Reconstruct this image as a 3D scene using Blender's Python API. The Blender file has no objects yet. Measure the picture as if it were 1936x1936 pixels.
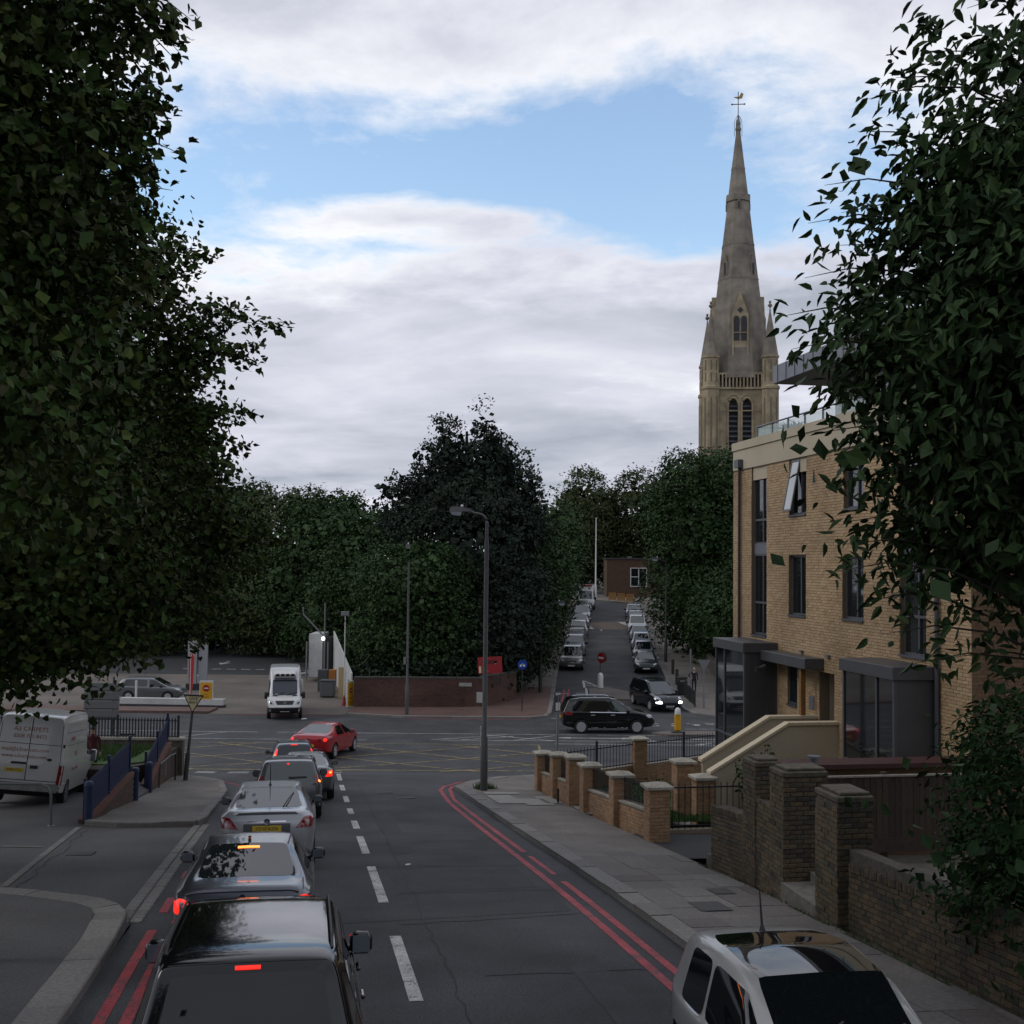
import bpy, bmesh, math, random
import numpy as np
from mathutils import Vector, Matrix
from mathutils.bvhtree import BVHTree
from mathutils.geometry import tessellate_polygon
rad = math.radians
SC = bpy.context.scene
COL = SC.collection
# ---------------------------------------------------------------- camera
cam = bpy.data.cameras.new('camera')
camo = bpy.data.objects.new('camera', cam); COL.objects.link(camo)
cam.sensor_fit = 'HORIZONTAL'; cam.sensor_width = 36.0
cam.lens = 36.0 * 2200 / 1936
cam.clip_start = 0.1; cam.clip_end = 3000
_p, _r = rad(2.52), rad(0.6)
fw = Vector((0, math.cos(_p), math.sin(_p))); u0 = Vector((0, -math.sin(_p), math.cos(_p))); r0 = Vector((1, 0, 0))
cu = u0 * math.cos(_r) - r0 * math.sin(_r); cr = r0 * math.cos(_r) + u0 * math.sin(_r)
M = Matrix((cr, cu, -fw)).transposed().to_4x4(); M.translation = (0, 0, 9.0)
camo.matrix_world = M
SC.camera = camo
# ---------------------------------------------------------------- light and sky
SUN_EL, SUN_AZ = 42.0, -98.0            # azimuth from +Y towards +X
world = bpy.data.worlds.new('World'); SC.world = world; world.use_nodes = True
def build_world():
    nt = world.node_tree; N = nt.nodes; L = nt.links; N.clear()
    out = N.new('ShaderNodeOutputWorld')
    sky = N.new('ShaderNodeTexSky'); sky.sky_type = 'NISHITA'; sky.sun_disc = False
    sky.sun_elevation = rad(SUN_EL); sky.sun_rotation = rad(SUN_AZ); sky.air_density = 1.25; sky.ozone_density = 1.8; sky.dust_density = 0.0
    bg = N.new('ShaderNodeBackground'); bg.inputs[1].default_value = 0.15; L.new(sky.outputs[0], bg.inputs[0])
    tc = N.new('ShaderNodeTexCoord')
    sep = N.new('ShaderNodeSeparateXYZ'); L.new(tc.outputs['Generated'], sep.inputs[0])
    def math_(op, a, b=None, c=None):
        n = N.new('ShaderNodeMath'); n.operation = op
        for i, v in enumerate((a, b, c)):
            if v is None: continue
            if isinstance(v, (int, float)): n.inputs[i].default_value = v
            else: L.new(v, n.inputs[i])
        return n.outputs[0]
    zc = math_('MAXIMUM', sep.outputs[2], 0.0)
    den = math_('ADD', zc, 0.10)
    comb = N.new('ShaderNodeCombineXYZ')
    L.new(math_('DIVIDE', sep.outputs[0], den), comb.inputs[0]); L.new(math_('DIVIDE', sep.outputs[1], den), comb.inputs[1])
    def noise(sc, det, off, rough=.5, dist=0.0):
        mp = N.new('ShaderNodeMapping'); mp.inputs['Location'].default_value = off; L.new(comb.outputs[0], mp.inputs[0])
        n = N.new('ShaderNodeTexNoise'); n.inputs['Scale'].default_value = sc; n.inputs['Detail'].default_value = det
        n.inputs['Roughness'].default_value = rough; n.inputs['Distortion'].default_value = dist
        L.new(mp.outputs[0], n.inputs['Vector']); return n.outputs[0]
    big = noise(.55, 5.0, (3.1, .35, 0), .55, .3)
    fine = noise(1.7, 8.0, (1.3, 2.2, 4.0), .62, .25)
    puff = noise(3.4, 8.0, (5.2, 1.1, 9.0), .6, .3)
    # the break in the overcast: a long rift of clear sky over the junction, with loose puffs drifting in it
    sx = N.new('ShaderNodeSeparateXYZ'); L.new(comb.outputs[0], sx.inputs[0])
    def blob(cx, cy, rx, ry):
        ax = math_('DIVIDE', math_('SUBTRACT', sx.outputs[0], cx), rx); ay = math_('DIVIDE', math_('SUBTRACT', sx.outputs[1], cy), ry)
        return math_('SUBTRACT', 1.0, math_('SQRT', math_('ADD', math_('MULTIPLY', ax, ax), math_('MULTIPLY', ay, ay))))
    rift = math_('MAXIMUM', blob(.20, 2.36, 1.20, .42), -1.2)
    v = math_('ADD', math_('ADD', math_('MULTIPLY', math_('SUBTRACT', big, .5), 1.2), math_('MULTIPLY', math_('SUBTRACT', fine, .5), 1.7)), .42)
    v = math_('ADD', v, math_('MULTIPLY', math_('SUBTRACT', puff, .5), 1.05))
    v = math_('SUBTRACT', v, math_('MULTIPLY', rift, .62))
    v = math_('ADD', v, math_('MULTIPLY', math_('MAXIMUM', blob(-.20, 2.48, .60, .17), 0.0), .62))
    ramp = N.new('ShaderNodeValToRGB'); L.new(v, ramp.inputs[0])
    e = ramp.color_ramp.elements; e[0].position = .12; e[0].color = (.04, .04, .04, 1); e[1].position = .52; e[1].color = (1, 1, 1, 1)
    mm_ = ramp.color_ramp.elements.new(.28); mm_.color = (.35, .35, .35, 1)
    cr2 = N.new('ShaderNodeValToRGB')
    shade = math_('ADD', math_('MULTIPLY', big, .5), math_('MULTIPLY', noise(.95, 7.0, (7.7, 4.1, 2.0), .58, .4), .65))
    # edges of the cloud deck are thin and bright, its middle thick and grey
    edge = N.new('ShaderNodeMapRange'); L.new(v, edge.inputs[0]); edge.inputs[1].default_value = .40; edge.inputs[2].default_value = 1.0; edge.inputs[3].default_value = -.16; edge.inputs[4].default_value = .05
    L.new(math_('ADD', shade, edge.outputs[0]), cr2.inputs[0])
    e = cr2.color_ramp.elements; e[0].position = .38; e[0].color = (.76, .775, .81, 1); e[1].position = .76; e[1].color = (.33, .36, .42, 1)
    m = cr2.color_ramp.elements.new(.56); m.color = (.55, .56, .64, 1)
    bg2 = N.new('ShaderNodeBackground'); bg2.inputs[1].default_value = 1.0; L.new(cr2.outputs[0], bg2.inputs[0])
    mix = N.new('ShaderNodeMixShader'); L.new(ramp.outputs[0], mix.inputs[0]); L.new(bg.outputs[0], mix.inputs[1]); L.new(bg2.outputs[0], mix.inputs[2])
    L.new(mix.outputs[0], out.inputs[0])
build_world()
sun = bpy.data.lights.new('sun', 'SUN'); sun.energy = 0.5; sun.angle = rad(20); sun.color = (1, .95, .87)
suno = bpy.data.objects.new('sun', sun); COL.objects.link(suno)
_d = Vector((math.sin(rad(SUN_AZ)) * math.cos(rad(SUN_EL)), math.cos(rad(SUN_AZ)) * math.cos(rad(SUN_EL)), math.sin(rad(SUN_EL))))
suno.rotation_euler = _d.to_track_quat('Z', 'Y').to_euler()
vs = SC.view_settings; vs.view_transform = 'Standard'; vs.look = 'None'; vs.gamma = 1; vs.use_curve_mapping = False; vs.exposure = 0.35
SC.cycles.max_bounces = 6; SC.cycles.diffuse_bounces = 2; SC.cycles.glossy_bounces = 3; SC.cycles.transmission_bounces = 4
SC.cycles.transparent_max_bounces = 6; SC.cycles.caustics_reflective = False; SC.cycles.caustics_refractive = False
# ---------------------------------------------------------------- materials
MATS = {}
def mat(name, col, rough=.6, metal=0.0, var=0.0, vs_=6.0, bump=0.0, bs=40.0, spec=.5, emit=None, es=0.0, coat=0.0, ior=None, tint=0.0, tint_col=None, var2=0.0, vs2=.5, alpha=1.0, worn=0.0, under=(.047, .049, .052)):
    """Principled with optional noise in colour (fine and broad), bump and per-piece tint (attribute 'tint' + object random)."""
    if name in MATS: return MATS[name]
    m = bpy.data.materials.new(name); m.use_nodes = True; MATS[name] = m
    nt = m.node_tree; N = nt.nodes; L = nt.links
    b = N['Principled BSDF']
    b.inputs['Roughness'].default_value = rough; b.inputs['Metallic'].default_value = metal
    b.inputs['Specular IOR Level'].default_value = spec
    if ior: b.inputs['IOR'].default_value = ior
    if coat: b.inputs['Coat Weight'].default_value = coat; b.inputs['Coat Roughness'].default_value = .04
    if alpha < 1: b.inputs['Alpha'].default_value = alpha
    c4 = (*col, 1); b.inputs['Base Color'].default_value = c4
    if emit: b.inputs['Emission Color'].default_value = (*emit, 1); b.inputs['Emission Strength'].default_value = es
    cur = None
    def mixc(fac, a, bcol, mode='MIX'):
        n = N.new('ShaderNodeMix'); n.data_type = 'RGBA'; n.blend_type = mode
        if isinstance(fac, float): n.inputs[0].default_value = fac
        else: L.new(fac, n.inputs[0])
        for i, v in ((6, a), (7, bcol)):
            if isinstance(v, tuple): n.inputs[i].default_value = v
            else: L.new(v, n.inputs[i])
        return n.outputs[2]
    if tint and tint_col:
        at = N.new('ShaderNodeAttribute'); at.attribute_name = 'tint'
        oi = N.new('ShaderNodeObjectInfo')
        ad = N.new('ShaderNodeMath'); ad.operation = 'ADD'; L.new(at.outputs['Fac'], ad.inputs[0]); L.new(oi.outputs['Random'], ad.inputs[1])
        fr = N.new('ShaderNodeMath'); fr.operation = 'FRACT'; L.new(ad.outputs[0], fr.inputs[0])
        rp = N.new('ShaderNodeValToRGB'); L.new(fr.outputs[0], rp.inputs[0])
        cs = [col] + list(tint_col); el = rp.color_ramp.elements
        while len(el) < len(cs): el.new(.5)
        for i, c in enumerate(cs): el[i].position = i / (len(cs) - 1); el[i].color = (*c, 1)
        cur = rp.outputs[0]
    tc = None
    def nz(scale, det=5):
        nonlocal tc
        if tc is None: tc = N.new('ShaderNodeTexCoord')
        n = N.new('ShaderNodeTexNoise'); n.inputs['Scale'].default_value = scale; n.inputs['Detail'].default_value = det
        L.new(tc.outputs['Object'], n.inputs['Vector']); return n.outputs[0]
    for amt, s in ((var, vs_), (var2, vs2)):
        if amt:
            mr = N.new('ShaderNodeMapRange'); L.new(nz(s), mr.inputs[0]); mr.inputs[1].default_value = .3; mr.inputs[2].default_value = .7
            mr.inputs[3].default_value = 1 - amt; mr.inputs[4].default_value = 1 + amt
            cur = mixc(1.0, cur if cur is not None else c4, mr.outputs[0], 'MULTIPLY')
    if worn:
        # paint rubbed through to the tarmac in patches
        mx = N.new('ShaderNodeMath'); mx.operation = 'ADD'; mh = N.new('ShaderNodeMath'); mh.operation = 'MULTIPLY'; L.new(nz(38, 6), mh.inputs[0]); mh.inputs[1].default_value = .6; L.new(mh.outputs[0], mx.inputs[0])
        m2 = N.new('ShaderNodeMath'); m2.operation = 'MULTIPLY'; L.new(nz(3.1, 4), m2.inputs[0]); m2.inputs[1].default_value = .5; L.new(m2.outputs[0], mx.inputs[1])
        mr = N.new('ShaderNodeMapRange'); L.new(mx.outputs[0], mr.inputs[0]); mr.inputs[1].default_value = .44 + .12 * worn; mr.inputs[2].default_value = .50 + .12 * worn; mr.inputs[3].default_value = .85; mr.inputs[4].default_value = 0
        cur = mixc(mr.outputs[0], cur if cur is not None else c4, (*under, 1))
    if cur is not None: L.new(cur, b.inputs['Base Color'])
    if bump:
        bp = N.new('ShaderNodeBump'); bp.inputs['Strength'].default_value = bump; bp.inputs['Distance'].default_value = .02
        L.new(nz(bs, 3), bp.inputs['Height']); L.new(bp.outputs[0], b.inputs['Normal'])
    return m
asphalt = mat('asphalt', (.047, .049, .052), .85, var=.5, vs_=45, bump=.6, bs=60, var2=.36, vs2=.55)
asphalt_dark = mat('asphalt_dark', (.036, .037, .040), .85, var=.3, vs_=40, bump=.4, bs=60, var2=.2, vs2=.5)
asphalt_patch = mat('asphalt_patch', (.044, .044, .047), .85, var=.35, vs_=45, bump=.5, bs=70, var2=.2, vs2=1.2)
asphalt_old = mat('asphalt_old', (.075, .074, .074), .88, var=.35, vs_=40, bump=.5, bs=50, var2=.3, vs2=.4)
concrete_yard = mat('concrete_yard', (.135, .115, .098), .85, var=.25, vs_=12, var2=.3, vs2=.3)
red_brick_paving = mat('red_brick_paving', (.115, .068, .055), .8, var=.3, vs_=14, var2=.2, vs2=.5)
paving = mat('paving', (.155, .140, .122), .85, var=.30, vs_=28, bump=.4, bs=40, var2=.25, vs2=.8)
slab_mat = mat('paving_slab', (.12, .112, .102), .85, var=.22, vs_=18, bump=.3, bs=40, tint=1, tint_col=((.155, .143, .13), (.11, .095, .085), (.175, .165, .15), (.125, .112, .10)))
kerb_mat = mat('kerb_stone', (.16, .153, .14), .8, var=.25, vs_=22, bump=.4, bs=50, tint=1, tint_col=((.19, .182, .168), (.14, .133, .122), (.20, .19, .175)))
white_paint = mat('road_white', (.46, .46, .44), .7, var=.3, vs_=25, var2=.25, vs2=2.0, worn=.12)
yellow_paint = mat('road_yellow', (.34, .26, .10), .7, var=.3, vs_=12, var2=.3, vs2=2.0, worn=.55)
red_paint = mat('road_red', (.34, .045, .055), .7, var=.3, vs_=20, var2=.3, vs2=1.5, worn=.15)
grass_mat = mat('grass', (.035, .085, .014), .8, var=.5, vs_=9, tint=1, tint_col=((.05, .10, .02), (.03, .065, .012)))
earth = mat('earth', (.045, .04, .03), .9, var=.4, vs_=3)
# ---------------------------------------------------------------- object helpers
def tag(o, label=None, cat=None, group=None, kind=None):
    if label: o['label'] = label
    if cat: o['category'] = cat
    if group: o['group'] = group
    if kind: o['kind'] = kind
    return o
def link(name, me, parent=None):
    o = bpy.data.objects.new(name, me); COL.objects.link(o)
    if parent is not None: o.parent = parent
    return o
def empty(name, loc=(0, 0, 0), rot=(0, 0, 0)):
    o = bpy.data.objects.new(name, None); COL.objects.link(o); o.location = loc; o.rotation_euler = rot; o.empty_display_size = .2
    return o
def thing(name, label, cat, loc=(0, 0, 0), rot=(0, 0, 0), group=None):
    return tag(empty(name, loc, rot), label, cat, group)
def copy_tree(o, parent=None):
    c = o.copy(); COL.objects.link(c)
    if parent is not None: c.parent = parent; c.matrix_parent_inverse = o.matrix_parent_inverse.copy()
    for ch in list(o.children): copy_tree(ch, c)
    return c
def np_mesh(name, V, F, mats=(), mi=None, smooth=False, tint=None):
    """V (n,3), F list/array of quads or tris (same size) -> mesh, fast."""
    V = np.asarray(V, dtype=np.float32); F = np.asarray(F, dtype=np.int32)
    me = bpy.data.meshes.new(name); nf, k = F.shape
    me.vertices.add(len(V)); me.vertices.foreach_set('co', V.ravel())
    me.loops.add(nf * k); me.loops.foreach_set('vertex_index', F.ravel())
    me.polygons.add(nf); me.polygons.foreach_set('loop_start', np.arange(0, nf * k, k, dtype=np.int32))
    me.polygons.foreach_set('use_smooth', np.full(nf, smooth, dtype=bool))
    for m in mats: me.materials.append(m)
    if mi is not None: me.polygons.foreach_set('material_index', np.asarray(mi, dtype=np.int32))
    if tint is not None:
        a = me.attributes.new('tint', 'FLOAT', 'FACE'); a.data.foreach_set('value', np.asarray(tint, dtype=np.float32))
    me.update(calc_edges=True); me.validate()
    return me
BOXF = np.array([[0, 3, 2, 1], [4, 5, 6, 7], [0, 1, 5, 4], [1, 2, 6, 5], [2, 3, 7, 6], [3, 0, 4, 7]])
class MB:
    """collects boxes, prisms, tubes and lathes into ONE mesh"""
    def __init__(s): s.v = []; s.f = []; s.n = 0; s.t = []
    def add(s, V, F, t=None):
        s.v += [tuple(map(float, x)) for x in V]; s.f += [tuple(int(i) + s.n for i in f) for f in F]; s.n += len(V)
        s.t += [random.random() if t is None else t] * len(F); return s
    def box(s, c, d, rot=None, b=0.0):
        x, y, z = d[0] / 2, d[1] / 2, d[2] / 2
        V = [(-x, -y, -z), (x, -y, -z), (x, y, -z), (-x, y, -z), (-x, -y, z), (x, -y, z), (x, y, z), (-x, y, z)]
        F = BOXF
        if b > 0:
            b = min(b, .45 * min(d)); V = []
            for sz in (-1, 1):
                for (ix, iy) in ((0, 0), (1, 0), (1, 1), (0, 1)):
                    sx = 1 if ix else -1; sy = 1 if iy else -1
                    V += [(sx * (x - b), sy * (y - b), sz * z), (sx * x, sy * (y - b), sz * (z - b)), (sx * (x - b), sy * y, sz * (z - b))]
            def i(sz, k, c): return (0 if sz < 0 else 12) + k * 3 + c
            F = [(i(-1, 0, 0), i(-1, 3, 0), i(-1, 2, 0), i(-1, 1, 0)), (i(1, 0, 0), i(1, 1, 0), i(1, 2, 0), i(1, 3, 0))]
            for (k, e_) in ((0, 2), (1, 1), (2, 2), (3, 1)):
                k2 = (k + 1) % 4
                F += [(i(-1, k, e_), i(-1, k2, e_), i(1, k2, e_), i(1, k, e_)), (i(-1, k, 0), i(-1, k2, 0), i(-1, k2, e_), i(-1, k, e_)), (i(1, k, e_), i(1, k2, e_), i(1, k2, 0), i(1, k, 0))]
                o = 1 if e_ == 2 else 2
                F += [(i(-1, k2, e_), i(-1, k2, o), i(1, k2, o), i(1, k2, e_))]
                F += [(i(-1, k2, 0), i(-1, k2, o), i(-1, k2, e_)), (i(1, k2, 0), i(1, k2, e_), i(1, k2, o))]
        V = [Vector(v) for v in V]
        if rot is not None:
            R_ = rot if isinstance(rot, Matrix) else Matrix.Rotation(rot, 3, 'Z')
            V = [R_ @ v for v in V]
        return s.add([v + Vector(c) for v in V], F)
    def prism(s, poly, z0, z1):
        n = len(poly); V = [(p[0], p[1], z0) for p in poly] + [(p[0], p[1], z1) for p in poly]
        F = [tuple(range(n))[::-1], tuple(range(n, 2 * n))] + [(i, (i + 1) % n, n + (i + 1) % n, n + i) for i in range(n)]
        return s.add(V, F)
    def extrude(s, pts, off):
        """closed 3D polygon pts swept by off"""
        n = len(pts); off = Vector(off); V = [Vector(p) for p in pts] + [Vector(p) + off for p in pts]
        return s.add(V, [tuple(range(n)), tuple(range(n, 2 * n))[::-1]] + [(i, n + i, n + (i + 1) % n, (i + 1) % n) for i in range(n)])
    def tube(s, pts, r, seg=8, cap=True):
        pts = [Vector(p) for p in pts]; n = len(pts); rs = r if isinstance(r, (list, tuple)) else [r] * n
        V = []; ref = Vector((0, 0, 1))
        for i, p in enumerate(pts):
            t = (pts[min(i + 1, n - 1)] - pts[max(i - 1, 0)]).normalized()
            a = t.cross(ref if abs(t.dot(ref)) < .95 else Vector((1, 0, 0))).normalized(); b = t.cross(a)
            V += [p + (a * math.cos(2 * math.pi * k / seg) + b * math.sin(2 * math.pi * k / seg)) * rs[i] for k in range(seg)]
        F = [(i * seg + k, (i + 1) * seg + k, (i + 1) * seg + (k + 1) % seg, i * seg + (k + 1) % seg) for i in range(n - 1) for k in range(seg)]
        if cap: F += [tuple(range(seg)), tuple(range((n - 1) * seg, n * seg))[::-1]]
        return s.add(V, F)
    def lathe(s, prof, c=(0, 0, 0), axis='Z', seg=16):
        V = []
        for (r, h) in prof:
            for k in range(seg):
                a = 2 * math.pi * k / seg; x, y = r * math.cos(a), r * math.sin(a)
                v = {'Z': (x, y, h), 'Y': (x, h, y), 'X': (h, x, y)}[axis]
                V.append((v[0] + c[0], v[1] + c[1], v[2] + c[2]))
        F = [(i * seg + k, i * seg + (k + 1) % seg, (i + 1) * seg + (k + 1) % seg, (i + 1) * seg + k) for i in range(len(prof) - 1) for k in range(seg)]
        F += [tuple(range(seg))[::-1], tuple(range((len(prof) - 1) * seg, len(prof) * seg))]
        return s.add(V, F)
    def mesh(s, name, m, smooth=False, angle=.7):
        me = bpy.data.meshes.new(name); me.from_pydata(s.v, [], s.f)
        for q in (m if isinstance(m, (list, tuple)) else [m]): me.materials.append(q)
        a = me.attributes.new('tint', 'FLOAT', 'FACE'); a.data.foreach_set('value', s.t)
        bm = bmesh.new(); bm.from_mesh(me); bmesh.ops.recalc_face_normals(bm, faces=bm.faces); bm.to_mesh(me); bm.free()
        if smooth:
            me.polygons.foreach_set('use_smooth', [True] * len(me.polygons)); me.set_sharp_from_angle(angle=angle)
        me.update(); return me
    def build(s, name, m, parent=None, smooth=False, angle=.7):
        return link(name, s.mesh(name, m, smooth, angle), parent)
def text(name, body, size, m, parent, loc, rot, align='CENTER', depth=.002):
    cu_ = bpy.data.curves.new(name, 'FONT'); cu_.body = body; cu_.size = size; cu_.align_x = align; cu_.align_y = 'CENTER'; cu_.extrude = depth
    cu_.resolution_u = 2
    cu_.materials.append(m); t_ = bpy.data.objects.new('t', cu_); COL.objects.link(t_)
    me = bpy.data.meshes.new_from_object(t_.evaluated_get(bpy.context.evaluated_depsgraph_get())); bpy.data.objects.remove(t_)
    o = link(name, me)
    if parent is not None: o.parent = parent
    o.location = loc; o.rotation_euler = rot; return o
# ---------------------------------------------------------------- lie of the land
def _smooth_tab(Y, Z):
    g = np.arange(-80, 401); z = np.interp(g, Y, Z); k = np.exp(-.5 * (np.arange(-6, 7) / 2.2) ** 2); k /= k.sum()
    return np.convolve(np.pad(z, 6, 'edge'), k, 'valid')
GL = _smooth_tab([-80, 0, 10, 15, 20, 31, 40, 48, 56, 66, 75, 300], [11.5, 5.15, 4.38, 3.95, 3.48, 2.25, 1.3, .65, .25, .05, 0, 0])
GR = _smooth_tab([-80, 0, 10, 15, 20, 31, 40, 48, 56, 66, 72, 78, 86, 100, 116, 140, 170, 300], [11.5, 5.15, 4.38, 3.95, 3.48, 2.25, 1.3, .65, .25, .05, .1, .35, .85, 2.0, 3.3, 4.6, 5.5, 6.5])
GY = np.arange(-80, 401)
def G(x, y):
    a = float(np.interp(y, GY, GL)); b = float(np.interp(y, GY, GR)); t = min(max((x + 5) / 7, 0), 1); t = t * t * (3 - 2 * t)
    return a * (1 - t) + b * t
def R(p, s): return (.985 * p - .172 * s, .172 * p + .985 * s)     # road frame: p to the right, s along the road
RZ = math.atan2(.172, .985)                                         # heading of the road frame
def drape(name, poly, m, off, parent=None, step=1.0, side=None):
    """a sheet that follows the ground; side: depth of a skirt"""
    bm = bmesh.new(); vs_ = [bm.verts.new((p[0], p[1], 0)) for p in poly]
    for t in tessellate_polygon([[Vector((p[0], p[1], 0)) for p in poly]]):
        try: bm.faces.new([vs_[i] for i in t])
        except ValueError: pass
    ys = [p[1] for p in poly]; xs = [p[0] for p in poly]
    y = math.floor(min(ys)) + 1
    while y < max(ys):
        bmesh.ops.bisect_plane(bm, geom=bm.verts[:] + bm.edges[:] + bm.faces[:], dist=1e-5, plane_co=(0, y, 0), plane_no=(0, 1, 0)); y += step if y < 160 else 10
    if max(ys) > 62:
        for k in range(15):
            x = -5 + k * .5
            if min(xs) < x < max(xs): bmesh.ops.bisect_plane(bm, geom=bm.verts[:] + bm.edges[:] + bm.faces[:], dist=1e-5, plane_co=(x, 0, 0), plane_no=(1, 0, 0))
    bmesh.ops.triangulate(bm, faces=bm.faces[:])
    for v in bm.verts: v.co.z = G(v.co.x, v.co.y) + off
    bmesh.ops.recalc_face_normals(bm, faces=bm.faces)
    for f in bm.faces:
        if f.normal.z < 0: f.normal_flip()
    if side:
        ed = [e for e in bm.edges if e.is_boundary]
        r = bmesh.ops.extrude_edge_only(bm, edges=ed)
        for v in r['geom']:
            if isinstance(v, bmesh.types.BMVert): v.co.z -= side
    me = bpy.data.meshes.new(name); bm.to_mesh(me); bm.free(); me.materials.append(m)
    return link(name, me, parent)
def strip(p0, p1, w):
    a, b = Vector(p0), Vector(p1); n = (b - a).normalized(); n = Vector((-n.y, n.x)) * w / 2
    return [a + n, a - n, b - n, b + n]
# ================================================================ GROUND, ROADS, PAVEMENTS
ST = lambda o: tag(o, kind='structure')
base = ST(drape('ground', [(-260, -60), (260, -60), (260, 330), (-260, 330)], earth, -.22, step=4))
main_left = [R(-2.4, s) for s in (-22, 10, 20, 31, 38.5)]
main_road_poly = main_left + [(-9.95, 40.9), (-11, 42.1), (-12.5, 43), (-15, 43.6), (-95, 44.4), (-95, 68.3), (-17.6, 68.3), (-9.6, 68.5), (-7.6, 67.7), (-6.1, 67.3), (1.2, 67.3), (2.1, 67.9), (2.45, 69.3),
    (2.9, 76.7), (3.5, 86.6), (6.2, 112), (7.6, 126), (8.6, 134), (8.9, 138), (8.2, 142.2), (14.6, 135.4), (13.9, 128.5), (13.0, 119), (12.1, 103.8), (11.3, 86.6), (10.75, 76), (10.6, 71.6), (11.0, 69.8), (12.2, 68.6), (14, 68.2), (95, 68.2),
    (95, 45.2), (5, 44.4), (1.2, 44.05), (-.3, 43.2), (-1.3, 41.7), (-1.85, 39.6)] + [R(5.05, s) for s in (36, 30, 24, 18, 12, 4, -22)]
road = ST(drape('road', main_road_poly, asphalt, 0.0))
# side access on the left, at road level
acc = [R(-2.43, 16.4), R(-2.43, 29.4), (-8.7, 28.25), (-9.4, 28.3), (-10.3, 28.55), (-10.45, 30.0), (-11.0, 33.6), (-11.9, 33.8), (-12.3, 37.5), (-40, 37.5), (-40, 21.3), (-14, 19.75), (-8.3, 19.12), (-7.5, 18.87), (-6.8, 18.55), (-6.25, 18.22), (-5.85, 17.8), (-5.58, 17.3), (-5.44, 16.75)]
ST(drape('side_access', acc, asphalt_old, 0.0))
def footway(name, poly, m=paving, off=.12): return ST(drape(name, poly, m, off, side=.16))
KW = .32
pav_r = [R(5.05 + KW, s) for s in (-22, 10, 24, 36)] + [(-1.5, 39.8), (-1.0, 41.4), (-.1, 42.7), (1.3, 43.55), (5, 43.9), (95, 44.7), (95, 44.2), (5, 43.4), R(7.62, 38.4)] + [R(7.45, s) for s in (36, 26.2, 22, 10, -22)]
pavement = footway('pavement', pav_r)
pl = [R(-2.4 - .22, s) for s in (29.6, 31, 38.3)] + [(-10.1, 40.75), (-11.1, 41.85), (-12.6, 42.7), (-12.7, 41), (-12.1, 39.0), (-10.3, 30), (-10.2, 28.75), (-9.4, 28.5), (-8.8, 28.5)]
footway('pavement_corner', pl)
footway('pavement_near_corner', [R(-2.4 - .45, s) for s in (-22, 8, 14, 16.2)] + [(-5.88, 16.66), (-6.0, 17.1), (-6.18, 17.5), (-6.52, 17.84), (-7.0, 18.12), (-7.65, 18.44), (-8.42, 18.68), (-14.05, 19.3), (-40, 20.9), (-40, -20)], asphalt_old)
far = [(-9.6, 68.9), (-7.6, 67.95), (-6.1, 67.55), (1.1, 67.55), (1.95, 68.1), (2.2, 69.4), (2.65, 76.8), (2.9, 80), (-.4, 80), (-.4, 76.5), (-1.6, 72), (-9.6, 71.7)]
footway('far_pavement', far, red_brick_paving)
footway('street_pavement', [(2.9, 80), (3.2, 86.6), (5.9, 112), (7.3, 126), (8.3, 134), (8.4, 138), (6, 142), (-2, 142), (-2, 90), (-.4, 80)])
footway('street_pavement', [(10.85, 71.6), (11.2, 70.0), (12.4, 68.85), (14, 68.45), (26, 68.45), (17, 80), (16, 100), (16.5, 119), (18, 138), (30, 145), (22, 141), (14.7, 135.8), (14.15, 128.5), (13.25, 119), (12.35, 103.8), (11.55, 86.6), (11.0, 76)])
footway('street_end_pavement', [(8.2, 142.4), (14.6, 135.7), (22, 141.1), (21, 152), (6, 152)])
footway('crossroad_pavement', [(-95, 68.55), (-17.6, 68.55), (-17.6, 70.6), (-95, 71.2)], red_brick_paving)
ST(drape('forecourt', [(-17.6, 68.32), (-9.62, 68.52), (-9.62, 71.6), (-9.2, 76), (-12, 90), (-12, 92), (-48, 92), (-48, 71.3), (-17.6, 70.7)], concrete_yard, .01))
ST(drape('forecourt_asphalt', [(-12, 92), (-12, 125), (-60, 125), (-60, 92)], asphalt_dark, .01))
ST(drape('driveway', [R(7.45, 22.2), R(7.45, 26.3), R(13.3, 26.3), R(13.3, 22.2)], asphalt_dark, .11))
garden = ST(drape('garden_paving', [R(7.5, 30.6), R(7.5, 33.0), R(9.2, 30.4), R(13.3, 30.2), R(13.3, 27.6), R(9.2, 27.6)], mat('garden_slabs', (.27, .25, .21), .8, var=.2, vs_=8), .12))
ST(drape('garden_soil', [R(7.7, 26.4), R(7.7, 38.2), R(13.3, 41), R(13.3, 26.4)], earth, .02))
ST(drape('front_garden', [R(7.7, -10), R(7.7, 21.8), R(14, 21.8), R(14, -10)], mat('garden_path', (.11, .1, .085), .85, var=.3, vs_=6), .26, side=.4))
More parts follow.
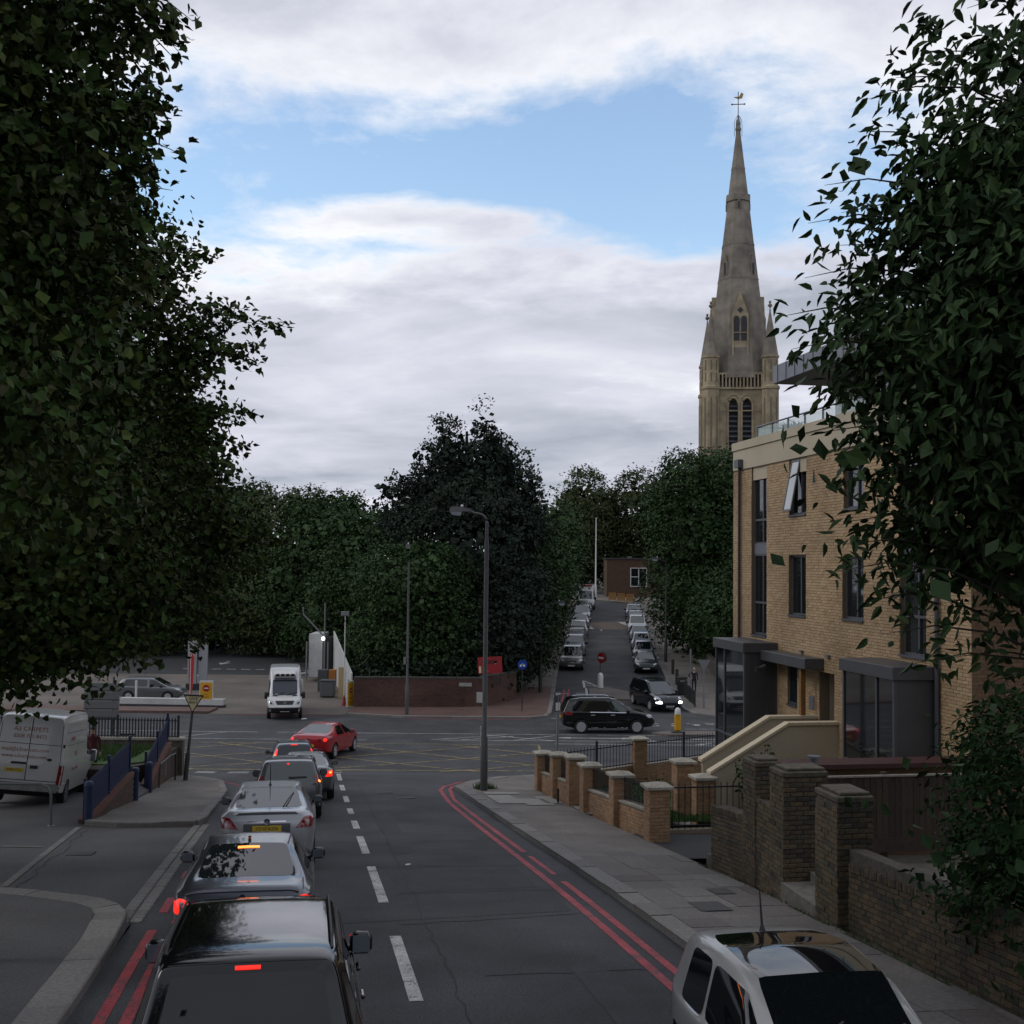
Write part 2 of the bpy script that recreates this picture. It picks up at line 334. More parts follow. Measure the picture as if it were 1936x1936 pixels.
def grass_patch(name, poly, n, h=.07, off=.03):
    """blades scattered over a turf sheet, one object"""
    rng = np.random.default_rng(len(poly) * 7 + n)
    tri = [[Vector((*poly[i], 0)) for i in t] for t in tessellate_polygon([[Vector((p[0], p[1], 0)) for p in poly]])]
    ar = np.array([((b - a).cross(c - a)).length for a, b, c in tri]); ar = ar / ar.sum()
    V = []; F = []; T = []
    for k in range(n):
        a, b, c = tri[rng.choice(len(tri), p=ar)]; u, v = rng.random(2)
        if u + v > 1: u, v = 1 - u, 1 - v
        P = a + (b - a) * u + (c - a) * v; z = G(P.x, P.y) + off; an = rng.random() * 6.28; w = .012 + .012 * rng.random(); hh = h * (.5 + rng.random())
        dx, dy = math.cos(an) * w, math.sin(an) * w; lx, ly = (rng.random(2) - .5) * h
        i = len(V); V += [(P.x - dx, P.y - dy, z - .02), (P.x + dx, P.y + dy, z - .02), (P.x + lx, P.y + ly, z + hh)]; F.append((i, i + 1, i + 2)); T.append(rng.random())
    me = np_mesh(name, V, F, [grass_mat], tint=T)
    sh = drape('turf', poly, mat('turf', (.042, .09, .017), .9, var=.5, vs_=8), off)
    o = link(name, me); tag(o, kind='stuff'); sh.parent = o; return o
grass_patch('grass', [R(7.75, 26.45), R(7.75, 30.0), R(9.2, 29.8), R(9.2, 27.6), R(12.6, 27.4), R(12.6, 26.45)], 7000, off=.36)
grass_patch('grass', [R(7.9, 33.4), R(7.9, 37.6), R(12.6, 40), R(12.6, 30.6), R(9.6, 30.7)], 6000, off=.14)
grass_patch('weeds', [R(5.5, 38.5), R(6.0, 38.8), R(6.3, 38.2), R(5.6, 37.9)], 260, h=.16, off=.12)
grass_patch('weeds', [R(7.36, 12), R(7.44, 12), R(7.44, 21.5), R(7.38, 21.5)], 120, h=.05, off=.12)
# ---- kerbs, stone by stone
def kerb_run(root, pts, w, sl=.92, h=.125, drop=None):
    """pts: road-side edge, footway on the left of the walking direction"""
    pts = [Vector(p) for p in pts]; carry = 0.0; i = 0
    for a, b in zip(pts[:-1], pts[1:]):
        L_ = (b - a).length; n = max(1, round(L_ / sl)); d = (b - a) / n; t = d.normalized(); nn = Vector((-t.y, t.x))
        for k in range(n):
            p, q = a + d * k + t * .004, a + d * (k + 1) - t * .004; hh = h + random.uniform(-.008, .008)
            if drop and drop(p.x, p.y): hh = .025
            bv = .018
            prof = [(0, -.12), (0, hh - bv), (bv, hh), (w, hh), (w, -.12)]
            V = []
            for e in (p, q):
                z = G(e.x, e.y)
                V += [((e + nn * u).x, (e + nn * u).y, z + v) for u, v in prof]
            m = MB(); m.add(V, [(0, 5, 6, 1), (1, 6, 7, 2), (2, 7, 8, 3), (3, 8, 9, 4), (0, 1, 2, 3, 4), (9, 8, 7, 6, 5)])
            m.build('kerb_stone', kerb_mat, root)
kr = ST(empty('kerb'))
kerb_run(kr, [R(5.05, s) for s in (38, 32, 24, 8.5)][::-1] + [(-1.85, 39.6), (-1.3, 41.7), (-.3, 43.2), (1.2, 44.05), (5, 44.4)][::1], -KW)
NC = [(-5.44, 16.75), (-5.58, 17.3), (-5.85, 17.8), (-6.25, 18.22), (-6.8, 18.55), (-7.5, 18.87)]
kl = ST(empty('kerb'))
kerb_run(kl, [R(-2.4, 6), R(-2.4, 14), R(-2.42, 16.2)] + NC + [(-8.3, 19.12), (-14, 19.75)], .45)
kc = ST(empty('kerb'))
kerb_run(kc, [(-10.3, 28.55), (-9.4, 28.25), (-8.75, 28.3), (-8.2, 28.75), R(-2.55, 29.9), R(-2.42, 31), R(-2.4, 38.5), (-9.95, 40.9), (-11, 42.1), (-12.5, 43)], .22)
kf = ST(empty('kerb'))
kerb_run(kf, [(-9.6, 68.55), (-7.6, 67.7), (-6.1, 67.3), (1.2, 67.3), (2.1, 67.9), (2.45, 69.3), (2.9, 76.7), (3.5, 86.6), (6.2, 112), (8.6, 134)], .25)
kerb_run(kf, [(13.9, 128.5), (13.0, 119), (12.1, 103.8), (11.3, 86.6), (10.75, 76), (10.6, 71.6), (11.0, 69.8), (12.2, 68.6), (14, 68.2)], .25, sl=1.4)
# double row of granite setts across the access mouth
sr = ST(empty('sett_strip'))
for row in range(2):
    s = 17.7
    while s < 29.6:
        l = random.uniform(.24, .34); p = -2.36 - .2 * row - .005
        x, y = R(p, s + l / 2); z = G(x, y); sl = math.atan2(G(*R(p, s + l)) - G(*R(p, s)), l)
        m = MB(); m.box((0, 0, 0), (.175, l - .02, .08), Matrix.Rotation(sl, 3, 'X'), .012)
        o = m.build('sett', kerb_mat, sr); o.location = (x, y, z - .022 + random.uniform(-.004, .006)); o.rotation_euler = (0, 0, RZ); s += l
ts = ST(empty('tarmac_edging'))
for a, b, n in (((-10.3, 28.2), (-8.45, 19.75), 12), ((-9.75, 24.6), (-17, 25.0), 8)):
    a, b = Vector(a), Vector(b)
    for k in range(n):
        q = strip(a + (b - a) * (k / n) + (b - a).normalized() * .01, a + (b - a) * ((k + 1) / n) - (b - a).normalized() * .01, .13)
        drape('edging_stone', q, kerb_mat, .012, ts)
# ---- paving slabs on the near right pavement
sl_root = ST(empty('paving_slabs'))
random.seed(5)
s = 10.0
while s < 22.6:
    ln = random.choice((.6, .75, .9)); p = 5.05 + KW + .01
    while p < 7.3:
        w = random.choice((.6, .6, .75)); w = min(w, 7.43 - p)
        if w > .25 and random.random() > .06:
            m = MB(); q = [R(p + .006, s + .006), R(p + w - .006, s + .006), R(p + w - .006, s + ln - .006), R(p + .006, s + ln - .006)]
            dz = random.uniform(0, .008)
            V = [(x, y, G(x, y) + .122 + dz) for x, y in q] + [(x, y, G(x, y) + .10) for x, y in q]
            m.add(V, [(0, 1, 2, 3), (0, 4, 5, 1), (1, 5, 6, 2), (2, 6, 7, 3), (3, 7, 4, 0)])
            m.build('paving_slab', slab_mat, sl_root)
        p += w
    s += ln
for (p, s, w, l, mm) in ((5.55, 33.4, .75, 2.6, 'pale'), (6.3, 32.9, .8, 1.9, 'pale'), (5.6, 36.3, 1.1, .7, 'pale'), (6.95, 33.3, .5, 2.2, 'pale'), (5.9, 16.9, .5, .7, 'dark'), (6.6, 18.2, .35, .5, 'dark')):
    m_ = mat('slab_' + mm, (.27, .26, .235) if mm == 'pale' else (.06, .058, .055), .8, var=.2, vs_=14)
    drape('paving_slab', [R(p, s), R(p + w, s), R(p + w, s + l), R(p, s + l)], m_, .136, sl_root)
# ---- painted lines
mk = ST(empty('road_markings'))
def line(name, a, b, w, m, off=.006): return drape(name, strip(a, b, w), m, off, mk)
for (s0, s1) in ((7.2, 9.8), (13.2, 16.4), (18.8, 22.5), (24.3, 27.2), (28.7, 30.5), (32.2, 33.6), (35.4, 37.3), (39.2, 41.1), (42.7, 45.2)):
    line('lane_dash', R(1.28, s0), R(1.28, s1), .16, white_paint)
# red double lines
def polyline(name, pts, w, m, off=.006):
    pts = [Vector(p) for p in pts]; Lp = []; Rp = []
    for i, p in enumerate(pts):
        t = (pts[min(i + 1, len(pts) - 1)] - pts[max(i - 1, 0)]).normalized(); n = Vector((-t.y, t.x)) * w / 2; Lp.append(p + n); Rp.append(p - n)
    return drape(name, Rp + Lp[::-1], m, off, mk)
polyline('red_line', [R(4.3, s) for s in (3, 12, 24, 35)] + [(-2.3, 39.3), (-2.25, 40.6), (-1.75, 42.1), (-.9, 43.1), (.9, 44.35)], .13, red_paint)
polyline('red_line', [R(4.56, s) for s in (3, 12, 20.4)], .12, red_paint)
polyline('red_line', [R(4.56, s) for s in (21.2, 23.6)], .1, red_paint)
polyline('red_line', [R(4.56, s) for s in (24.2, 30, 36)] + [(-2.0, 39.6), (-1.95, 40.6), (-1.5, 41.95), (-.65, 42.95)], .12, red_paint)
for p, ss in ((-2.06, ((-5, 17.2), (18.4, 19.6), (21.5, 22.3))), (-1.79, ((-5, 16.5), (17.6, 18.6)))):
    for a, b in ss: line('red_line', R(p, a), R(p, b), .13, red_paint)
line('red_line', (-16, 68.1), (-9.7, 68.2), .12, red_paint); line('red_line', (-5.9, 67.1), (1.0, 67.1), .12, red_paint); line('red_line', (12.4, 68.3), (24, 67.95), .35, red_paint)
line('red_line', (3.3, 74.6), (3.7, 79.6), .13, red_paint); line('red_line', (3.62, 74.6), (4.0, 79.6), .13, red_paint)
polyline('red_line', [(-8.55, 37.6), (-9.0, 39.9), (-10.2, 41.6)], .1, red_paint)
# yellow box
YX0, YX1, YY0, YY1 = -19.5, 1.4, 45.6, 56.2
for a, b, w in (((YX0, YY0), (YX1, YY0 + .9), .22), ((YX0, YY1), (YX1, YY1 + .3), .12), ((YX0, YY0), (YX0, YY1), .12), ((YX1, YY0 + .9), (YX1, YY1 + .3), .12)): line('yellow_line', a, b, w, yellow_paint, .007)
sp = 5.6
for k in range(-3, 6):
    for sg in (1, -1):
        x0 = YX0 + k * sp; x1 = x0 + sg * 13.0
        a = Vector((x0 if sg > 0 else x0 + 13.0, YY0 + .15)); b = Vector((a.x + sg * 13.0, YY1 - .1))
        t0, t1 = 0.0, 1.0
        for lim, sign in ((YX0 + .06, 1), (YX1 - .06, -1)):
            fa = (a.x - lim) * sign; fb = (b.x - lim) * sign
            if fa < 0 and fb < 0: t1 = -1
            elif fa < 0: t0 = max(t0, fa / (fa - fb))
            elif fb < 0: t1 = min(t1, fa / (fa - fb))
        if t1 > t0 + .03: line('yellow_line', a + (b - a) * t0, a + (b - a) * t1, .15, yellow_paint, .009 + .002 * (sg > 0))
# give way double dashes and edge lines
x = -13.2
while x < -7.2:
    for dy in (0, .36): line('give_way_dash', (x, 44.55 + dy + .02 * (x + 13)), (x + .75, 44.55 + dy + .02 * (x + 13.75)), .17, white_paint)
    x += 1.25
line('edge_line', (-7.3, 45.15), (-6.45, 45.2), .14, white_paint)
for a, b, w in (((-34, 57.6), (-7, 57.75), .1), ((-3.4, 58.0), (12, 58.5), .1), ((-34, 60.6), (-13, 60.5), .1), ((-12, 60.5), (8, 60.7), .1), ((2.2, 57.0), (12, 57.1), .12), ((-3.9, 58.1), (-.2, 60.4), .1), ((-2.4, 58.2), (.2, 59.8), .1), ((.2, 58.2), (2.4, 60.3), .1), ((-1.5, 60.4), (2.2, 58.2), .1), ((-17, 57.7), (-14.6, 60.4), .1),
               ((8.5, 60.6), (30, 61.0), .1), ((9.5, 63.6), (30, 64.1), .1), ((11, 66.2), (30, 66.5), .1), ((2.4, 67.6), (5.6, 67.7), .12), ((3.0, 77.9), (3.9, 78.0), .14), ((4.4, 78.1), (5.0, 78.2), .14)): line('edge_line', a, b, w, white_paint)
for x0 in (2.2, 9.0): drape('arrow', [(x0, 59.4), (x0 + .9, 59.62), (x0 + .9, 59.5), (x0 + 3.9, 59.5), (x0 + 3.9, 59.3), (x0 + .9, 59.3), (x0 + .9, 59.16)], white_paint, .006, mk)
# worn slow markings and cycle sign seen edge on
for (cx, cy, n) in ((6.2, 59.1, 7), (8.6, 65.3, 6), (10.4, 65.4, 6), (12.6, 65.3, 6), (9.2, 57.2, 5)):
    random.seed(int(cx * 10))
    for k in range(n):
        a = Vector((cx + random.uniform(-.7, .7), cy + random.uniform(-.6, .6))); b = a + Vector((random.uniform(.15, .5), random.uniform(-.3, .3)))
        line('worn_letter', a, b, .14, white_paint, .006 + .0013 * k)
line('street_dash', (8.45, 109.5), (9.45, 115.5), .13, white_paint); drape('hump_triangle', [(6.8, 110.3), (7.9, 110.4), (7.6, 113.6)], white_paint, .02, mk); drape('hump_triangle', [(10.6, 115.8), (11.4, 115.8), (11.2, 112.9)], white_paint, .02, mk)
drape('speed_hump', [(6.1, 110.2), (12.3, 110.2), (12.7, 115.8), (6.7, 115.8)], mat('hump_brick', (.10, .075, .06), .85, var=.3, vs_=8), .012, mk)
for (x, y) in ((-21.0, 78), (-24.4, 93.0), (-16.6, 96), (-25.0, 104), (-21.5, 84.5)):
    drape('arrow', [(x - .1, y), (x + .1, y), (x + .1, y - 1.6), (x + .55, y - 1.6), (x, y - 3.2), (x - .55, y - 1.6), (x - .1, y - 1.6)], white_paint, .02, mk)
for k in range(9): line('edge_line', (-27 + k * 1.2, 96.5), (-26.3 + k * 1.2, 96.6), .35, white_paint, .02)
for k in range(4): line('edge_line', (-20 + .5 * k, 98 + 4 * k), (-15.5 + .3 * k, 99 + 4 * k), .15, white_paint, .02)
# cracks, joints and oily wheel tracks
crack_m = mat('crack_seal', (.018, .018, .019), .8, var=.3, vs_=20)
rngc = random.Random(12)
def crack(a, b, w=.03, jit=.06, off=.005):
    a, b = Vector(a), Vector(b); n = max(3, int((b - a).length / .35)); t = (b - a).normalized(); nn = Vector((-t.y, t.x)); L1 = []; R1 = []
    for i in range(n + 1):
        p = a + (b - a) * (i / n) + nn * rngc.uniform(-jit, jit); ww = w * rngc.uniform(.35, 1); L1.append(p + nn * ww / 2); R1.append(p - nn * ww / 2)
    o = drape('crack', R1 + L1[::-1], crack_m, off, mk); return o
crack(R(-.05, 5), R(.0, 31), .035, .03); crack(R(1.75, 7), R(1.9, 40), .03, .05)
for (s_, a_, b_) in ((17.1, 1.4, 4.2), (19.5, 1.5, 4.2), (22.4, -.1, 4.2), (27.8, 1.4, 4.1), (31.5, 1.5, 4.0), (14.2, 2.2, 4.9), (11.8, 1.5, 3.6)): crack(R(a_, s_), R(b_, s_ + rngc.uniform(-.2, .6)), .035, .06)
crack((-8.0, 18.9), (-9.9, 27.6), .03, .08); crack((-12.4, 24.0), (-9.9, 22.6), .02, .08); crack((-9, 15.0), (-5.9, 12.8), .025, .05)
for (p_, s0, s1) in ((2.1, 24, 33), (3.5, 9, 15)):
    drape('tyre_track', [R(p_ - .22, s0), R(p_ + .2, s0 + .5), R(p_ + .26, s1), R(p_ - .2, s1 - .6)], asphalt_patch, .0042, mk)
# tarmac repairs
for poly in ([R(1.6, 19.6), R(4.0, 19.9), R(4.0, 22.3), R(1.5, 22.0)], [R(-.1, 17.2), R(4.1, 17.8), R(4.1, 18.9), R(-.1, 18.4)], [R(1.5, 26), R(3.9, 26.3), R(3.9, 27.6), R(1.5, 27.4)], [(-14, 62), (-2, 62.3), (-2, 64.4), (-14, 64.2)]):
    drape('tarmac_repair', poly, asphalt_patch, .0035, mk)
def cover(x, y, w, l, name='manhole_cover'):
    m = MB(); m.box((0, 0, 0), (w, l, .02)); o = m.build(name, mat('cast_iron', (.03, .03, .032), .6, var=.3, vs_=30), None)
    o.location = (x, y, G(x, y) + .004); o.rotation_euler = (-.1, 0, RZ); return o
o = cover(-8.6, 23.7, .5, .5); tag(o, 'small square iron cover set in the tarmac of the side access', 'manhole cover')
o = cover(*R(3.1, 36.6), .6, .5); tag(o, 'dark iron cover in the road near the kerb corner', 'manhole cover')
o = cover(*R(2.6, 38.4), .5, .4); tag(o, 'small iron cover beyond the other one near the kerb corner', 'manhole cover')
def litter(name, label, x, y, off, sz, c=(.7, .7, .68)):
    m = MB(); a, b, d = sz
    pts = [(-a, -b, 0), (a * .6, -b * 1.1, d * .6), (a, b * .5, d), (-a * .2, b, d * .3), (-a * 1.1, b * .2, d * .8), (0, 0, d * 1.4)]
    m.add(pts, [(0, 1, 5), (1, 2, 5), (2, 3, 5), (3, 4, 5), (4, 0, 5), (4, 3, 2, 1, 0)])
    o = m.build(name, mat('litter_white', c, .7)); o.location = (x, y, G(x, y) + off); tag(o, label, 'litter'); return o
x, y = R(4.86, 13.1); litter('litter', 'scrap of white litter in the gutter by the red lines', x, y, .01, (.09, .06, .03))
x, y = R(2.0, 22.6); litter('litter', 'small white scrap lying in the middle of the nearer lane', x, y, .01, (.05, .03, .02))
litter('litter', 'white scrap on the tarmac in front of the white delivery van', -11.6, 66.2, .01, (.16, .1, .05))
litter('litter', 'white scrap on the crossroad behind the red saloon', -10.5, 58.6, .01, (.2, .12, .05))
# ================================================================ BRICKWORK HELPERS
yellow_brick = mat('yellow_brick', (.42, .295, .165), .85, var=.15, vs_=30, tint=1, tint_col=((.46, .335, .20), (.35, .235, .125), (.44, .31, .18), (.385, .255, .145)), var2=.24, vs2=.4)
garden_brick = mat('garden_brick', (.33, .20, .105), .85, var=.2, vs_=30, tint=1, tint_col=((.38, .245, .14), (.27, .155, .085), (.35, .21, .12), (.30, .20, .12)), var2=.15, vs2=.8)
old_brick = mat('old_brick', (.088, .069, .042), .9, var=.4, vs_=25, bump=.4, bs=60, tint=1, tint_col=((.112, .078, .043), (.058, .050, .036), (.12, .084, .047), (.08, .069, .044), (.043, .039, .032), (.108, .086, .05)), var2=.3, vs2=1.2)
red_brick = mat('red_brick', (.095, .052, .04), .9, var=.3, vs_=20, tint=1, tint_col=((.12, .06, .045), (.07, .042, .034), (.105, .052, .04)), var2=.3, vs2=.6)
brown_brick = mat('brown_brick', (.16, .095, .05), .9, var=.2, vs_=25, tint=1, tint_col=((.19, .115, .065), (.13, .08, .045), (.17, .10, .05)))
mortar = mat('mortar', (.25, .215, .165), .9, var=.2, vs_=30)
mortar_y = mat('mortar_yellow', (.18, .13, .075), .9, var=.2, vs_=30)
mortar_dark = mat('mortar_dark', (.075, .067, .055), .9, var=.4, vs_=14)
coping = mat('coping_stone', (.33, .305, .25), .8, var=.25, vs_=18, var2=.2, vs2=2)
render_cream = mat('render_cream', (.47, .41, .30), .85, var=.06, vs_=40, var2=.08, vs2=.6)
cladding = mat('grey_cladding', (.062, .064, .07), .45, var=.08, vs_=3)
frame_grey = mat('frame_grey', (.075, .080, .092), .4)
zinc = mat('zinc_sheet', (.17, .18, .20), .45, metal=.4, var=.1, vs_=4)
win_glass = mat('window_glass', (.012, .015, .017), .03, ior=1.9)
pale_glass = mat('balustrade_glass', (.55, .70, .68), .05, alpha=.35)
iron = mat('black_iron', (.012, .013, .014), .5)
curtain = mat('curtain_white', (.5, .5, .48), .8)
V3 = lambda p, s, z: Vector((*R(p, s), z))
US = Vector((-.172, .985, 0)); UP = Vector((.985, .172, 0)); UZ = Vector((0, 0, 1))
class NB:
    def __init__(s): s.c = []; s.u = []; s.n = []; s.d = []
    def face(s, O, u, n, L, H, openings=(), bl=.215, bh=.065, j=.010, slope=0.0, head=False, jit=.004, thick=.05, skip=0.0, zmin=None):
        """stretcher bond from O along u (unit, horizontal) and up; slope: rise of the courses per metre; openings in (a0,a1,h0,h1)"""
        k = 0; h = 0.0
        while h + bh <= H + 1e-6:
            a = -(bl / 2 + j / 2) * (k % 2)
            while a < L - .02:
                a0, a1 = max(a, 0), min(a + bl, L)
                segs = [(a0, a1)] if a1 - a0 > .03 else []
                for (o0, o1, p0, p1) in openings:
                    if h + bh > p0 + .005 and h < p1 - .005:
                        nx = []
                        for (b0, b1) in segs:
                            if b1 <= o0 or b0 >= o1: nx.append((b0, b1))
                            else:
                                if o0 - b0 > .03: nx.append((b0, o0))
                                if b1 - o1 > .03: nx.append((o1, b1))
                        segs = nx
                for (b0, b1) in segs:
                    if skip and random.random() < skip: continue
                    m = (b0 + b1) / 2; z = h + bh / 2 + slope * m
                    s.c.append(O + u * m + UZ * z + n * (random.uniform(-jit, jit) - thick / 2 + .008)); s.u.append((u + UZ * slope).normalized() if slope else u); s.n.append(n); s.d.append((b1 - b0, thick, bh))
                a += bl + j
            h += bh + j; k += 1
        return s
    def mesh(s, name, m, idx=None):
        idx = range(len(s.c)) if idx is None else idx
        c = np.array([s.c[i] for i in idx]); u = np.array([s.u[i] for i in idx]); n = np.array([s.n[i] for i in idx]); d = np.array([s.d[i] for i in idx])
        z = np.array([0, 0, 1.0]); V = []
        for (sn, sz) in ((-1, -1), (1, -1), (1, 1), (-1, 1)):
            pass
        co = [(-1, -1, -1), (1, -1, -1), (1, 1, -1), (-1, 1, -1), (-1, -1, 1), (1, -1, 1), (1, 1, 1), (-1, 1, 1)]
        for (a, b, e) in co: V.append(c + u * (a * d[:, :1] / 2) + n * (b * d[:, 1:2] / 2) + z * (e * d[:, 2:] / 2))
        V = np.stack(V, 1).reshape(-1, 3); N_ = len(c)
        F0 = np.array([[2, 3, 7, 6], [0, 3, 2, 1], [4, 5, 6, 7], [1, 2, 6, 5], [3, 0, 4, 7]])
        F = (F0[None] + 8 * np.arange(N_)[:, None, None]).reshape(-1, 4)
        rng = np.random.default_rng(N_); t = np.repeat(rng.random(N_), 5)
        return np_mesh(name, V, F, [m], tint=t)
    def stuff(s, name, m, parent, idx=None):
        o = link(name, s.mesh(name, m, idx), parent); tag(o, kind='stuff'); return o
BRICK_ME = {}
def brick_objects(nb, name, m, parent, nmax, cam=Vector((0, 0, 9))):
    """the bricks that show largest become parts, one object each; the rest one joined part"""
    order = sorted(range(len(nb.c)), key=lambda i: -(nb.d[i][0] * max(.15, abs(nb.n[i].dot((cam - nb.c[i]).normalized()))) / (nb.c[i] - cam).length + (-9 if nb.n[i].dot(cam - nb.c[i]) < 0 or nb.d[i][0] < .2 else 0)))
    for i in order[:nmax]:
        d = nb.d[i]; key = (m.name, round(d[0], 3), d[1], d[2])
        if key not in BRICK_ME:
            b = MB(); b.box((0, 0, 0), d, None, .007); BRICK_ME[key] = b.mesh(name, m)
        o = link(name, BRICK_ME[key], parent); u = nb.u[i]; n = nb.n[i]
        o.matrix_local = parent.matrix_world.inverted() @ Matrix(((u.x, -n.x, 0, nb.c[i].x), (u.y, -n.y, 0, nb.c[i].y), (u.z, -n.z, 1, nb.c[i].z), (0, 0, 0, 1)))
    if len(order) > nmax: nb.stuff(name + 'work', m, parent, order[nmax:])
def slab(mb, p0, p1, s0, s1, z0, z1):
    c = V3((p0 + p1) / 2, (s0 + s1) / 2, (z0 + z1) / 2); mb.box(c, (abs(p1 - p0), abs(s1 - s0), z1 - z0), RZ); return mb
def slabo(name, m, parent, p0, p1, s0, s1, z0, z1, b=0):
    mb = MB(); c = V3((p0 + p1) / 2, (s0 + s1) / 2, (z0 + z1) / 2); mb.box(c, (abs(p1 - p0), abs(s1 - s0), z1 - z0), Matrix.Rotation(RZ, 3, 'Z'), b); return mb.build(name, m, parent)
# ================================================================ APARTMENT BUILDING
bld = thing('apartment_building', 'modern yellow brick apartment block with grey framed glass bays and roof terrace', 'building')
S0, S1, PF = 21.75, 35.2, 13.3
ops = [(32.47, 33.67, 6.94, 12.03), (29.70, 30.85, 10.43, 12.0), (29.73, 30.88, 7.65, 9.3), (26.37, 27.47, 10.46, 11.97), (26.4, 27.55, 7.70, 9.25), (23.5, 24.65, 7.03, 11.9), (30.3, 30.95, 5.17, 6.33), (28.0, 28.9, 3.9, 6.25)]
Z0 = 1.6
def backing(mb, p0, p1, zlo, zhi, s_lo, s_hi, ops):
    ss = sorted({s_lo, s_hi, *[o[0] for o in ops], *[o[1] for o in ops]}); zz = sorted({zlo, zhi, *[o[2] for o in ops], *[o[3] for o in ops]})
    for a, b in zip(ss[:-1], ss[1:]):
        run = None
        for c, d in zip(zz[:-1], zz[1:]):
            hole = any(o[0] - 1e-6 <= a and b <= o[1] + 1e-6 and o[2] - 1e-6 <= c and d <= o[3] + 1e-6 for o in ops)
            if hole:
                if run: slab(mb, p0, p1, a, b, *run); run = None
            else: run = (run[0], d) if run else (c, d)
        if run: slab(mb, p0, p1, a, b, *run)
mb = MB(); backing(mb, PF + .006, PF + .28, Z0, 12.0, S0, S1, ops)
slab(mb, PF + .28, 24, S0 + .006, S0 + .30, Z0, 12.0); slab(mb, PF + .3, 24, S1 - .3, S1, Z0, 12.0)
wall = mb.build('wall', mortar_y, bld)
nb = NB()
nb.face(V3(PF, S0, Z0), US, -UP, S1 - S0, 12.0 - Z0, [(a - S0, b - S0, c - Z0, d - Z0) for a, b, c, d in ops])
nb.stuff('brickwork', yellow_brick, wall)
nb2 = NB(); nb2.face(V3(PF, S0, Z0), UP, -US, 10, 12.0 - Z0); nb2.stuff('brickwork', brown_brick, wall)
random.seed(3)
mb = MB(); slab(mb, PF + .05, 24, S0 + .35, S1 - .35, 11.6, 12.0); slab(mb, PF - .02, PF + .3, S0, S1, 12.0, 12.62); slab(mb, PF + .3, 24, S1 - .3, S1, 12.0, 12.62); slab(mb, PF + .3, 24, S0, S0 + .3, 12.0, 12.62)
mb.build('parapet', render_cream, bld)
mb = MB(); slab(mb, PF - .06, PF + .34, S0 - .03, S1 + .03, 12.625, 12.87); slab(mb, PF + .34, 24, S1 - .34, S1 + .03, 12.625, 12.87); mb.build('coping', render_cream, bld)
# windows
def window(s0, s1, z0, z1, mull=(.5,), trans=(), panels=(), inset=.10, blind=0.0):
    f = .055; p = PF + inset
    mb = MB()
    for (a, b, c, d) in ((s0, s0 + f, z0, z1), (s1 - f, s1, z0, z1), (s0 + f, s1 - f, z0, z0 + f), (s0 + f, s1 - f, z1 - f, z1)): slab(mb, p, p + .08, a, b, c, d)
    for m_ in mull: c = s0 + (s1 - s0) * m_; slab(mb, p - .01, p + .07, c - .03, c + .03, z0 + f, z1 - f)
    for t in trans:
        slab(mb, p - .012, p + .068, s0 + f, s1 - f, t - .03, t + .03)
    w = mb.build('window', frame_grey, bld)
    for (c, d) in panels: slabo('spandrel', zinc, w, p - .02, p + .05, s0 + .01, s1 - .01, c, d)
    edges = [s0 + f] + [s0 + (s1 - s0) * m_ for m_ in mull] + [s1 - f]
    zs = [z0 + f] + list(trans) + [z1 - f]
    for a, b in zip(edges[:-1], edges[1:]):
        for c, d in zip(zs[:-1], zs[1:]):
            if any(q[0] < (c + d) / 2 < q[1] for q in panels): continue
            g = slabo('pane', win_glass, w, p + .03, p + .04, a, b, c, d); g.location = (0, 0, 0)
    slabo('sill', frame_grey, w, PF - .05, p, s0 + .005, s1 - .005, z0 - .05, z0)
    slabo('blind', curtain, w, p + .10, p + .11, s0 + .05, s1 - .05, z0 + (z1 - z0) * (1 - blind), z1 - .03) if blind else None
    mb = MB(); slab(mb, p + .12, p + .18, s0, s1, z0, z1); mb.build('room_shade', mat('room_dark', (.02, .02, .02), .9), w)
    return w
window(32.47, 33.67, 6.94, 12.03, (.42,), (7.9, 9.33, 9.68, 10.38), ((9.36, 9.66),))
window(29.73, 30.88, 7.65, 9.3, (.45,)); window(26.37, 27.47, 10.46, 11.97, (.45,)); window(26.4, 27.55, 7.70, 9.25, (.45,))
window(23.5, 24.65, 7.03, 11.9, (.42,), (7.9, 9.33, 9.68, 10.38), ((9.36, 9.66),)); window(30.3, 30.95, 5.17, 6.33, (), inset=.03)
w2 = window(29.70, 30.85, 10.43, 12.0, (.45,))
# the open casement: hinged at the top, its foot swung out
mb = MB(); L_ = 1.45
for (a, b, c, d) in ((0, .05, 0, L_), (.52, .57, 0, L_), (.05, .52, 0, .05), (.05, .52, L_ - .05, L_)): mb.box(((a + b) / 2, 0, (c + d) / 2 - L_), (b - a, .04, d - c))
ca = mb.build('open_casement', frame_grey, w2); g = MB().box((.285, 0, -L_ / 2), (.47, .012, L_ - .1)).build('pane', mat('casement_glass', (.35, .37, .38), .05, ior=1.9), w2)
for o in (ca, g): o.matrix_local = Matrix.Translation(V3(PF + .06, 30.80, 11.95)) @ Matrix.Rotation(RZ - math.pi / 2, 4, 'Z') @ Matrix.Rotation(rad(-11), 4, 'X')
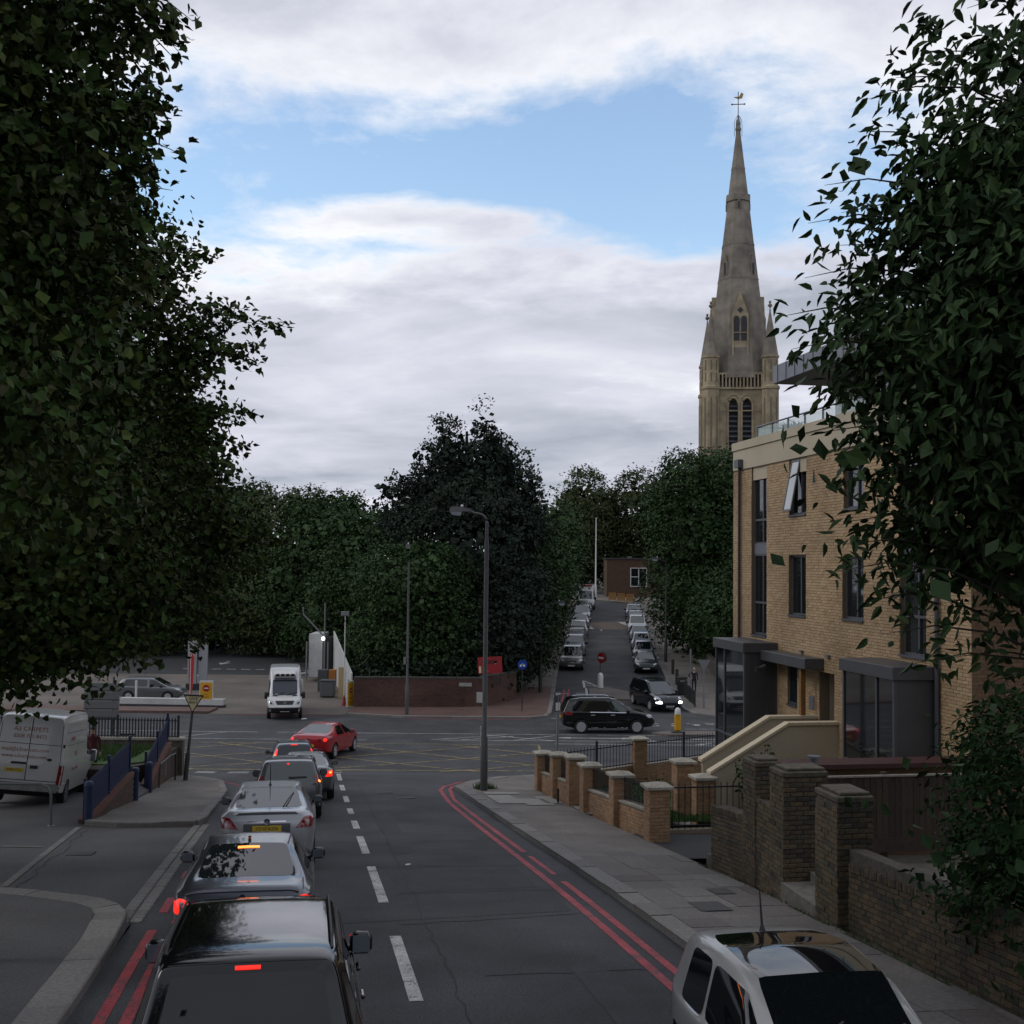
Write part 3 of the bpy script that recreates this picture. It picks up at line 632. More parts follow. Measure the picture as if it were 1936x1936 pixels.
# glazed bays
def bay(s0, s1, zt, zb, split, louvre):
    b = empty('glass_bay'); b.parent = bld; p0 = 12.3
    mb = MB(); f = .07
    for s in (s0 + f / 2, s1 - f / 2, s0 + (s1 - s0) * split): slab(mb, p0, p0 + f, s - f / 2, s + f / 2, zb, zt - .28)
    for z in (zb + .1, zb + (zt - zb) * .42): slab(mb, p0 + .003, p0 + f - .003, s0, s1, z - .03, z + .03)
    slab(mb, PF - .07, PF, s0, s0 + f, zb, zt - .28); slab(mb, PF - .07, PF, s1 - f, s1, zb, zt - .28)
    mb.build('frame', frame_grey, b)
    slabo('fascia', cladding, b, p0 - .06, PF, s0 - .06, s1 + .06, zt - .28, zt, .01)
    ed = [s0 + f, s0 + (s1 - s0) * split - f / 2, s0 + (s1 - s0) * split + f / 2, s1 - f]; zz = [zb, zb + (zt - zb) * .42, zt - .28]
    for i in (0, 2):
        for c, d in zip(zz[:-1], zz[1:]): slabo('pane', win_glass, b, p0 + .03, p0 + .04, ed[i], ed[i + 1], c + .03, d - .0)
    slabo('end_panel', cladding, b, p0 + f, PF - .07, s0 + .01, s0 + .06, zb, zt - .28)
    if louvre:
        n = 11
        for k in range(n):
            p = p0 + .13 + k * (.74 / n); slabo('slat', cladding, b, p, p + .035, s0 - .015, s0 + .008, zb + .3, zt - .35)
    slabo('end_panel', cladding, b, p0 + f, PF - .07, s1 - .06, s1 - .01, zb, zt - .28)
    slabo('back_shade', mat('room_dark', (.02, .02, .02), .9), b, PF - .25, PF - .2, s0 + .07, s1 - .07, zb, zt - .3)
bay(31.69, 34.08, 6.80, 2.0, .68, True); bay(23.07, 25.5, 6.88, 2.9, .33, False)
slabo('canopy', cladding, bld, 12.75, PF - .002, 28.6, 31.6, 6.32, 6.6, .01)
# door, entry panel, lamps, pipe
dr = slabo('door', frame_grey, bld, PF + .55, PF + .6, 28.0, 28.9, 4.3, 6.25)
slabo('pane', win_glass, dr, PF + .53, PF + .549, 28.12, 28.75, 4.5, 6.1); slabo('door_handle', zinc, dr, PF + .48, PF + .53, 28.8, 28.83, 5.0, 5.5)
slabo('post', mat('timber_post', (.22, .11, .03), .6, var=.2, vs_=9), bld, 12.85, 12.98, 29.05, 29.17, 4.3, 6.315)
slabo('door_reveal', render_cream, bld, PF + .02, PF + .55, 28.905, 29.0, 4.3, 6.25)
slabo('entry_panel', zinc, bld, PF - .03, PF + .01, 29.2, 29.5, 5.2, 5.55)
m = MB(); m.tube([V3(PF - .08, 34.5, z) for z in (2.2, 12.1)], .045, 8); m.build('drainpipe', mat('pipe_brown', (.035, .025, .022), .5), bld)
m = MB(); slab(m, PF - .19, PF, 34.33, 34.68, 12.05, 12.3); m.build('rainwater_head', frame_grey, bld)
m = MB(); m.tube([V3(PF - .08, 22.95, z) for z in (2.9, 12.1)], .05, 8); m.build('drainpipe', frame_grey, bld)
for s in (29.95, 28.3): m = MB(); slab(m, PF - .1, PF, s - .09, s + .09, 6.66, 6.72); m.build('wall_lamp', zinc, bld)
m = MB(); m.tube([V3(12.25, 30.0, 6.3), V3(12.1, 30.0, 6.22), V3(11.95, 29.95, 6.2)], [.05, .07, .08], 8); m.build('security_camera', iron, bld)
# stair
st = empty('entrance_stair'); st.parent = bld
def swall(s, foot_p, foot_z, top_p, top_z, zb):
    th = .18; pts = [V3(PF, s, zb), V3(PF, s, top_z), V3(top_p, s, top_z), V3(foot_p, s, foot_z), V3(foot_p, s, zb)]
    MB().extrude(pts, US * th).build('side_wall', render_cream, st)
    e = .05
    for (a, b) in (((PF, top_z), (top_p, top_z)), ((top_p, top_z), (foot_p - .06, foot_z - .03))):
        q = [V3(a[0], s - e, a[1] + .004), V3(b[0], s - e, b[1] + .004), V3(b[0], s - e, b[1] + .075), V3(a[0], s - e, a[1] + .075)]
        MB().extrude(q, US * (th + 2 * e)).build('coping', mat('coping_cream', (.56, .48, .34), .8, var=.08, vs_=9), st)
swall(27.8, 9.95, 3.85, 11.95, 5.0, 2.2); swall(29.02, 10.15, 3.95, 11.95, 5.0, 2.1)
for k in range(9):
    p0 = 10.2 + k * .2; slabo('step', mat('step_concrete', (.3, .28, .24), .8, var=.15, vs_=9), st, p0, 12.0 if k < 8 else PF, 27.99, 29.01, 2.2, 2.55 + (k + 1) * .195)
# penthouse and terrace
ph = empty('penthouse'); ph.parent = bld
slabo('wall', mat('penthouse_panel', (.42, .40, .36), .7), ph, 15.4, 23.5, 22.3, 32.2, 12.05, 14.48)
for a in (30.6, 28.4, 26.2, 24.0):
    f = slabo('window', frame_grey, ph, 15.33, 15.4, a, a + 1.6, 12.3, 14.4)
    slabo('pane', win_glass, f, 15.31, 15.328, a + .08, a + .76, 12.4, 14.32); slabo('pane', curtain, f, 15.31, 15.328, a + .84, a + 1.52, 12.4, 14.32)
rf = slabo('roof', zinc, ph, 13.75, 24.0, 21.9, 33.1, 14.5, 15.02)
for k in range(18): slabo('seam', cladding, rf, 13.735, 13.75, 22.2 + k * .62, 22.22 + k * .62, 14.51, 15.01)
slabo('soffit', cladding, ph, 13.78, 23.9, 21.95, 33.05, 14.485, 14.499)
bal = empty('terrace_balustrade'); bal.parent = bld
s = 33.7
while s > 23: 
    slabo('glass_panel', pale_glass, bal, 13.5, 13.512, s - 1.12, s - .03, 12.55, 13.2); slabo('post', zinc, bal, 13.48, 13.53, s - .02, s + .02, 12.4, 13.24); s -= 1.15
m = MB(); m.tube([V3(13.5, 33.75, 13.25), V3(13.5, 22.5, 13.25)], .028, 8); m.tube([V3(13.5, 33.75, 13.25), V3(18, 33.75, 13.25)], .028, 8); m.build('handrail', zinc, bal)
slabo('glass_panel', pale_glass, bal, 13.55, 17.9, 33.7, 33.712, 12.4, 13.2)
def leafy(name, m_, pts, size, seed, parent=None, up=.6):
    rng = np.random.default_rng(seed); P = np.asarray(pts); n = len(P)
    d = rng.normal(size=(n, 3)); d[:, 2] += up; d /= np.linalg.norm(d, axis=1)[:, None]
    a = np.cross(d, rng.normal(size=(n, 3))); a /= np.linalg.norm(a, axis=1)[:, None]; b = np.cross(d, a)
    sz = size * (.6 + .8 * rng.random((n, 1)))
    V = np.stack([P, P + a * sz * .5 + b * sz * .32 + d * sz * .06, P + a * sz, P + a * sz * .5 - b * sz * .32 + d * sz * .06], 1).reshape(-1, 3)
    F = np.arange(4 * n).reshape(n, 4)
    return link(name, np_mesh(name, V, F, [m_], tint=rng.random(n)), parent)
leaf_green = mat('leaf_green', (.030, .062, .014), .5, tint=1, tint_col=((.022, .046, .012), (.04, .075, .018), (.026, .052, .016), (.05, .085, .022)), spec=.3)
def pot_plant(p, s, z, h, w, n, label):
    t = thing('pot_plant', label, 'plant', V3(p, s, z)); rng = np.random.default_rng(int(s * 10))
    MB().lathe([(.16, 0), (.2, .3), (.17, .3)], seg=12).build('pot', mat('pot_grey', (.15, .14, .13), .7), t)
    fr = MB()
    for k in range(n):
        a = rng.random() * 6.28; l = w * (.6 + .5 * rng.random()); q = [Vector((0, 0, .3)), Vector((math.cos(a) * l * .4, math.sin(a) * l * .4, .3 + h * (.5 + .3 * rng.random()))), Vector((math.cos(a) * l, math.sin(a) * l, .3 + h * (.45 + .5 * rng.random())))]
        sd = Vector((-math.sin(a), math.cos(a), 0)) * .035
        i = [q[0] - sd, q[0] + sd, q[1] + sd, q[1] - sd, q[2]]; fr.add(i, [(0, 1, 2, 3), (3, 2, 4)])
    fr.build('fronds', leaf_green, t)
pot_plant(14.3, 33.0, 12.4, .75, .7, 70, 'bushy green pot plant behind the glass at the far end of the roof terrace')
pot_plant(14.0, 31.8, 12.4, .6, .6, 26, 'spiky palm in a pot behind the glass balustrade of the roof terrace')
# ================================================================ FRONT GARDEN WALLS
gw = thing('garden_wall', 'low yellow brick garden wall with stone capped piers and iron railings along the pavement', 'wall')
def pier(p, s, ztop, w=.45, parent=gw, m_=garden_brick, capm=coping, capw=.6, proud=0):
    x, y = R(p, s); zg = G(x, y); h = ztop - .14 - zg + .1
    core = MB(); core.box(V3(p, s, zg - .1 + h / 2), (w - .012, w - .012, h), RZ); c = core.build('pier', mortar, parent)
    nb = NB(); z0 = zg - .1
    nb.face(V3(p - w / 2, s - w / 2, z0), UP, -US, w, h); nb.face(V3(p - w / 2, s + w / 2, z0), -US, -UP, w, h, jit=.003); nb.face(V3(p + w / 2, s - w / 2, z0), US, UP, w, h); nb.face(V3(p + w / 2, s + w / 2, z0), -UP, US, w, h)
    nb.stuff('brickwork', m_, c)
    a = capw / 2; z = ztop - .14
    cap = MB(); V = [V3(p + sx * a, s + sy * a, z) for sx, sy in ((-1, -1), (1, -1), (1, 1), (-1, 1))] + [V3(p + sx * a, s + sy * a, z + .06) for sx, sy in ((-1, -1), (1, -1), (1, 1), (-1, 1))] + [V3(p, s, z + .14)]
    cap.add(V, [(3, 2, 1, 0), (0, 1, 5, 4), (1, 2, 6, 5), (2, 3, 7, 6), (3, 0, 4, 7), (4, 5, 8), (5, 6, 8), (6, 7, 8), (7, 4, 8)]); cap.build('cap', capm, c); return c
PP = [(37.6, 2.92), (35.2, 3.26), (32.95, 3.56), (31.2, 3.62), (28.05, 3.93), (25.0, 4.22)]
for s, z in PP: pier(7.68, s, z)
RAIL = {}
def rail_run(parent, a, b, z0a, z0b, h, n, m_=iron, r=.011, flat=None, spike=True, post=None, name='rail_bar'):
    """upright bars from a to b, each a part; top and bottom rails"""
    a, b = Vector(a), Vector(b)
    key = (m_.name, round(h, 2), r, flat, spike)
    if key not in RAIL:
        mb = MB()
        if flat: mb.box((0, 0, h / 2), (flat, .012, h))
        else: mb.tube([(0, 0, 0), (0, 0, h)], r, 6)
        if spike: mb.tube([(0, 0, h), (0, 0, h + .07)], [r * 1.6, .001], 5)
        RAIL[key] = mb.mesh(name, m_)
    ang = math.atan2(b.y - a.y, b.x - a.x)
    for k in range(n):
        t = (k + .5) / n; o = link(name, RAIL[key], parent); p = a + (b - a) * t; o.location = (p.x, p.y, z0a + (z0b - z0a) * t); o.rotation_euler = (0, 0, ang)
    mb = MB()
    for f in (.06, h - .08): mb.extrude([(a.x, a.y, z0a + f), (b.x, b.y, z0b + f), (b.x, b.y, z0b + f + .035), (a.x, a.y, z0a + f + .035)], (0.025 * math.sin(ang), -.025 * math.cos(ang), 0))
    mb.build('rail', m_, parent)
def low_wall(s0, s1, p=7.6, h=.62, th=.215, parent=gw, m_=garden_brick, rail=True, nbars=None):
    z0, z1 = G(*R(p, s0)) + .08, G(*R(p, s1)) + .08; L_ = s1 - s0
    core = MB(); core.extrude([V3(p + .01, s0, z0 - .1), V3(p + .01, s1, z1 - .1), V3(p + .01, s1, z1 + h), V3(p + .01, s0, z0 + h)], UP * (th - .02)); c = core.build('panel_wall', mortar, parent)
    nb = NB(); sl = (z1 - z0) / L_
    nb.face(V3(p, s0, z0 - .1), US, -UP, L_, h + .1, slope=sl); nb.stuff('brickwork', m_, c)
    MB().extrude([V3(p - .03, s0, z0 + h), V3(p - .03, s1, z1 + h), V3(p - .03, s1, z1 + h + .05), V3(p - .03, s0, z0 + h + .05)], UP * (th + .06)).build('coping', coping, c)
    if rail: rail_run(parent, R(p + .1, s0), R(p + .1, s1), z0 + h + .05, z1 + h + .05, .55, nbars or int(L_ / .11), spike=False)
low_wall(25.24, 27.8); low_wall(28.3, 30.95); low_wall(33.2, 34.95); low_wall(35.45, 37.35)
# return railing over the lawn beside the driveway
x0, y0 = R(7.95, 26.3); 
core = MB(); core.extrude([V3(7.9, 26.2, 2.5), V3(13.25, 26.2, 2.5), V3(13.25, 26.2, 2.86), V3(7.9, 26.2, 2.86)], US * .2); cw = core.build('panel_wall', mortar, gw)
nb = NB(); nb.face(V3(7.9, 26.2, 2.5), UP, -US, 5.3, .35); nb.stuff('brickwork', garden_brick, cw)
rail_run(gw, R(7.95, 26.3), R(10.6, 26.3), 2.86, 2.86, 1.02, 18)
# back boundary towards the crossroad
pier(11.6, 39.9, 2.98); pier(9.75, 29.45, 3.98); pier(9.75, 27.85, 3.86)
ax, ay = R(7.95, 38.0); bx, by = R(11.4, 39.9); cx_, cy_ = R(11.85, 40.0); dx, dy = R(15.0, 41.7)
for (a, b, n) in (((ax, ay), (bx, by), 26), ((cx_, cy_), (dx, dy), 26)):
    mb = MB(); A, B = Vector((*a, 1.0)), Vector((*b, 1.0)); u = (B - A).normalized(); nn = Vector((u.y, -u.x, 0))
    mb.extrude([A, B, B + UZ * .95, A + UZ * .95], nn * -.2); c = mb.build('panel_wall', mortar, gw)
    nb = NB(); nb.face(A + nn * .004, u, nn, (B - A).length, .94); nb.stuff('brickwork', garden_brick, c)
    rail_run(gw, a, b, 1.95, 1.95, .8, n, m_=mat('rail_navy', (.012, .018, .035), .5), spike=True)
    mb = MB(); q = A + (B - A) * .55; mb.tube([(q.x, q.y, 1.9), (q.x, q.y, 2.95)], .045, 8); mb.build('rail_post', mat('rail_navy', (.012, .018, .035), .5), gw)
# small shrubs in the garden
def shrub(name, label, x, y, h, w, n, seed, size=.09, stems=8, z=None, cat='shrub', up=.5, grp=None):
    t = thing(name, label, cat, (x, y, G(x, y) if z is None else z), group=grp); rng = np.random.default_rng(seed)
    st_ = MB(); P = []
    for k in range(stems):
        a = rng.random() * 6.28; l = w * (.3 + .7 * rng.random()); tip = Vector((math.cos(a) * l, math.sin(a) * l, h * (.65 + .4 * rng.random()))); st_.tube([(0, 0, 0), tip * .5 + Vector((0, 0, h * .1)), tip], [.018, .012, .004], 5)
        for _ in range(n // stems):
            f = .25 + .75 * rng.random(); P.append(tip * f + Vector(rng.normal(size=3) * w * .22))
    st_.build('stems', mat('bark', (.05, .04, .03), .9, var=.4, vs_=12), t); lf = leafy('leaves', leaf_green, P, size, seed, t, up); tag(lf, kind='stuff'); return t
shrub('garden_shrub', 'loose upright shrub against the cream stair wall behind the driveway railing', *R(10.8, 27.2), 2.0, .45, 900, 4, .10)
shrub('garden_shrub', 'small dark shrub on the lawn behind the yellow brick piers', *R(10.2, 33.6), .8, .5, 500, 5)
# ================================================================ OLD BRICK WALL
ow = thing('old_wall', 'weathered old brick garden wall with tall crumbling piers beside the near pavement', 'wall')
nb = NB(); PW = 7.62
def old_seg(s0, s1, z0, z1, th=.25, slope=True):
    """z0,z1 top heights at s0 and s1"""
    g0, g1 = G(*R(PW, s0)) + .02, G(*R(PW, s1)) + .02
    mb = MB(); mb.extrude([V3(PW + .012, s0, g0 - .1), V3(PW + .012, s1, g1 - .1), V3(PW + .012, s1, z1), V3(PW + .012, s0, z0)], UP * (th - .02)); c = mb.build('wall_core', mortar_dark, ow)
    sl = (g1 - g0) / (s1 - s0); h = min(z0 - g0, z1 - g1)
    nb.face(V3(PW, s0, g0), US, -UP, s1 - s0, h - .06, slope=sl, jit=.004)
    cp = MB(); zz = g0 + h - .05
    n = max(1, int((s1 - s0) / .075))
    k = 0.0
    while k < s1 - s0 - .05:
        z = zz + sl * (k + .03) + .035; cp.box(V3(PW + th / 2, s0 + k + .033, z + random.uniform(-.006, .006)), (th + .05 + random.uniform(-.01, .01), .064, .11), Matrix.Rotation(RZ, 3, 'Z') @ Matrix.Rotation(sl, 3, 'X'), .008); k += .075
    cp.build('coping', old_brick, ow)
def old_pier(p0, p1, s0, s1, zt, lean=0):
    g = G(*R(p0, s0)) + .0
    slabo('wall_core', mortar_dark, ow, p0 + .012, p1 - .012, s0 + .012, s1 - .012, g - .2, zt - .06)
    h = zt - g
    nb.face(V3(p0, s1, g), -US, -UP, s1 - s0, h - .1, jit=.007); nb.face(V3(p0, s0, g), UP, -US, p1 - p0, h - .1, jit=.007); nb.face(V3(p1, s0, g), US, UP, s1 - s0, h - .1)
    cp = MB(); cp.box(V3((p0 + p1) / 2, (s0 + s1) / 2, zt - .06), (p1 - p0 + .03, s1 - s0 + .03, .09), Matrix.Rotation(RZ, 3, 'Z'), .015); cp.box(V3((p0 + p1) / 2 + .02, (s0 + s1) / 2, zt + .01), (p1 - p0 - .08, s1 - s0 - .08, .05), Matrix.Rotation(RZ, 3, 'Z'), .012); cp.build('cap', mat('mossy_cap', (.085, .074, .052), .9, var=.4, vs_=10), ow)
old_seg(8.0, 15.6, 5.42, 5.0); old_seg(19.1, 21.3, 4.72, 4.42)
old_pier(7.46, 8.0, 15.62, 16.35, 5.75); old_pier(7.56, 8.3, 17.75, 18.3, 5.72); old_pier(7.6, 8.05, 19.05, 19.6, 5.66); 
slabo('wall_core', mortar_dark, ow, 7.66, 8.15, 18.3, 19.06, 3.2, 5.0); nb.face(V3(7.62, 18.3, 3.55), US, -UP, .76, 1.5, jit=.007)
random.seed(8)
brick_objects(nb, 'brick', old_brick, ow, 300)
slabo('gate_step', mat('step_worn', (.15, .14, .12), .85, var=.3, vs_=8), ow, 7.5, 8.6, 16.36, 17.74, 3.4, 3.97); slabo('gate_step', mat('step_worn', (.15, .14, .12), .85), ow, 8.0, 9.4, 16.36, 17.74, 3.6, 4.12)
# timber fence behind
fn = thing('timber_fence', 'dark brown close boarded timber fence behind the old brick wall', 'fence')
wood = mat('fence_wood', (.040, .027, .017), .85, var=.35, vs_=14, bump=.3, bs=30, tint=1, tint_col=((.052, .034, .021), (.031, .021, .014), (.045, .03, .02)))
FB = MB().box((0, 0, .56), (.118, .018, 1.12), None, .003).mesh('fence_board', wood)
for k in range(32):
    o = link('fence_board', FB, fn); o.location = V3(8.75 + k * .123, 20.2 + .006 * (k % 2), 4.0 + random.uniform(-.01, .01)); o.rotation_euler = (random.uniform(-.01, .01), 0, RZ)
slabo('cap_rail', mat('rail_grey', (.22, .2, .17), .7, var=.2, vs_=8), fn, 8.7, 12.7, 20.16, 20.25, 5.13, 5.16); slabo('gravel_board', wood, fn, 8.7, 12.7, 20.17, 20.23, 3.75, 4.02)
for p in (8.7, 10.6, 12.5): slabo('post', wood, fn, p - .05, p + .05, 20.24, 20.34, 3.6, 5.2)
rb = thing('red_shed', 'low shed with a dark red painted roof edge behind the timber fence', 'shed')
slabo('wall', brown_brick, rb, 9.0, 13.0, 21.2, 21.6, 3.3, 5.14); slabo('roof', mat('red_roof', (.045, .010, .008), .6, var=.2, vs_=6), rb, 8.85, 13.2, 20.95, 21.65, 5.145, 5.23)
m = MB(); m.tube([V3(9.55, 21.0, 5.2), V3(9.55, 21.0, 5.36)], .07, 10); m.tube([V3(9.55, 21.0, 5.36), V3(9.55, 21.0, 5.4)], .13, 10); m.build('vent', zinc, rb)
# flower bed and slab in the front garden
fb = thing('garden_steps', 'weathered stone step and low planter in the front garden behind the old wall', 'garden step')
slabo('slab', mat('step_stone', (.2, .17, .13), .85, var=.3, vs_=9), fb, 9.4, 11.4, 13.6, 15.2, 4.2, 4.62, .02); slabo('edging', coping, fb, 8.4, 8.55, 12.5, 17.5, 4.1, 4.36)
shrub('garden_plant', 'tuft of pale green leaves growing behind the top of the old wall', *R(8.3, 13.6), .55, .35, 260, 9, .12, 9, z=4.75, cat='plant')
# ================================================================ FAR BRICK WALL AND CORNER
bw = thing('boundary_wall', 'long dark red brick boundary wall under the trees across the junction', 'wall')
nb = NB()
for (a, b, z0, h) in (((-9.55, 71.6), (-1.65, 72.0), 0.05, 1.82), ((-1.6, 72.0), (.35, 75.0), .08, 1.9), ((.35, 75.0), (.6, 82), .15, 1.9)):
    A, B = Vector((*a, z0)), Vector((*b, z0)); u = (B - A).normalized(); nn = Vector((u.y, -u.x, 0))
    MB().extrude([A, B, B + UZ * h, A + UZ * h], -nn * .3).build('wall_core', mortar_dark, bw); nb.face(A + nn * .006, u, nn, (B - A).length, h, bl=.215)
    MB().extrude([A + nn * .04 + UZ * h, B + nn * .04 + UZ * h, B + nn * .04 + UZ * (h + .09), A + nn * .04 + UZ * (h + .09)], -nn * .38).build('coping', mat('dark_coping', (.07, .066, .06), .9, var=.3, vs_=6), bw)
nb.stuff('brickwork', red_brick, bw)
o = MB().box((-2.75, 71.9, 1.52), (.78, .03, .22)).build('name_plate', mat('plate_pale', (.32, .31, .28), .6, var=.3, vs_=14), bw)
w2_ = thing('boundary_wall', 'low grey wall running up the right hand side of the far street', 'wall')
for (a, b) in (((14.2, 73), (14.9, 86)), ((14.9, 86), (15.3, 100))):
    A, B = Vector((*a, G(*a) - .1)), Vector((*b, G(*b) - .1)); nn = Vector((.3, 0, 0)); MB().extrude([A, B, B + UZ * 1.25, A + UZ * 1.25], nn).build('wall_panel', mat('wall_grey', (.10, .095, .085), .9, var=.3, vs_=4), w2_)
# ================================================================ CHURCH SPIRE
ch = thing('church_tower', 'tall stone church tower with an octagonal spire and corner pinnacles', 'church', (25.6, 132, 0), (0, 0, rad(-6)))
stone = mat('church_stone', (.31, .255, .165), .9, var=.28, vs_=1.1, var2=.22, vs2=.32)
stone_d = mat('spire_stone', (.21, .185, .15), .9, var=.3, vs_=.9, var2=.22, vs2=.3)
dark_op = mat('louvre_dark', (.03, .032, .04), .7)
louvre = mat('louvre_slate', (.13, .13, .145), .7, var=.2, vs_=2)
T = MB(); hw = 3.35
# tower body with belfry openings on the near face left open
for (x0, x1, z0, z1) in ((-hw, -1.25, 3, 28.6), (-.25, .25, 3, 28.6), (1.25, hw, 3, 28.6), (-1.25, -.25, 3, 18.5), (.25, 1.25, 3, 18.5), (-1.25, -.25, 27.6, 28.6), (.25, 1.25, 27.6, 28.6)): T.box(((x0 + x1) / 2, -hw + .35, (z0 + z1) / 2), (x1 - x0, .7, z1 - z0))
T.box((0, .35, 15.8), (2 * hw, 2 * hw - .7, 25.6)); T.build('tower', stone, ch)
def lancet(mb, x, y, z0, z1, w, d):
    pts = [(x - w, y, z0), (x + w, y, z0), (x + w, y, z1 - w * 1.5)] + [(x + w * math.cos(a), y, z1 - w * 1.5 + 1.5 * w * math.sin(a)) for a in (.4, .8, 1.2)] + [(x, y, z1)] + [(x - w * math.cos(a), y, z1 - w * 1.5 + 1.5 * w * math.sin(a)) for a in (1.2, .8, .4)] + [(x - w, y, z1 - w * 1.5)]
    mb.extrude(pts, (0, d, 0)); return mb
for x in (-.75, .75):
    o = MB(); lancet(o, x, -hw + .62, 18.5, 27.4, .5, .06); bf = o.build('belfry_opening', dark_op, ch)
    for k in range(15):
        o = MB(); o.box((x, -hw + .42, 18.9 + k * .56), (1.0, .36, .06), Matrix.Rotation(rad(35), 3, 'X')); o.build('louvre', louvre, bf)
    fr = MB(); pts = [(x - .62, 18.5), (x - .62, 26.7)] + [(x - .62 * math.cos(a), 26.7 + .95 * math.sin(a)) for a in (.4, .8, 1.2, 1.57, 1.94, 2.34, 2.74)] + [(x + .62, 26.7), (x + .62, 18.5)]
    fr.tube([(a, -hw - .03, b) for a, b in pts], .14, 6); fr.tube([(x + (a - x) * 1.5, -hw + .02, 26.7 + (b - 26.7) * 1.35 if b > 26.7 else b) for a, b in pts[1:-1]], .12, 6); fr.build('arch', stone, bf)
sc_ = MB(); sc_.box((0, 0, 28.7), (2 * hw + .5, 2 * hw + .5, .22)); sc_.box((0, 0, 26.2), (2 * hw + .12, 2 * hw + .12, .14)); sc_.box((0, 0, 30.35), (2 * hw + .2, 2 * hw + .2, .2)); sc_.build('string_course', stone, ch)
for k in range(13):
    o = MB(); o.box((-2.35 + k * .39, -hw, 29.5), (.16, .24, 1.5)); o.build('baluster', stone, ch)
MB().box((0, .35, 29.5), (2 * hw - .9, 2 * hw - 1.3, 1.48)).build('parapet_core', stone_d, ch)
def octo(mb, x, y, prof, rot=math.pi / 8): 
    V = []; n = 8
    for r, z in prof: V += [(x + r * math.cos(rot + k * math.pi / 4), y + r * math.sin(rot + k * math.pi / 4), z) for k in range(n)]
    F = [(i * n + k, i * n + (k + 1) % n, (i + 1) * n + (k + 1) % n, (i + 1) * n + k) for i in range(len(prof) - 1) for k in range(n)] + [tuple(range(n))[::-1], tuple(range((len(prof) - 1) * n, len(prof) * n))]
    mb.add(V, F); return mb
def finial(x, y, z, sc, par):
    f = MB(); f.lathe([(.06 * sc, 0), (.10 * sc, .25 * sc), (.06 * sc, .3 * sc), (.06 * sc, .55 * sc), (.26 * sc, .72 * sc), (.22 * sc, .9 * sc), (.08 * sc, 1.0 * sc), (.16 * sc, 1.15 * sc), (.1 * sc, 1.3 * sc)], (x, y, z), seg=8); f.build('finial', stone_d, par)
for sx in (-1, 1):
    for sy in (-1, 1):
        x, y = sx * 3.25, sy * 3.25
        t = MB(); octo(t, x, y, [(1.0, 3), (1.0, 28.5), (1.12, 28.6), (1.12, 28.85), (.92, 29.0), (.92, 32.0), (1.04, 32.1), (1.04, 32.3)]); tu = t.build('turret', stone, ch)
        q = MB(); octo(q, x, y, [(.95, 32.3), (.07, 37.4)]); q.build('pinnacle', stone_d, tu); finial(x, y, 37.2, 1.0, tu)
        r_ = MB()
        for k in range(8):
            a = k * math.pi / 4; 
            for (z0, z1) in ((19.0, 27.6), (29.4, 30.4), (30.7, 31.8)): r_.box((x + (.93 if z0 < 29 else .86) * math.cos(a), y + (.93 if z0 < 29 else .86) * math.sin(a), (z0 + z1) / 2), (.06, .16, z1 - z0), a)
        r_.build('slit_panel', mat('stone_shadow', (.17, .145, .105), .9), tu)
sp_ = MB(); ra = lambda z: .1155 * (61 - z) * 1.06
octo(sp_, 0, 0, [(ra(30), 29.9), (ra(40), 40), (ra(50.6), 50.6), (ra(50.6) + .16, 50.65), (ra(50.6) + .16, 51.4), (ra(51.4), 51.5), (ra(59.0), 59.0)]); sp_.build('spire', stone_d, ch)
for z in (41.5, 45.5, 54.5): octo(MB(), 0, 0, [(ra(z) + .04, z - .1), (ra(z) + .04, z + .1)]).build('band', stone_d, ch)
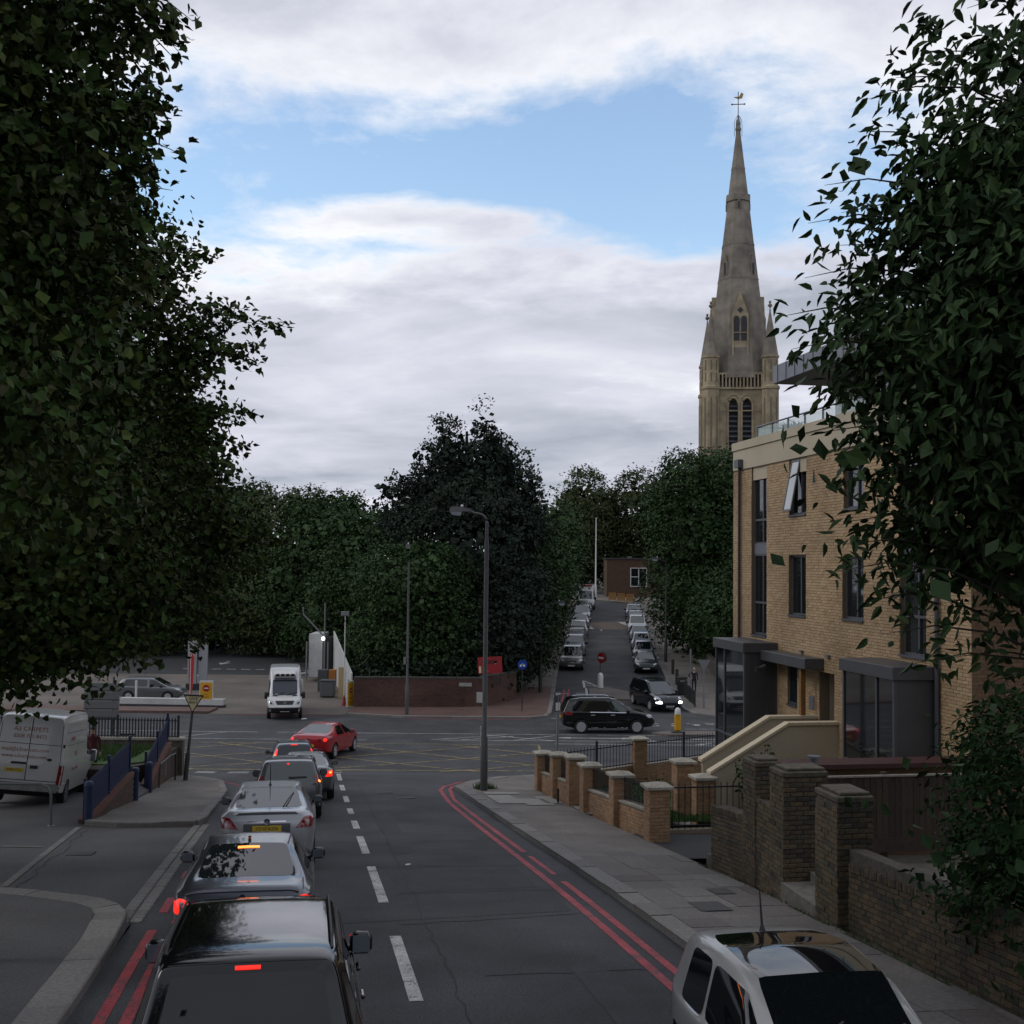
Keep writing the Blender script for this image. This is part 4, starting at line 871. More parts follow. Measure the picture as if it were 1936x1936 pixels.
for k in range(4):
    a = k * math.pi / 2 - math.pi / 2; Rm = Matrix.Rotation(a + math.pi / 2, 3, 'Z')
    lu = MB(); d0 = 3.12 if k % 2 == 0 else 2.95
    pts = [(-.95, -d0, 31.0), (.95, -d0, 31.0), (.95, -d0, 36.9), (0, -d0, 39.7), (-.95, -d0, 36.9)]
    n0 = len(lu.v); lu.extrude([Rm @ Vector(p) for p in pts], Rm @ Vector((0, 2.4, 0))); l_ = lu.build('lucarne', stone, ch)
    o = MB(); 
    for x in (-.4, .4):
        q = MB(); lancet(q, x, -d0 - .04, 34.1, 36.9, .31, .06); q.v = [tuple(Rm @ Vector(v)) for v in q.v]; q.build('lucarne_light', dark_op, l_)
    q = MB(); q.lathe([(.0, -d0 - .05), (.34, -d0 - .05), (.34, -d0 + .02)], (0, 0, 37.55), 'Y', 4); q.v = [tuple(Rm @ Vector(v)) for v in q.v]; q.build('lucarne_light', dark_op, l_)
    q = MB(); q.box((0, -d0 - .05, 35.0), (1.5, .1, .1)); 
    for sx in (-.82, .82): q.box((sx, -d0 - .05, 34.0), (.16, .12, 6)); 
    q.v = [tuple(Rm @ Vector(v)) for v in q.v]; q.build('tracery', stone, l_)
    # small lucarnes higher up on the diagonals and near the band
    for (z, sc2, off) in ((42.5, .55, math.pi / 4), (50.0, .3, 0)):
        R2 = Matrix.Rotation(a + math.pi / 2 + off, 3, 'Z'); d1 = ra(z) * .93 + .12
        q = MB(); q.extrude([R2 @ Vector(p) for p in ((-.6 * sc2, -d1, z - 1.2 * sc2), (.6 * sc2, -d1, z - 1.2 * sc2), (.6 * sc2, -d1, z + 1.2 * sc2), (0, -d1, z + 3.2 * sc2), (-.6 * sc2, -d1, z + 1.2 * sc2))], R2 @ Vector((0, 1.4 * sc2, 0))); sl_ = q.build('small_lucarne', stone_d, ch)
        q = MB(); lancet(q, 0, -d1 - .03, z - 1.0 * sc2, z + 1.5 * sc2, .32 * sc2, .04); q.v = [tuple(R2 @ Vector(v)) for v in q.v]; q.build('lucarne_light', dark_op, sl_)
fi = MB(); fi.lathe([(.2, 58.9), (.34, 59.1), (.34, 59.3), (.18, 59.6), (.26, 59.9), (.1, 60.4), (.05, 60.7)], seg=8); fi.build('finial', stone_d, ch)
wv = MB(); wv.tube([(0, 0, 60.5), (0, 0, 63.6)], .05, 6); wv.tube([(-.7, 0, 62.15), (.7, 0, 62.15)], .05, 6)
for x in (-.7, .7): wv.lathe([(.02, -.14), (.12, 0), (.02, .14)], (x, 0, 62.15), 'X', 6)
for k in range(6):
    a = k * math.pi / 3; wv.tube([(.42 * math.cos(a) * f, .42 * math.sin(a) * f, z) for f, z in ((1, 58.4), (1.05, 59.6), (.9, 60.3), (.4, 60.7), (0, 60.9))], .025, 4)
wv.build('weathervane', iron, ch); MB().extrude([(-.55, -.03, 63.0), (.1, -.03, 63.05), (.35, -.03, 63.5), (.6, -.03, 63.35), (.45, -.03, 62.85), (0, -.03, 62.75)], (0, .06, 0)).build('cockerel', mat('gilt', (.3, .2, .06), .4, metal=.6), ch)
# ================================================================ FAR BROWN BUILDING AT THE END OF THE STREET
fb_ = thing('brown_building', 'plain brown brick building with a white framed window at the end of the far street', 'building', (16.0, 149, 4.7))
MB().box((0, 0, 2.45), (8, 5, 5.0)).build('wall', mat('far_brown', (.10, .062, .04), .9, var=.15, vs_=2), fb_); MB().box((0, 0, 5.03), (8.3, 5.3, .14)).build('roof', cladding, fb_)
f = MB()
for (a, b, c, d) in ((-.1, 0, 1.5, 3.9), (.9, 1.0, 1.5, 3.9), (1.9, 2.0, 1.5, 3.9), (0, 1.9, 3.8, 3.9), (0, 1.9, 1.5, 1.6), (0, .9, 2.7, 2.8)): f.box(((a + b) / 2 - .95, -2.55, (c + d) / 2), (b - a, .12, d - c))
wf = f.build('window', mat('upvc_white', (.7, .7, .7), .4), fb_); MB().box((0, -2.51, 2.7), (1.9, .03, 2.3)).build('pane', win_glass, wf)
MB().box((-.9, 0, 5.22), (.5, .5, .25)).build('vent', zinc, fb_)
# ================================================================ VEHICLES
def paint(name, c, metal=.0, rough=.28): return mat('paint_' + name, c, rough, metal, coat=.7, var=.05, vs_=3, spec=.3)
P_black = paint('black', (.0035, .0035, .0045), 0, .12); P_silver = paint('silver', (.25, .26, .275), .5); P_grey = paint('grey', (.10, .105, .11), .5); P_white = paint('white', (.34, .34, .335)); P_red = paint('red', (.33, .012, .018))
P_navy = paint('navy', (.010, .014, .032)); P_white2 = paint('van_white', (.52, .53, .50)); P_bmw = paint('graphite', (.085, .09, .105), .6); P_teal = paint('dark_green', (.014, .022, .022)); P_sblue = paint('silver_blue', (.11, .13, .16), .5); P_pale = paint('pale_silver', (.16, .165, .175), .5); P_cream = paint('cream', (.55, .53, .48))
car_glass = mat('car_glass', (.006, .008, .009), .02, ior=1.75); car_glass_pale = mat('car_glass_pale', (.055, .068, .064), .03, ior=1.9); roof_glass = mat('roof_glass', (.004, .004, .005), .02, ior=1.8)  # pale glass: light passing through the cabin is put into its base colour
trim = mat('black_trim', (.012, .012, .013), .55); tyre_m = mat('tyre', (.012, .012, .012), .85); well_m = mat('wheel_well', (.006, .006, .006), .9); chrome = mat('chrome', (.6, .6, .62), .12, 1.0); alloy = mat('alloy', (.62, .63, .65), .3, .6)
red_lens = mat('red_lens', (.20, .006, .008), .12, coat=1); clear_lens = mat('clear_lens', (.42, .44, .46), .1, .3, coat=1); lit_red = mat('brake_lit', (.3, .01, .01), .2, emit=(1, .025, .012), es=.9); lit_core = mat('brake_core', (.5, .1, .02), .2, emit=(1, .22, .04), es=2.6); lit_white = mat('running_lit', (.8, .8, .8), .2, emit=(.9, .95, 1), es=4.5)
plate_y = mat('plate_yellow', (.55, .38, .03), .4); plate_w = mat('plate_white', (.55, .55, .55), .4); ink = mat('plate_ink', (.01, .01, .01), .5); amber = mat('amber_lens', (.3, .09, .01), .2)
TPL = {}
# (yb, ybelt, yg, zb, zm, zbelt, zwin, ztop, fw, gw) ; gw None = deck (bonnet or boot)
TPL['suv'] = dict(L=4.5, W=1.86, H=1.66, st=[(-2.24, -2.2, -1.93, .36, .70, 1.02, 1.52, 1.60, .90, .64), (-1.85, -1.82, -1.7, .24, .68, 1.02, 1.52, 1.64, 1, .68), (-1.0, -1.0, -1.0, .22, .66, 1.0, 1.54, 1.66, 1, .69), (-.06, -.06, -.08, .22, .66, .99, 1.53, 1.66, 1, .69), (.06, .06, .04, .22, .66, .99, 1.53, 1.655, 1, .69), (.92, .9, .38, .22, .66, .98, 1.5, 1.61, 1, .65), (1.25, 1.22, 1.22, .24, .66, .98, 1.04, 1.06, .99, None), (1.75, 1.75, 1.75, .26, .64, .92, .98, 1.01, .97, None), (2.12, 2.1, 2.08, .30, .58, .78, .86, .89, .89, None), (2.25, 2.24, 2.2, .36, .52, .66, .74, .78, .76, None)], side=(1, 2, 4, 5), ws=5, rear='cap', axles=(1.36, -1.36), wr=.35)
TPL['hatch'] = dict(L=4.2, W=1.76, H=1.48, st=[(-2.1, -2.07, -1.72, .36, .66, .96, 1.36, 1.42, .88, .58), (-1.7, -1.68, -1.5, .22, .62, .95, 1.36, 1.455, 1, .62), (-.95, -.95, -.95, .2, .6, .93, 1.37, 1.48, 1, .63), (-.06, -.06, -.1, .2, .6, .91, 1.36, 1.48, 1, .63), (.06, .06, .02, .2, .6, .91, 1.36, 1.475, 1, .63), (.9, .86, .3, .2, .6, .90, 1.33, 1.43, 1, .59), (1.2, 1.18, 1.18, .22, .6, .89, .95, .97, .99, None), (1.65, 1.65, 1.65, .24, .58, .83, .89, .92, .96, None), (1.98, 1.96, 1.95, .28, .54, .72, .79, .82, .88, None), (2.1, 2.09, 2.05, .34, .5, .62, .68, .72, .75, None)], side=(1, 2, 4, 5), ws=5, rear='cap', axles=(1.28, -1.28), wr=.315)
TPL['saloon'] = dict(L=4.52, W=1.82, H=1.42, st=[(-2.26, -2.25, -2.2, .36, .62, .88, .97, 1.02, .84, None), (-2.12, -2.1, -2.08, .28, .62, .94, 1.02, 1.06, .93, None), (-1.62, -1.6, -1.55, .22, .6, .96, 1.04, 1.075, .985, None), (-1.2, -1.12, -.72, .2, .6, .94, 1.29, 1.365, 1, .57), (-.14, -.14, -.2, .2, .59, .91, 1.31, 1.42, 1, .60), (-.02, -.02, -.08, .2, .59, .91, 1.31, 1.42, 1, .60), (.86, .82, .28, .2, .59, .90, 1.28, 1.375, 1, .56), (1.08, 1.06, 1.06, .22, .59, .89, .95, .97, .99, None), (1.65, 1.65, 1.65, .24, .57, .83, .89, .92, .96, None), (2.12, 2.1, 2.08, .28, .53, .70, .77, .8, .87, None), (2.26, 2.25, 2.2, .34, .48, .60, .66, .70, .74, None)], side=(3, 5, 6), ws=6, rear=2, axles=(1.38, -1.38), wr=.325)
TPL['fastback'] = dict(L=4.83, W=1.86, H=1.50, st=[(-2.41, -2.4, -2.36, .36, .64, .92, 1.03, 1.08, .84, None), (-2.28, -2.26, -2.22, .28, .64, .98, 1.08, 1.125, .93, None), (-1.98, -1.95, -1.88, .22, .63, 1.0, 1.09, 1.13, .975, None), (-1.3, -1.22, -.95, .2, .62, .97, 1.36, 1.44, 1, .585), (-.14, -.14, -.2, .2, .61, .94, 1.38, 1.495, 1, .62), (-.02, -.02, -.08, .2, .61, .94, 1.38, 1.495, 1, .62), (.9, .86, .32, .2, .61, .93, 1.35, 1.45, 1, .58), (1.2, 1.18, 1.18, .22, .6, .92, .98, 1.0, .99, None), (1.75, 1.75, 1.75, .24, .58, .85, .91, .94, .96, None), (2.25, 2.22, 2.2, .28, .54, .71, .78, .82, .87, None), (2.41, 2.4, 2.35, .34, .48, .60, .66, .7, .74, None)], side=(3, 5, 6), ws=6, rear=2, axles=(1.42, -1.40), wr=.335)
TPL['mini'] = dict(L=3.55, W=1.64, H=1.49, st=[(-1.77, -1.72, -1.34, .36, .62, .90, 1.33, 1.39, .70, .50), (-1.5, -1.42, -1.15, .24, .6, .90, 1.35, 1.445, .87, .56), (-1.0, -.98, -.85, .2, .58, .88, 1.37, 1.48, .97, .60), (-.36, -.36, -.32, .2, .58, .87, 1.37, 1.49, 1, .62), (-.30, -.30, -.26, .2, .58, .87, 1.37, 1.49, 1, .62), (.62, .60, .36, .2, .58, .86, 1.30, 1.415, 1, .60), (1.02, .99, .99, .22, .58, .87, .93, .96, .985, None), (1.32, 1.32, 1.3, .24, .57, .85, .91, .935, .95, None), (1.6, 1.58, 1.56, .28, .54, .74, .81, .85, .85, None), (1.77, 1.76, 1.71, .34, .5, .62, .68, .72, .68, None)], side=(2, 4, 5), ws=5, rear='cap', roof=(2, 3, 4), axles=(1.14, -1.16), wr=.29)
TPL['van'] = dict(L=5.7, W=1.99, H=2.62, st=[(-2.85, -2.85, -2.82, .42, .85, 1.30, 2.2, 2.50, .97, .82), (-2.72, -2.72, -2.68, .30, .85, 1.30, 2.22, 2.57, 1, .85), (-.8, -.8, -.8, .3, .85, 1.30, 2.22, 2.62, 1, .86), (.95, .95, .95, .3, .85, 1.28, 2.12, 2.62, 1, .86), (1.07, 1.07, 1.05, .3, .85, 1.27, 2.05, 2.60, 1, .84), (1.75, 1.72, 1.62, .3, .84, 1.22, 1.86, 2.06, 1, .76), (2.28, 2.26, 2.26, .32, .82, 1.12, 1.20, 1.235, .985, None), (2.6, 2.58, 2.56, .34, .78, 1.0, 1.07, 1.10, .95, None), (2.8, 2.78, 2.76, .38, .7, .86, .94, .98, .89, None), (2.86, 2.85, 2.83, .44, .6, .72, .78, .84, .82, None)], side=(4, 5), ws=5, rear=None, axles=(1.85, -1.75), wr=.345, roofcap=True)
def cage(t, L, W, H):
    s = TPL[t]; ky, kx, kz = L / s['L'], W / 2, H / s['H']; hw = 1.0; V = []; rings = []
    for (yb, ybt, yg, zb, zm, zbt, zw, zt, fw_, gw_) in s['st']:
        g = (gw_ / (s['W'] / 2)) if gw_ else None
        wwb = .945 * fw_; wwt = (g * 1.06) if g else .87 * fw_; wre = g if g else .80 * fw_
        if t == 'van' and g: wwb = .965 * fw_; wwt = g * 1.06
        iw = .9 if g else .88
        half = [(0, yb, zb), (.78 * fw_, yb, zb), (.95 * fw_, yb, zb + .07), (fw_ * .99, (yb + ybt) / 2, zm), (.995 * fw_, ybt, zbt), (wwb, ybt, zbt + .025), (wwt, ybt + (yg - ybt) * .86 if g else yg, zw), (wre, yg, zt - (.045 if g else .02)), (iw * wre, yg, zt - .012), (0, yg, zt)]
        ring = []
        for (x, y, z) in half: V.append((x * kx, y * ky, z * kz)); ring.append(len(V) - 1)
        for (x, y, z) in half[8:0:-1]: V.append((-x * kx, y * ky, z * kz)); ring.append(len(V) - 1)
        rings.append(ring)
    F = []; MI = []; cr = {}
    n = 18; ns = len(rings)
    def crease(a, b, v): cr[(min(a, b), max(a, b))] = max(v, cr.get((min(a, b), max(a, b)), 0))
    for i in range(ns - 1):
        for k in range(n):
            k2 = (k + 1) % n; a, b, c, d = rings[i][k], rings[i][k2], rings[i + 1][k2], rings[i + 1][k]
            seg = k if k < 9 else 17 - k
            mi = 0
            if seg == 5 and i in s['side']: mi = 1
            elif seg == 8 and i == s['ws']: mi = 2
            elif seg == 8 and i == s['rear']: mi = 3
            elif seg == 8 and i in s.get('roof', ()): mi = 4
            elif seg in (0, 1): mi = 5
            F.append((a, d, c, b)); MI.append(mi)
            if mi in (1, 2, 3):
                for q in ((a, b), (b, c), (c, d), (d, a)): crease(*q, .55)
            if mi == 4:
                for q in ((a, d), (b, c)): crease(*q, .5)
            if seg == 1: crease(b, c, .5)
            if seg == 3: crease(b, c, .25)
    def cap(ring, sgn, bulge, rearwin):
        grid = []
        for k in range(2, 8):
            r, l = ring[k], ring[18 - k]
            if k == 2: ri, c, li = ring[1], ring[0], ring[17]
            elif k == 7: ri, c, li = ring[8], ring[9], ring[10]
            else:
                x, y, z = V[r]; b = bulge * (1 if k < 5 else .5)
                V.append((x * .84, y + sgn * b * .8, z)); ri = len(V) - 1; V.append((0, y + sgn * b, z + (.0))); c = len(V) - 1; V.append((-x * .84, y + sgn * b * .8, z)); li = len(V) - 1
            grid.append([r, ri, c, li, l])
        for a, b in zip(grid[:-1], grid[1:]):
            for j in range(4):
                q = (a[j], b[j], b[j + 1], a[j + 1]); q = q if sgn < 0 else q[::-1]
                mi = 3 if rearwin and a is grid[3] and j in (1, 2) else (5 if a is grid[0] and t != 'van' else 0)
                F.append(q); MI.append(mi)
                if mi == 3:
                    for e in range(4): crease(q[e], q[(e + 1) % 4], .5)
        for g in grid: crease(g[0], g[1], 0); 
        for k in range(18): crease(ring[k], ring[(k + 1) % 18], .35 if t != 'van' else .6)
    cap(rings[0], -1, .06 * ky, s['rear'] == 'cap'); cap(rings[-1], 1, .09 * ky, False)
    return V, F, MI, cr, s
def split_mesh(me, keep, name, mats, offset=0.0):
    mi = np.empty(len(me.polygons), dtype=np.int32); me.polygons.foreach_get('material_index', mi)
    bm = bmesh.new(); bm.from_mesh(me)
    bmesh.ops.delete(bm, geom=[f for f in bm.faces if f.material_index not in keep], context='FACES')
    if offset:
        bm.normal_update()
        for v in bm.verts: v.co += v.normal * offset
    o = bpy.data.meshes.new(name); bm.to_mesh(o); bm.free()
    if len(o.polygons) == 0: return None
    o.materials.clear()
    idx = np.empty(len(o.polygons), dtype=np.int32); o.polygons.foreach_get('material_index', idx)
    rm = {k: i for i, k in enumerate(keep)}; o.polygons.foreach_set('material_index', np.array([rm[k] if len(mats) > 1 else 0 for k in idx], dtype=np.int32))
    for m in mats: o.materials.append(m)
    o.polygons.foreach_set('use_smooth', [True] * len(o.polygons)); o.set_sharp_from_angle(angle=.75)
    return o
class Car: pass
WHEELS = {}
def wheel_meshes(r, w, style):
    k = (round(r, 3), w, style)
    if k in WHEELS: return WHEELS[k]
    t = MB(); t.lathe([(r * .66, -w / 2), (r * .93, -w / 2), (r, -w / 2 + .03), (r, w / 2 - .03), (r * .93, w / 2), (r * .66, w / 2), (r * .64, w / 2 - .06), (r * .3, w / 2 - .07)], axis='X', seg=28); tm = t.mesh('wheel', tyre_m, True, .6)
    m = MB()
    m.lathe([(r * .66, w / 2 - .05), (r * .685, w / 2 - .002), (r * .64, w / 2 + .004), (r * .62, w / 2 - .06)], axis='X', seg=28); m.lathe([(.001, w / 2 - .0), (r * .15, w / 2 - .0), (r * .16, w / 2 - .05)], axis='X', seg=14)
    ns = 5 if style != 'steel' else 9
    for i in range(ns):
        a = 2 * math.pi * i / ns
        for da in ((-.16, .16) if style == 'twin' else (0,)):
            c, s_ = math.cos(a + da * .9), math.sin(a + da * .9); wd = r * (.075 if style == 'twin' else .12)
            q = [(w / 2 - .035, c * r * .12 - s_ * wd, s_ * r * .12 + c * wd), (w / 2 - .035, c * r * .12 + s_ * wd, s_ * r * .12 - c * wd), (w / 2 - .02, c * r * .65 + s_ * wd * .8, s_ * r * .65 - c * wd * .8), (w / 2 - .02, c * r * .65 - s_ * wd * .8, s_ * r * .65 + c * wd * .8)]
            m.extrude(q, (.022, 0, 0))
    rm = m.mesh('rim', alloy if style != 'steel' else mat('steel_rim', (.14, .14, .15), .5, .3), False)
    WHEELS[k] = (tm, rm); return WHEELS[k]
def build_car(name, label, cat, tpl, L, W, H, body, level=2, glass=car_glass, rear_glass=None, side_glass=None, screen_glass=None, style='alloy', group=None, mirrors=True, mirror_mat=None, low=None):
    V, F, MI, cr, s = cage(tpl, L, W, H)
    me = bpy.data.meshes.new('cage'); me.from_pydata(V, [], F); me.polygons.foreach_set('material_index', MI)
    for k in range(6): me.materials.append(trim)
    at = me.attributes.new('crease_edge', 'FLOAT', 'EDGE')
    vals = [cr.get((min(e.vertices), max(e.vertices)), 0.0) for e in me.edges]; at.data.foreach_set('value', vals)
    vc = me.attributes.new('crease_vert', 'FLOAT', 'POINT'); cnt = {}
    for p, mi_ in zip(F, MI):
        if mi_ in (1, 2, 3):
            for v in p: cnt.setdefault(v, {}).setdefault(mi_, 0); cnt[v][mi_] += 1
    vals = [0.0] * len(V)
    for v, d_ in cnt.items():
        if any(q == 1 for q in d_.values()): vals[v] = .42
    vc.data.foreach_set('value', vals)
    tmp = bpy.data.objects.new('tmp', me); COL.objects.link(tmp)
    ky = L / s['L']; ax = [a * ky for a in s['axles']]; wr = s['wr'] * (H / s['H']) ** .5; ar = wr + .055
    cut = MB()
    for y in ax:
        for sx in (-1, 1): cut.lathe([(ar, sx * (W / 2 - .27)), (ar, sx * (W / 2 + .2))][::sx], (0, y, wr + .005), 'X', 32)
    cme = cut.mesh('cut', trim); cob = bpy.data.objects.new('cut', cme); COL.objects.link(cob)
    m = tmp.modifiers.new('s', 'SUBSURF'); m.levels = level; m.render_levels = level; m.use_limit_surface = False
    b = tmp.modifiers.new('b', 'BOOLEAN'); b.operation = 'DIFFERENCE'; b.object = cob; b.solver = 'EXACT'
    dg = bpy.context.evaluated_depsgraph_get(); dg.update()
    em = bpy.data.meshes.new_from_object(tmp.evaluated_get(dg))
    # faces made by the wheel cut
    for p in em.polygons:
        c = p.center
        for y in ax:
            d = math.hypot(c.y - y, c.z - wr - .005)
            if d < ar + .004 and (abs(d - ar) < .012 or abs(abs(c.x) - (W / 2 - .27)) < .006): p.material_index = 5
    bpy.data.objects.remove(tmp); bpy.data.objects.remove(cob)
    root = thing(name, label, cat, group=group)
    C_ = Car(); C_.root = root; C_.L, C_.W, C_.H, C_.ax, C_.wr = L, W, H, ax, wr
    C_.bvh = BVHTree.FromPolygons([v.co.copy() for v in em.vertices], [tuple(p.vertices) for p in em.polygons])
    bmh = split_mesh(em, (0, 5), 'body', [body, low or trim]); C_.body = link('body', bmh, root)
    for k, nm, gm in ((1, 'side_window', side_glass or glass), (2, 'windscreen', screen_glass or glass), (3, 'rear_window', rear_glass or glass), (4, 'roof_glass', roof_glass)):
        if k == 1:
            g = split_mesh(em, (1,), nm, [gm], .002)
            if g:
                for sx in (1, -1):
                    bm = bmesh.new(); bm.from_mesh(g); bmesh.ops.delete(bm, geom=[f for f in bm.faces if f.calc_center_median().x * sx < 0], context='FACES'); q = bpy.data.meshes.new(nm); bm.to_mesh(q); bm.free(); q.materials.clear(); q.materials.append(gm); link(nm, q, root)
        else:
            g = split_mesh(em, (k,), nm, [gm], .002)
            if g: link(nm, g, root)
    tm, rm = wheel_meshes(wr, .21, style)
    for y in ax:
        for sx in (1, -1):
            w = link('wheel', tm, root); w.location = (sx * (W / 2 - .125), y, wr); w.rotation_euler = (0, 0, 0 if sx > 0 else math.pi); link('rim', rm, w)
    if mirrors:
        st = s['st']; cow = st[s['ws'] + 1]; y = cow[1] * ky - .32 if tpl != 'van' else cow[1] * ky - .3; z = (cow[5] + .1) * H / s['H']; big = tpl in ('van', 'suv')
        bs = bpy.data.meshes.new('m'); mm = MB(); a, b_, c = (.10, .07, .078) if not big else (.105, .08, .10)
        if tpl == 'van': a, b_, c = .10, .08, .19
        mm.box((0, 0, 0), (2 * a, 2 * b_, 2 * c), None, .045); mm.tube([(-a * .6, 0, -c * .4), (-a - .09, .02, -c * .7)], .028, 6)
        mo = mm.mesh('wing_mirror', mirror_mat or body, True, 1.2); gl = MB().box((0, -b_ - .001, 0), (2 * a - .05, .006, 2 * c - .05)).mesh('mirror_glass', mat('mirror_face', (.1, .12, .14), .03, ior=2.0))
        mo2 = mo.copy(); mo2.transform(Matrix.Diagonal((-1, 1, 1, 1))); mo2.flip_normals()
        for sx, q in ((1, mo), (-1, mo2)):
            w = link('wing_mirror', q, root); w.location = (sx * (W / 2 * .955 + a * .85), y, z); g = link('mirror_glass', gl, w)
    return C_
def patch(c, name, m, corners, n=(8, 5), off=.008, mirror=False, parent=None, proj=None, round_=0.0):
    """a thin shell laid on the bodywork between four corner points (nearest-surface projection, or along proj)"""
    out = []
    for sx in ((1, -1) if mirror else (1,)):
        q = [Vector((p[0] * sx, p[1], p[2])) for p in corners]; nu, nv = n; V = []
        for j in range(nv + 1):
            for i in range(nu + 1):
                u, v = i / nu, j / nv
                if round_:
                    uu, vv = u * 2 - 1, v * 2 - 1
                    uu, vv = uu * math.sqrt(1 - round_ * vv * vv / 2), vv * math.sqrt(1 - round_ * uu * uu / 2); u_, v_ = (uu + 1) / 2, (vv + 1) / 2
                else: u_, v_ = u, v
                P = (q[0] * (1 - u_) + q[1] * u_) * (1 - v_) + (q[3] * (1 - u_) + q[2] * u_) * v_
                hit = None
                if proj is not None:
                    d = Vector(proj).normalized(); r = c.bvh.ray_cast(P - d * 3, d); hit = r if r[0] is not None else None
                if hit is None: hit = c.bvh.find_nearest(P)
                V.append((hit[0], hit[1] if proj is None or hit[1].dot(Vector(proj)) < 0 else -hit[1]))
        W_ = nu + 1; top = [a + b * off for a, b in V]; bot = [a - b * .02 for a, b in V]; N_ = len(V); F = []
        for j in range(nv):
            for i in range(nu): F.append((j * W_ + i, j * W_ + i + 1, (j + 1) * W_ + i + 1, (j + 1) * W_ + i))
        bd = [i for i in range(W_)] + [j * W_ + nu for j in range(1, nv + 1)] + [nv * W_ + i for i in range(nu - 1, -1, -1)] + [j * W_ for j in range(nv - 1, 0, -1)]
        for a, b in zip(bd, bd[1:] + bd[:1]): F.append((a, b, b + N_, a + N_))
        mb = MB(); mb.add(top + bot, F); out.append(mb.build(name, m, parent or c.root, True, .8))
    return out
def seam(c, pts, w=.012, name='panel_gap', m=None, parent=None):
    """a narrow dark joint following the bodywork through the points"""
    V = []; pts = [Vector(p) for p in pts]; dense = []
    for a, b in zip(pts[:-1], pts[1:]):
        k = max(2, int((b - a).length / .08)); dense += [a + (b - a) * i / k for i in range(k)]
    dense.append(pts[-1]); H_ = [c.bvh.find_nearest(p) for p in dense]
    for i, h in enumerate(H_):
        t = (H_[min(i + 1, len(H_) - 1)][0] - H_[max(i - 1, 0)][0]).normalized(); n = h[1]; sd = n.cross(t).normalized() * w / 2; V += [h[0] + n * .003 + sd, h[0] + n * .003 - sd]
    mb = MB(); mb.add(V, [(2 * i, 2 * i + 1, 2 * i + 3, 2 * i + 2) for i in range(len(H_) - 1)]); return mb.build(name, m or trim, parent or c.body)
def plate(c, y, z, front=False, m=plate_y, txt=None, tilt=0, x=0):
    o = MB().box((0, 0, 0), (.52, .016, .112), None, .004).build('number_plate', m, c.root); h = c.bvh.ray_cast(Vector((x, 9 if front else -9, z)), Vector((0, -1 if front else 1, 0)))
    yy = (h[0].y if h[0] else y) + (.012 if front else -.012); o.location = (x, yy, z); o.rotation_euler = (tilt, 0, math.pi if front else 0)
    if txt: text('plate_characters', txt, .085, ink, o, (0, -.010, 0), (math.pi / 2, 0, 0), depth=.001)
    return o
def place(root, x, y, h, roll=0.0, wb=2.7, dz=0.0):
    f = Vector((-math.sin(rad(h)), math.cos(rad(h)))); zf = G(x + f.x * wb / 2, y + f.y * wb / 2); zr = G(x - f.x * wb / 2, y - f.y * wb / 2)
    root.matrix_world = Matrix.Translation((x, y, (zf + zr) / 2 + .004 + dz)) @ Matrix.Rotation(rad(h), 4, 'Z') @ Matrix.Rotation(math.atan2(zf - zr, wb), 4, 'X') @ Matrix.Rotation(rad(roll), 4, 'Y')
def roof_rails(c, m, x, y0, y1, r=.018):
    for sx in (1, -1):
        pts = []
        for k in range(9):
            y = y0 + (y1 - y0) * k / 8; h = c.bvh.ray_cast(Vector((sx * x, y, 5)), Vector((0, 0, -1))); pts.append(h[0] + Vector((0, 0, .035 if 0 < k < 8 else .0)))
        MB().tube(pts, r, 6).build('roof_rail', m, c.root)
def wiper(c, a, b, m=trim):
    h0, h1 = c.bvh.find_nearest(Vector(a)), c.bvh.find_nearest(Vector(b)); MB().tube([h0[0] + h0[1] * .02, (h0[0] + h1[0]) / 2 + h0[1] * .03, h1[0] + h1[1] * .015], [.016, .012, .008], 6).build('wiper', m, c.root)
def antenna(c, y, l, lean=-.35, x=0):
    h = c.bvh.ray_cast(Vector((x, y, 5)), Vector((0, 0, -1)))[0]; a = MB(); a.tube([h - Vector((0, 0, .01)), h + Vector((0, lean * .06, .05))], [.035, .014], 8); a.tube([h + Vector((0, lean * .06, .05)), h + Vector((0, lean * l, l))], [.012, .006], 6); a.build('aerial', trim, c.root)
H0 = math.degrees(math.atan2(.172, .985))
GRP = 'cars queueing nose to tail down the hill'
# ---- 1 the black car at the bottom of the frame
c = build_car('queueing_car', 'glossy black tall hatchback, last in the queue, brake light above its dark window', 'car', 'suv', 4.2, 1.76, 1.70, P_black, 3, glass=mat('car_glass_black', (.003, .003, .004), .02, ior=1.5), style='alloy', group=GRP)
patch(c, 'high_brake_light', lit_red, [(-.09, -1.90, 1.61), (.09, -1.90, 1.61), (.09, -1.88, 1.626), (-.09, -1.88, 1.626)], (10, 2), .016)
patch(c, 'brake_light', red_lens, [(.62, -2.1, .92), (.80, -1.9, .92), (.78, -1.86, 1.12), (.66, -2.0, 1.12)], (5, 8), .01, True)
wiper(c, (.0, -2.14, 1.08), (.42, -2.10, 1.14)); plate(c, -2.25, .85, txt=None); roof_rails(c, trim, .60, -1.6, .3, .012)
seam(c, [(-.56, -1.80, 1.6), (.56, -1.80, 1.6)]); 
for sx in (1, -1):
    for y in (-.35, .55): h = c.bvh.ray_cast(Vector((sx * 3, y, .95)), Vector((-sx, 0, 0)))[0]; MB().box((h.x + sx * .02, y, .95), (.04, .2, .035), None, .012).build('door_handle', P_black, c.root)
place(c.root, -2.15, 10.15, H0)
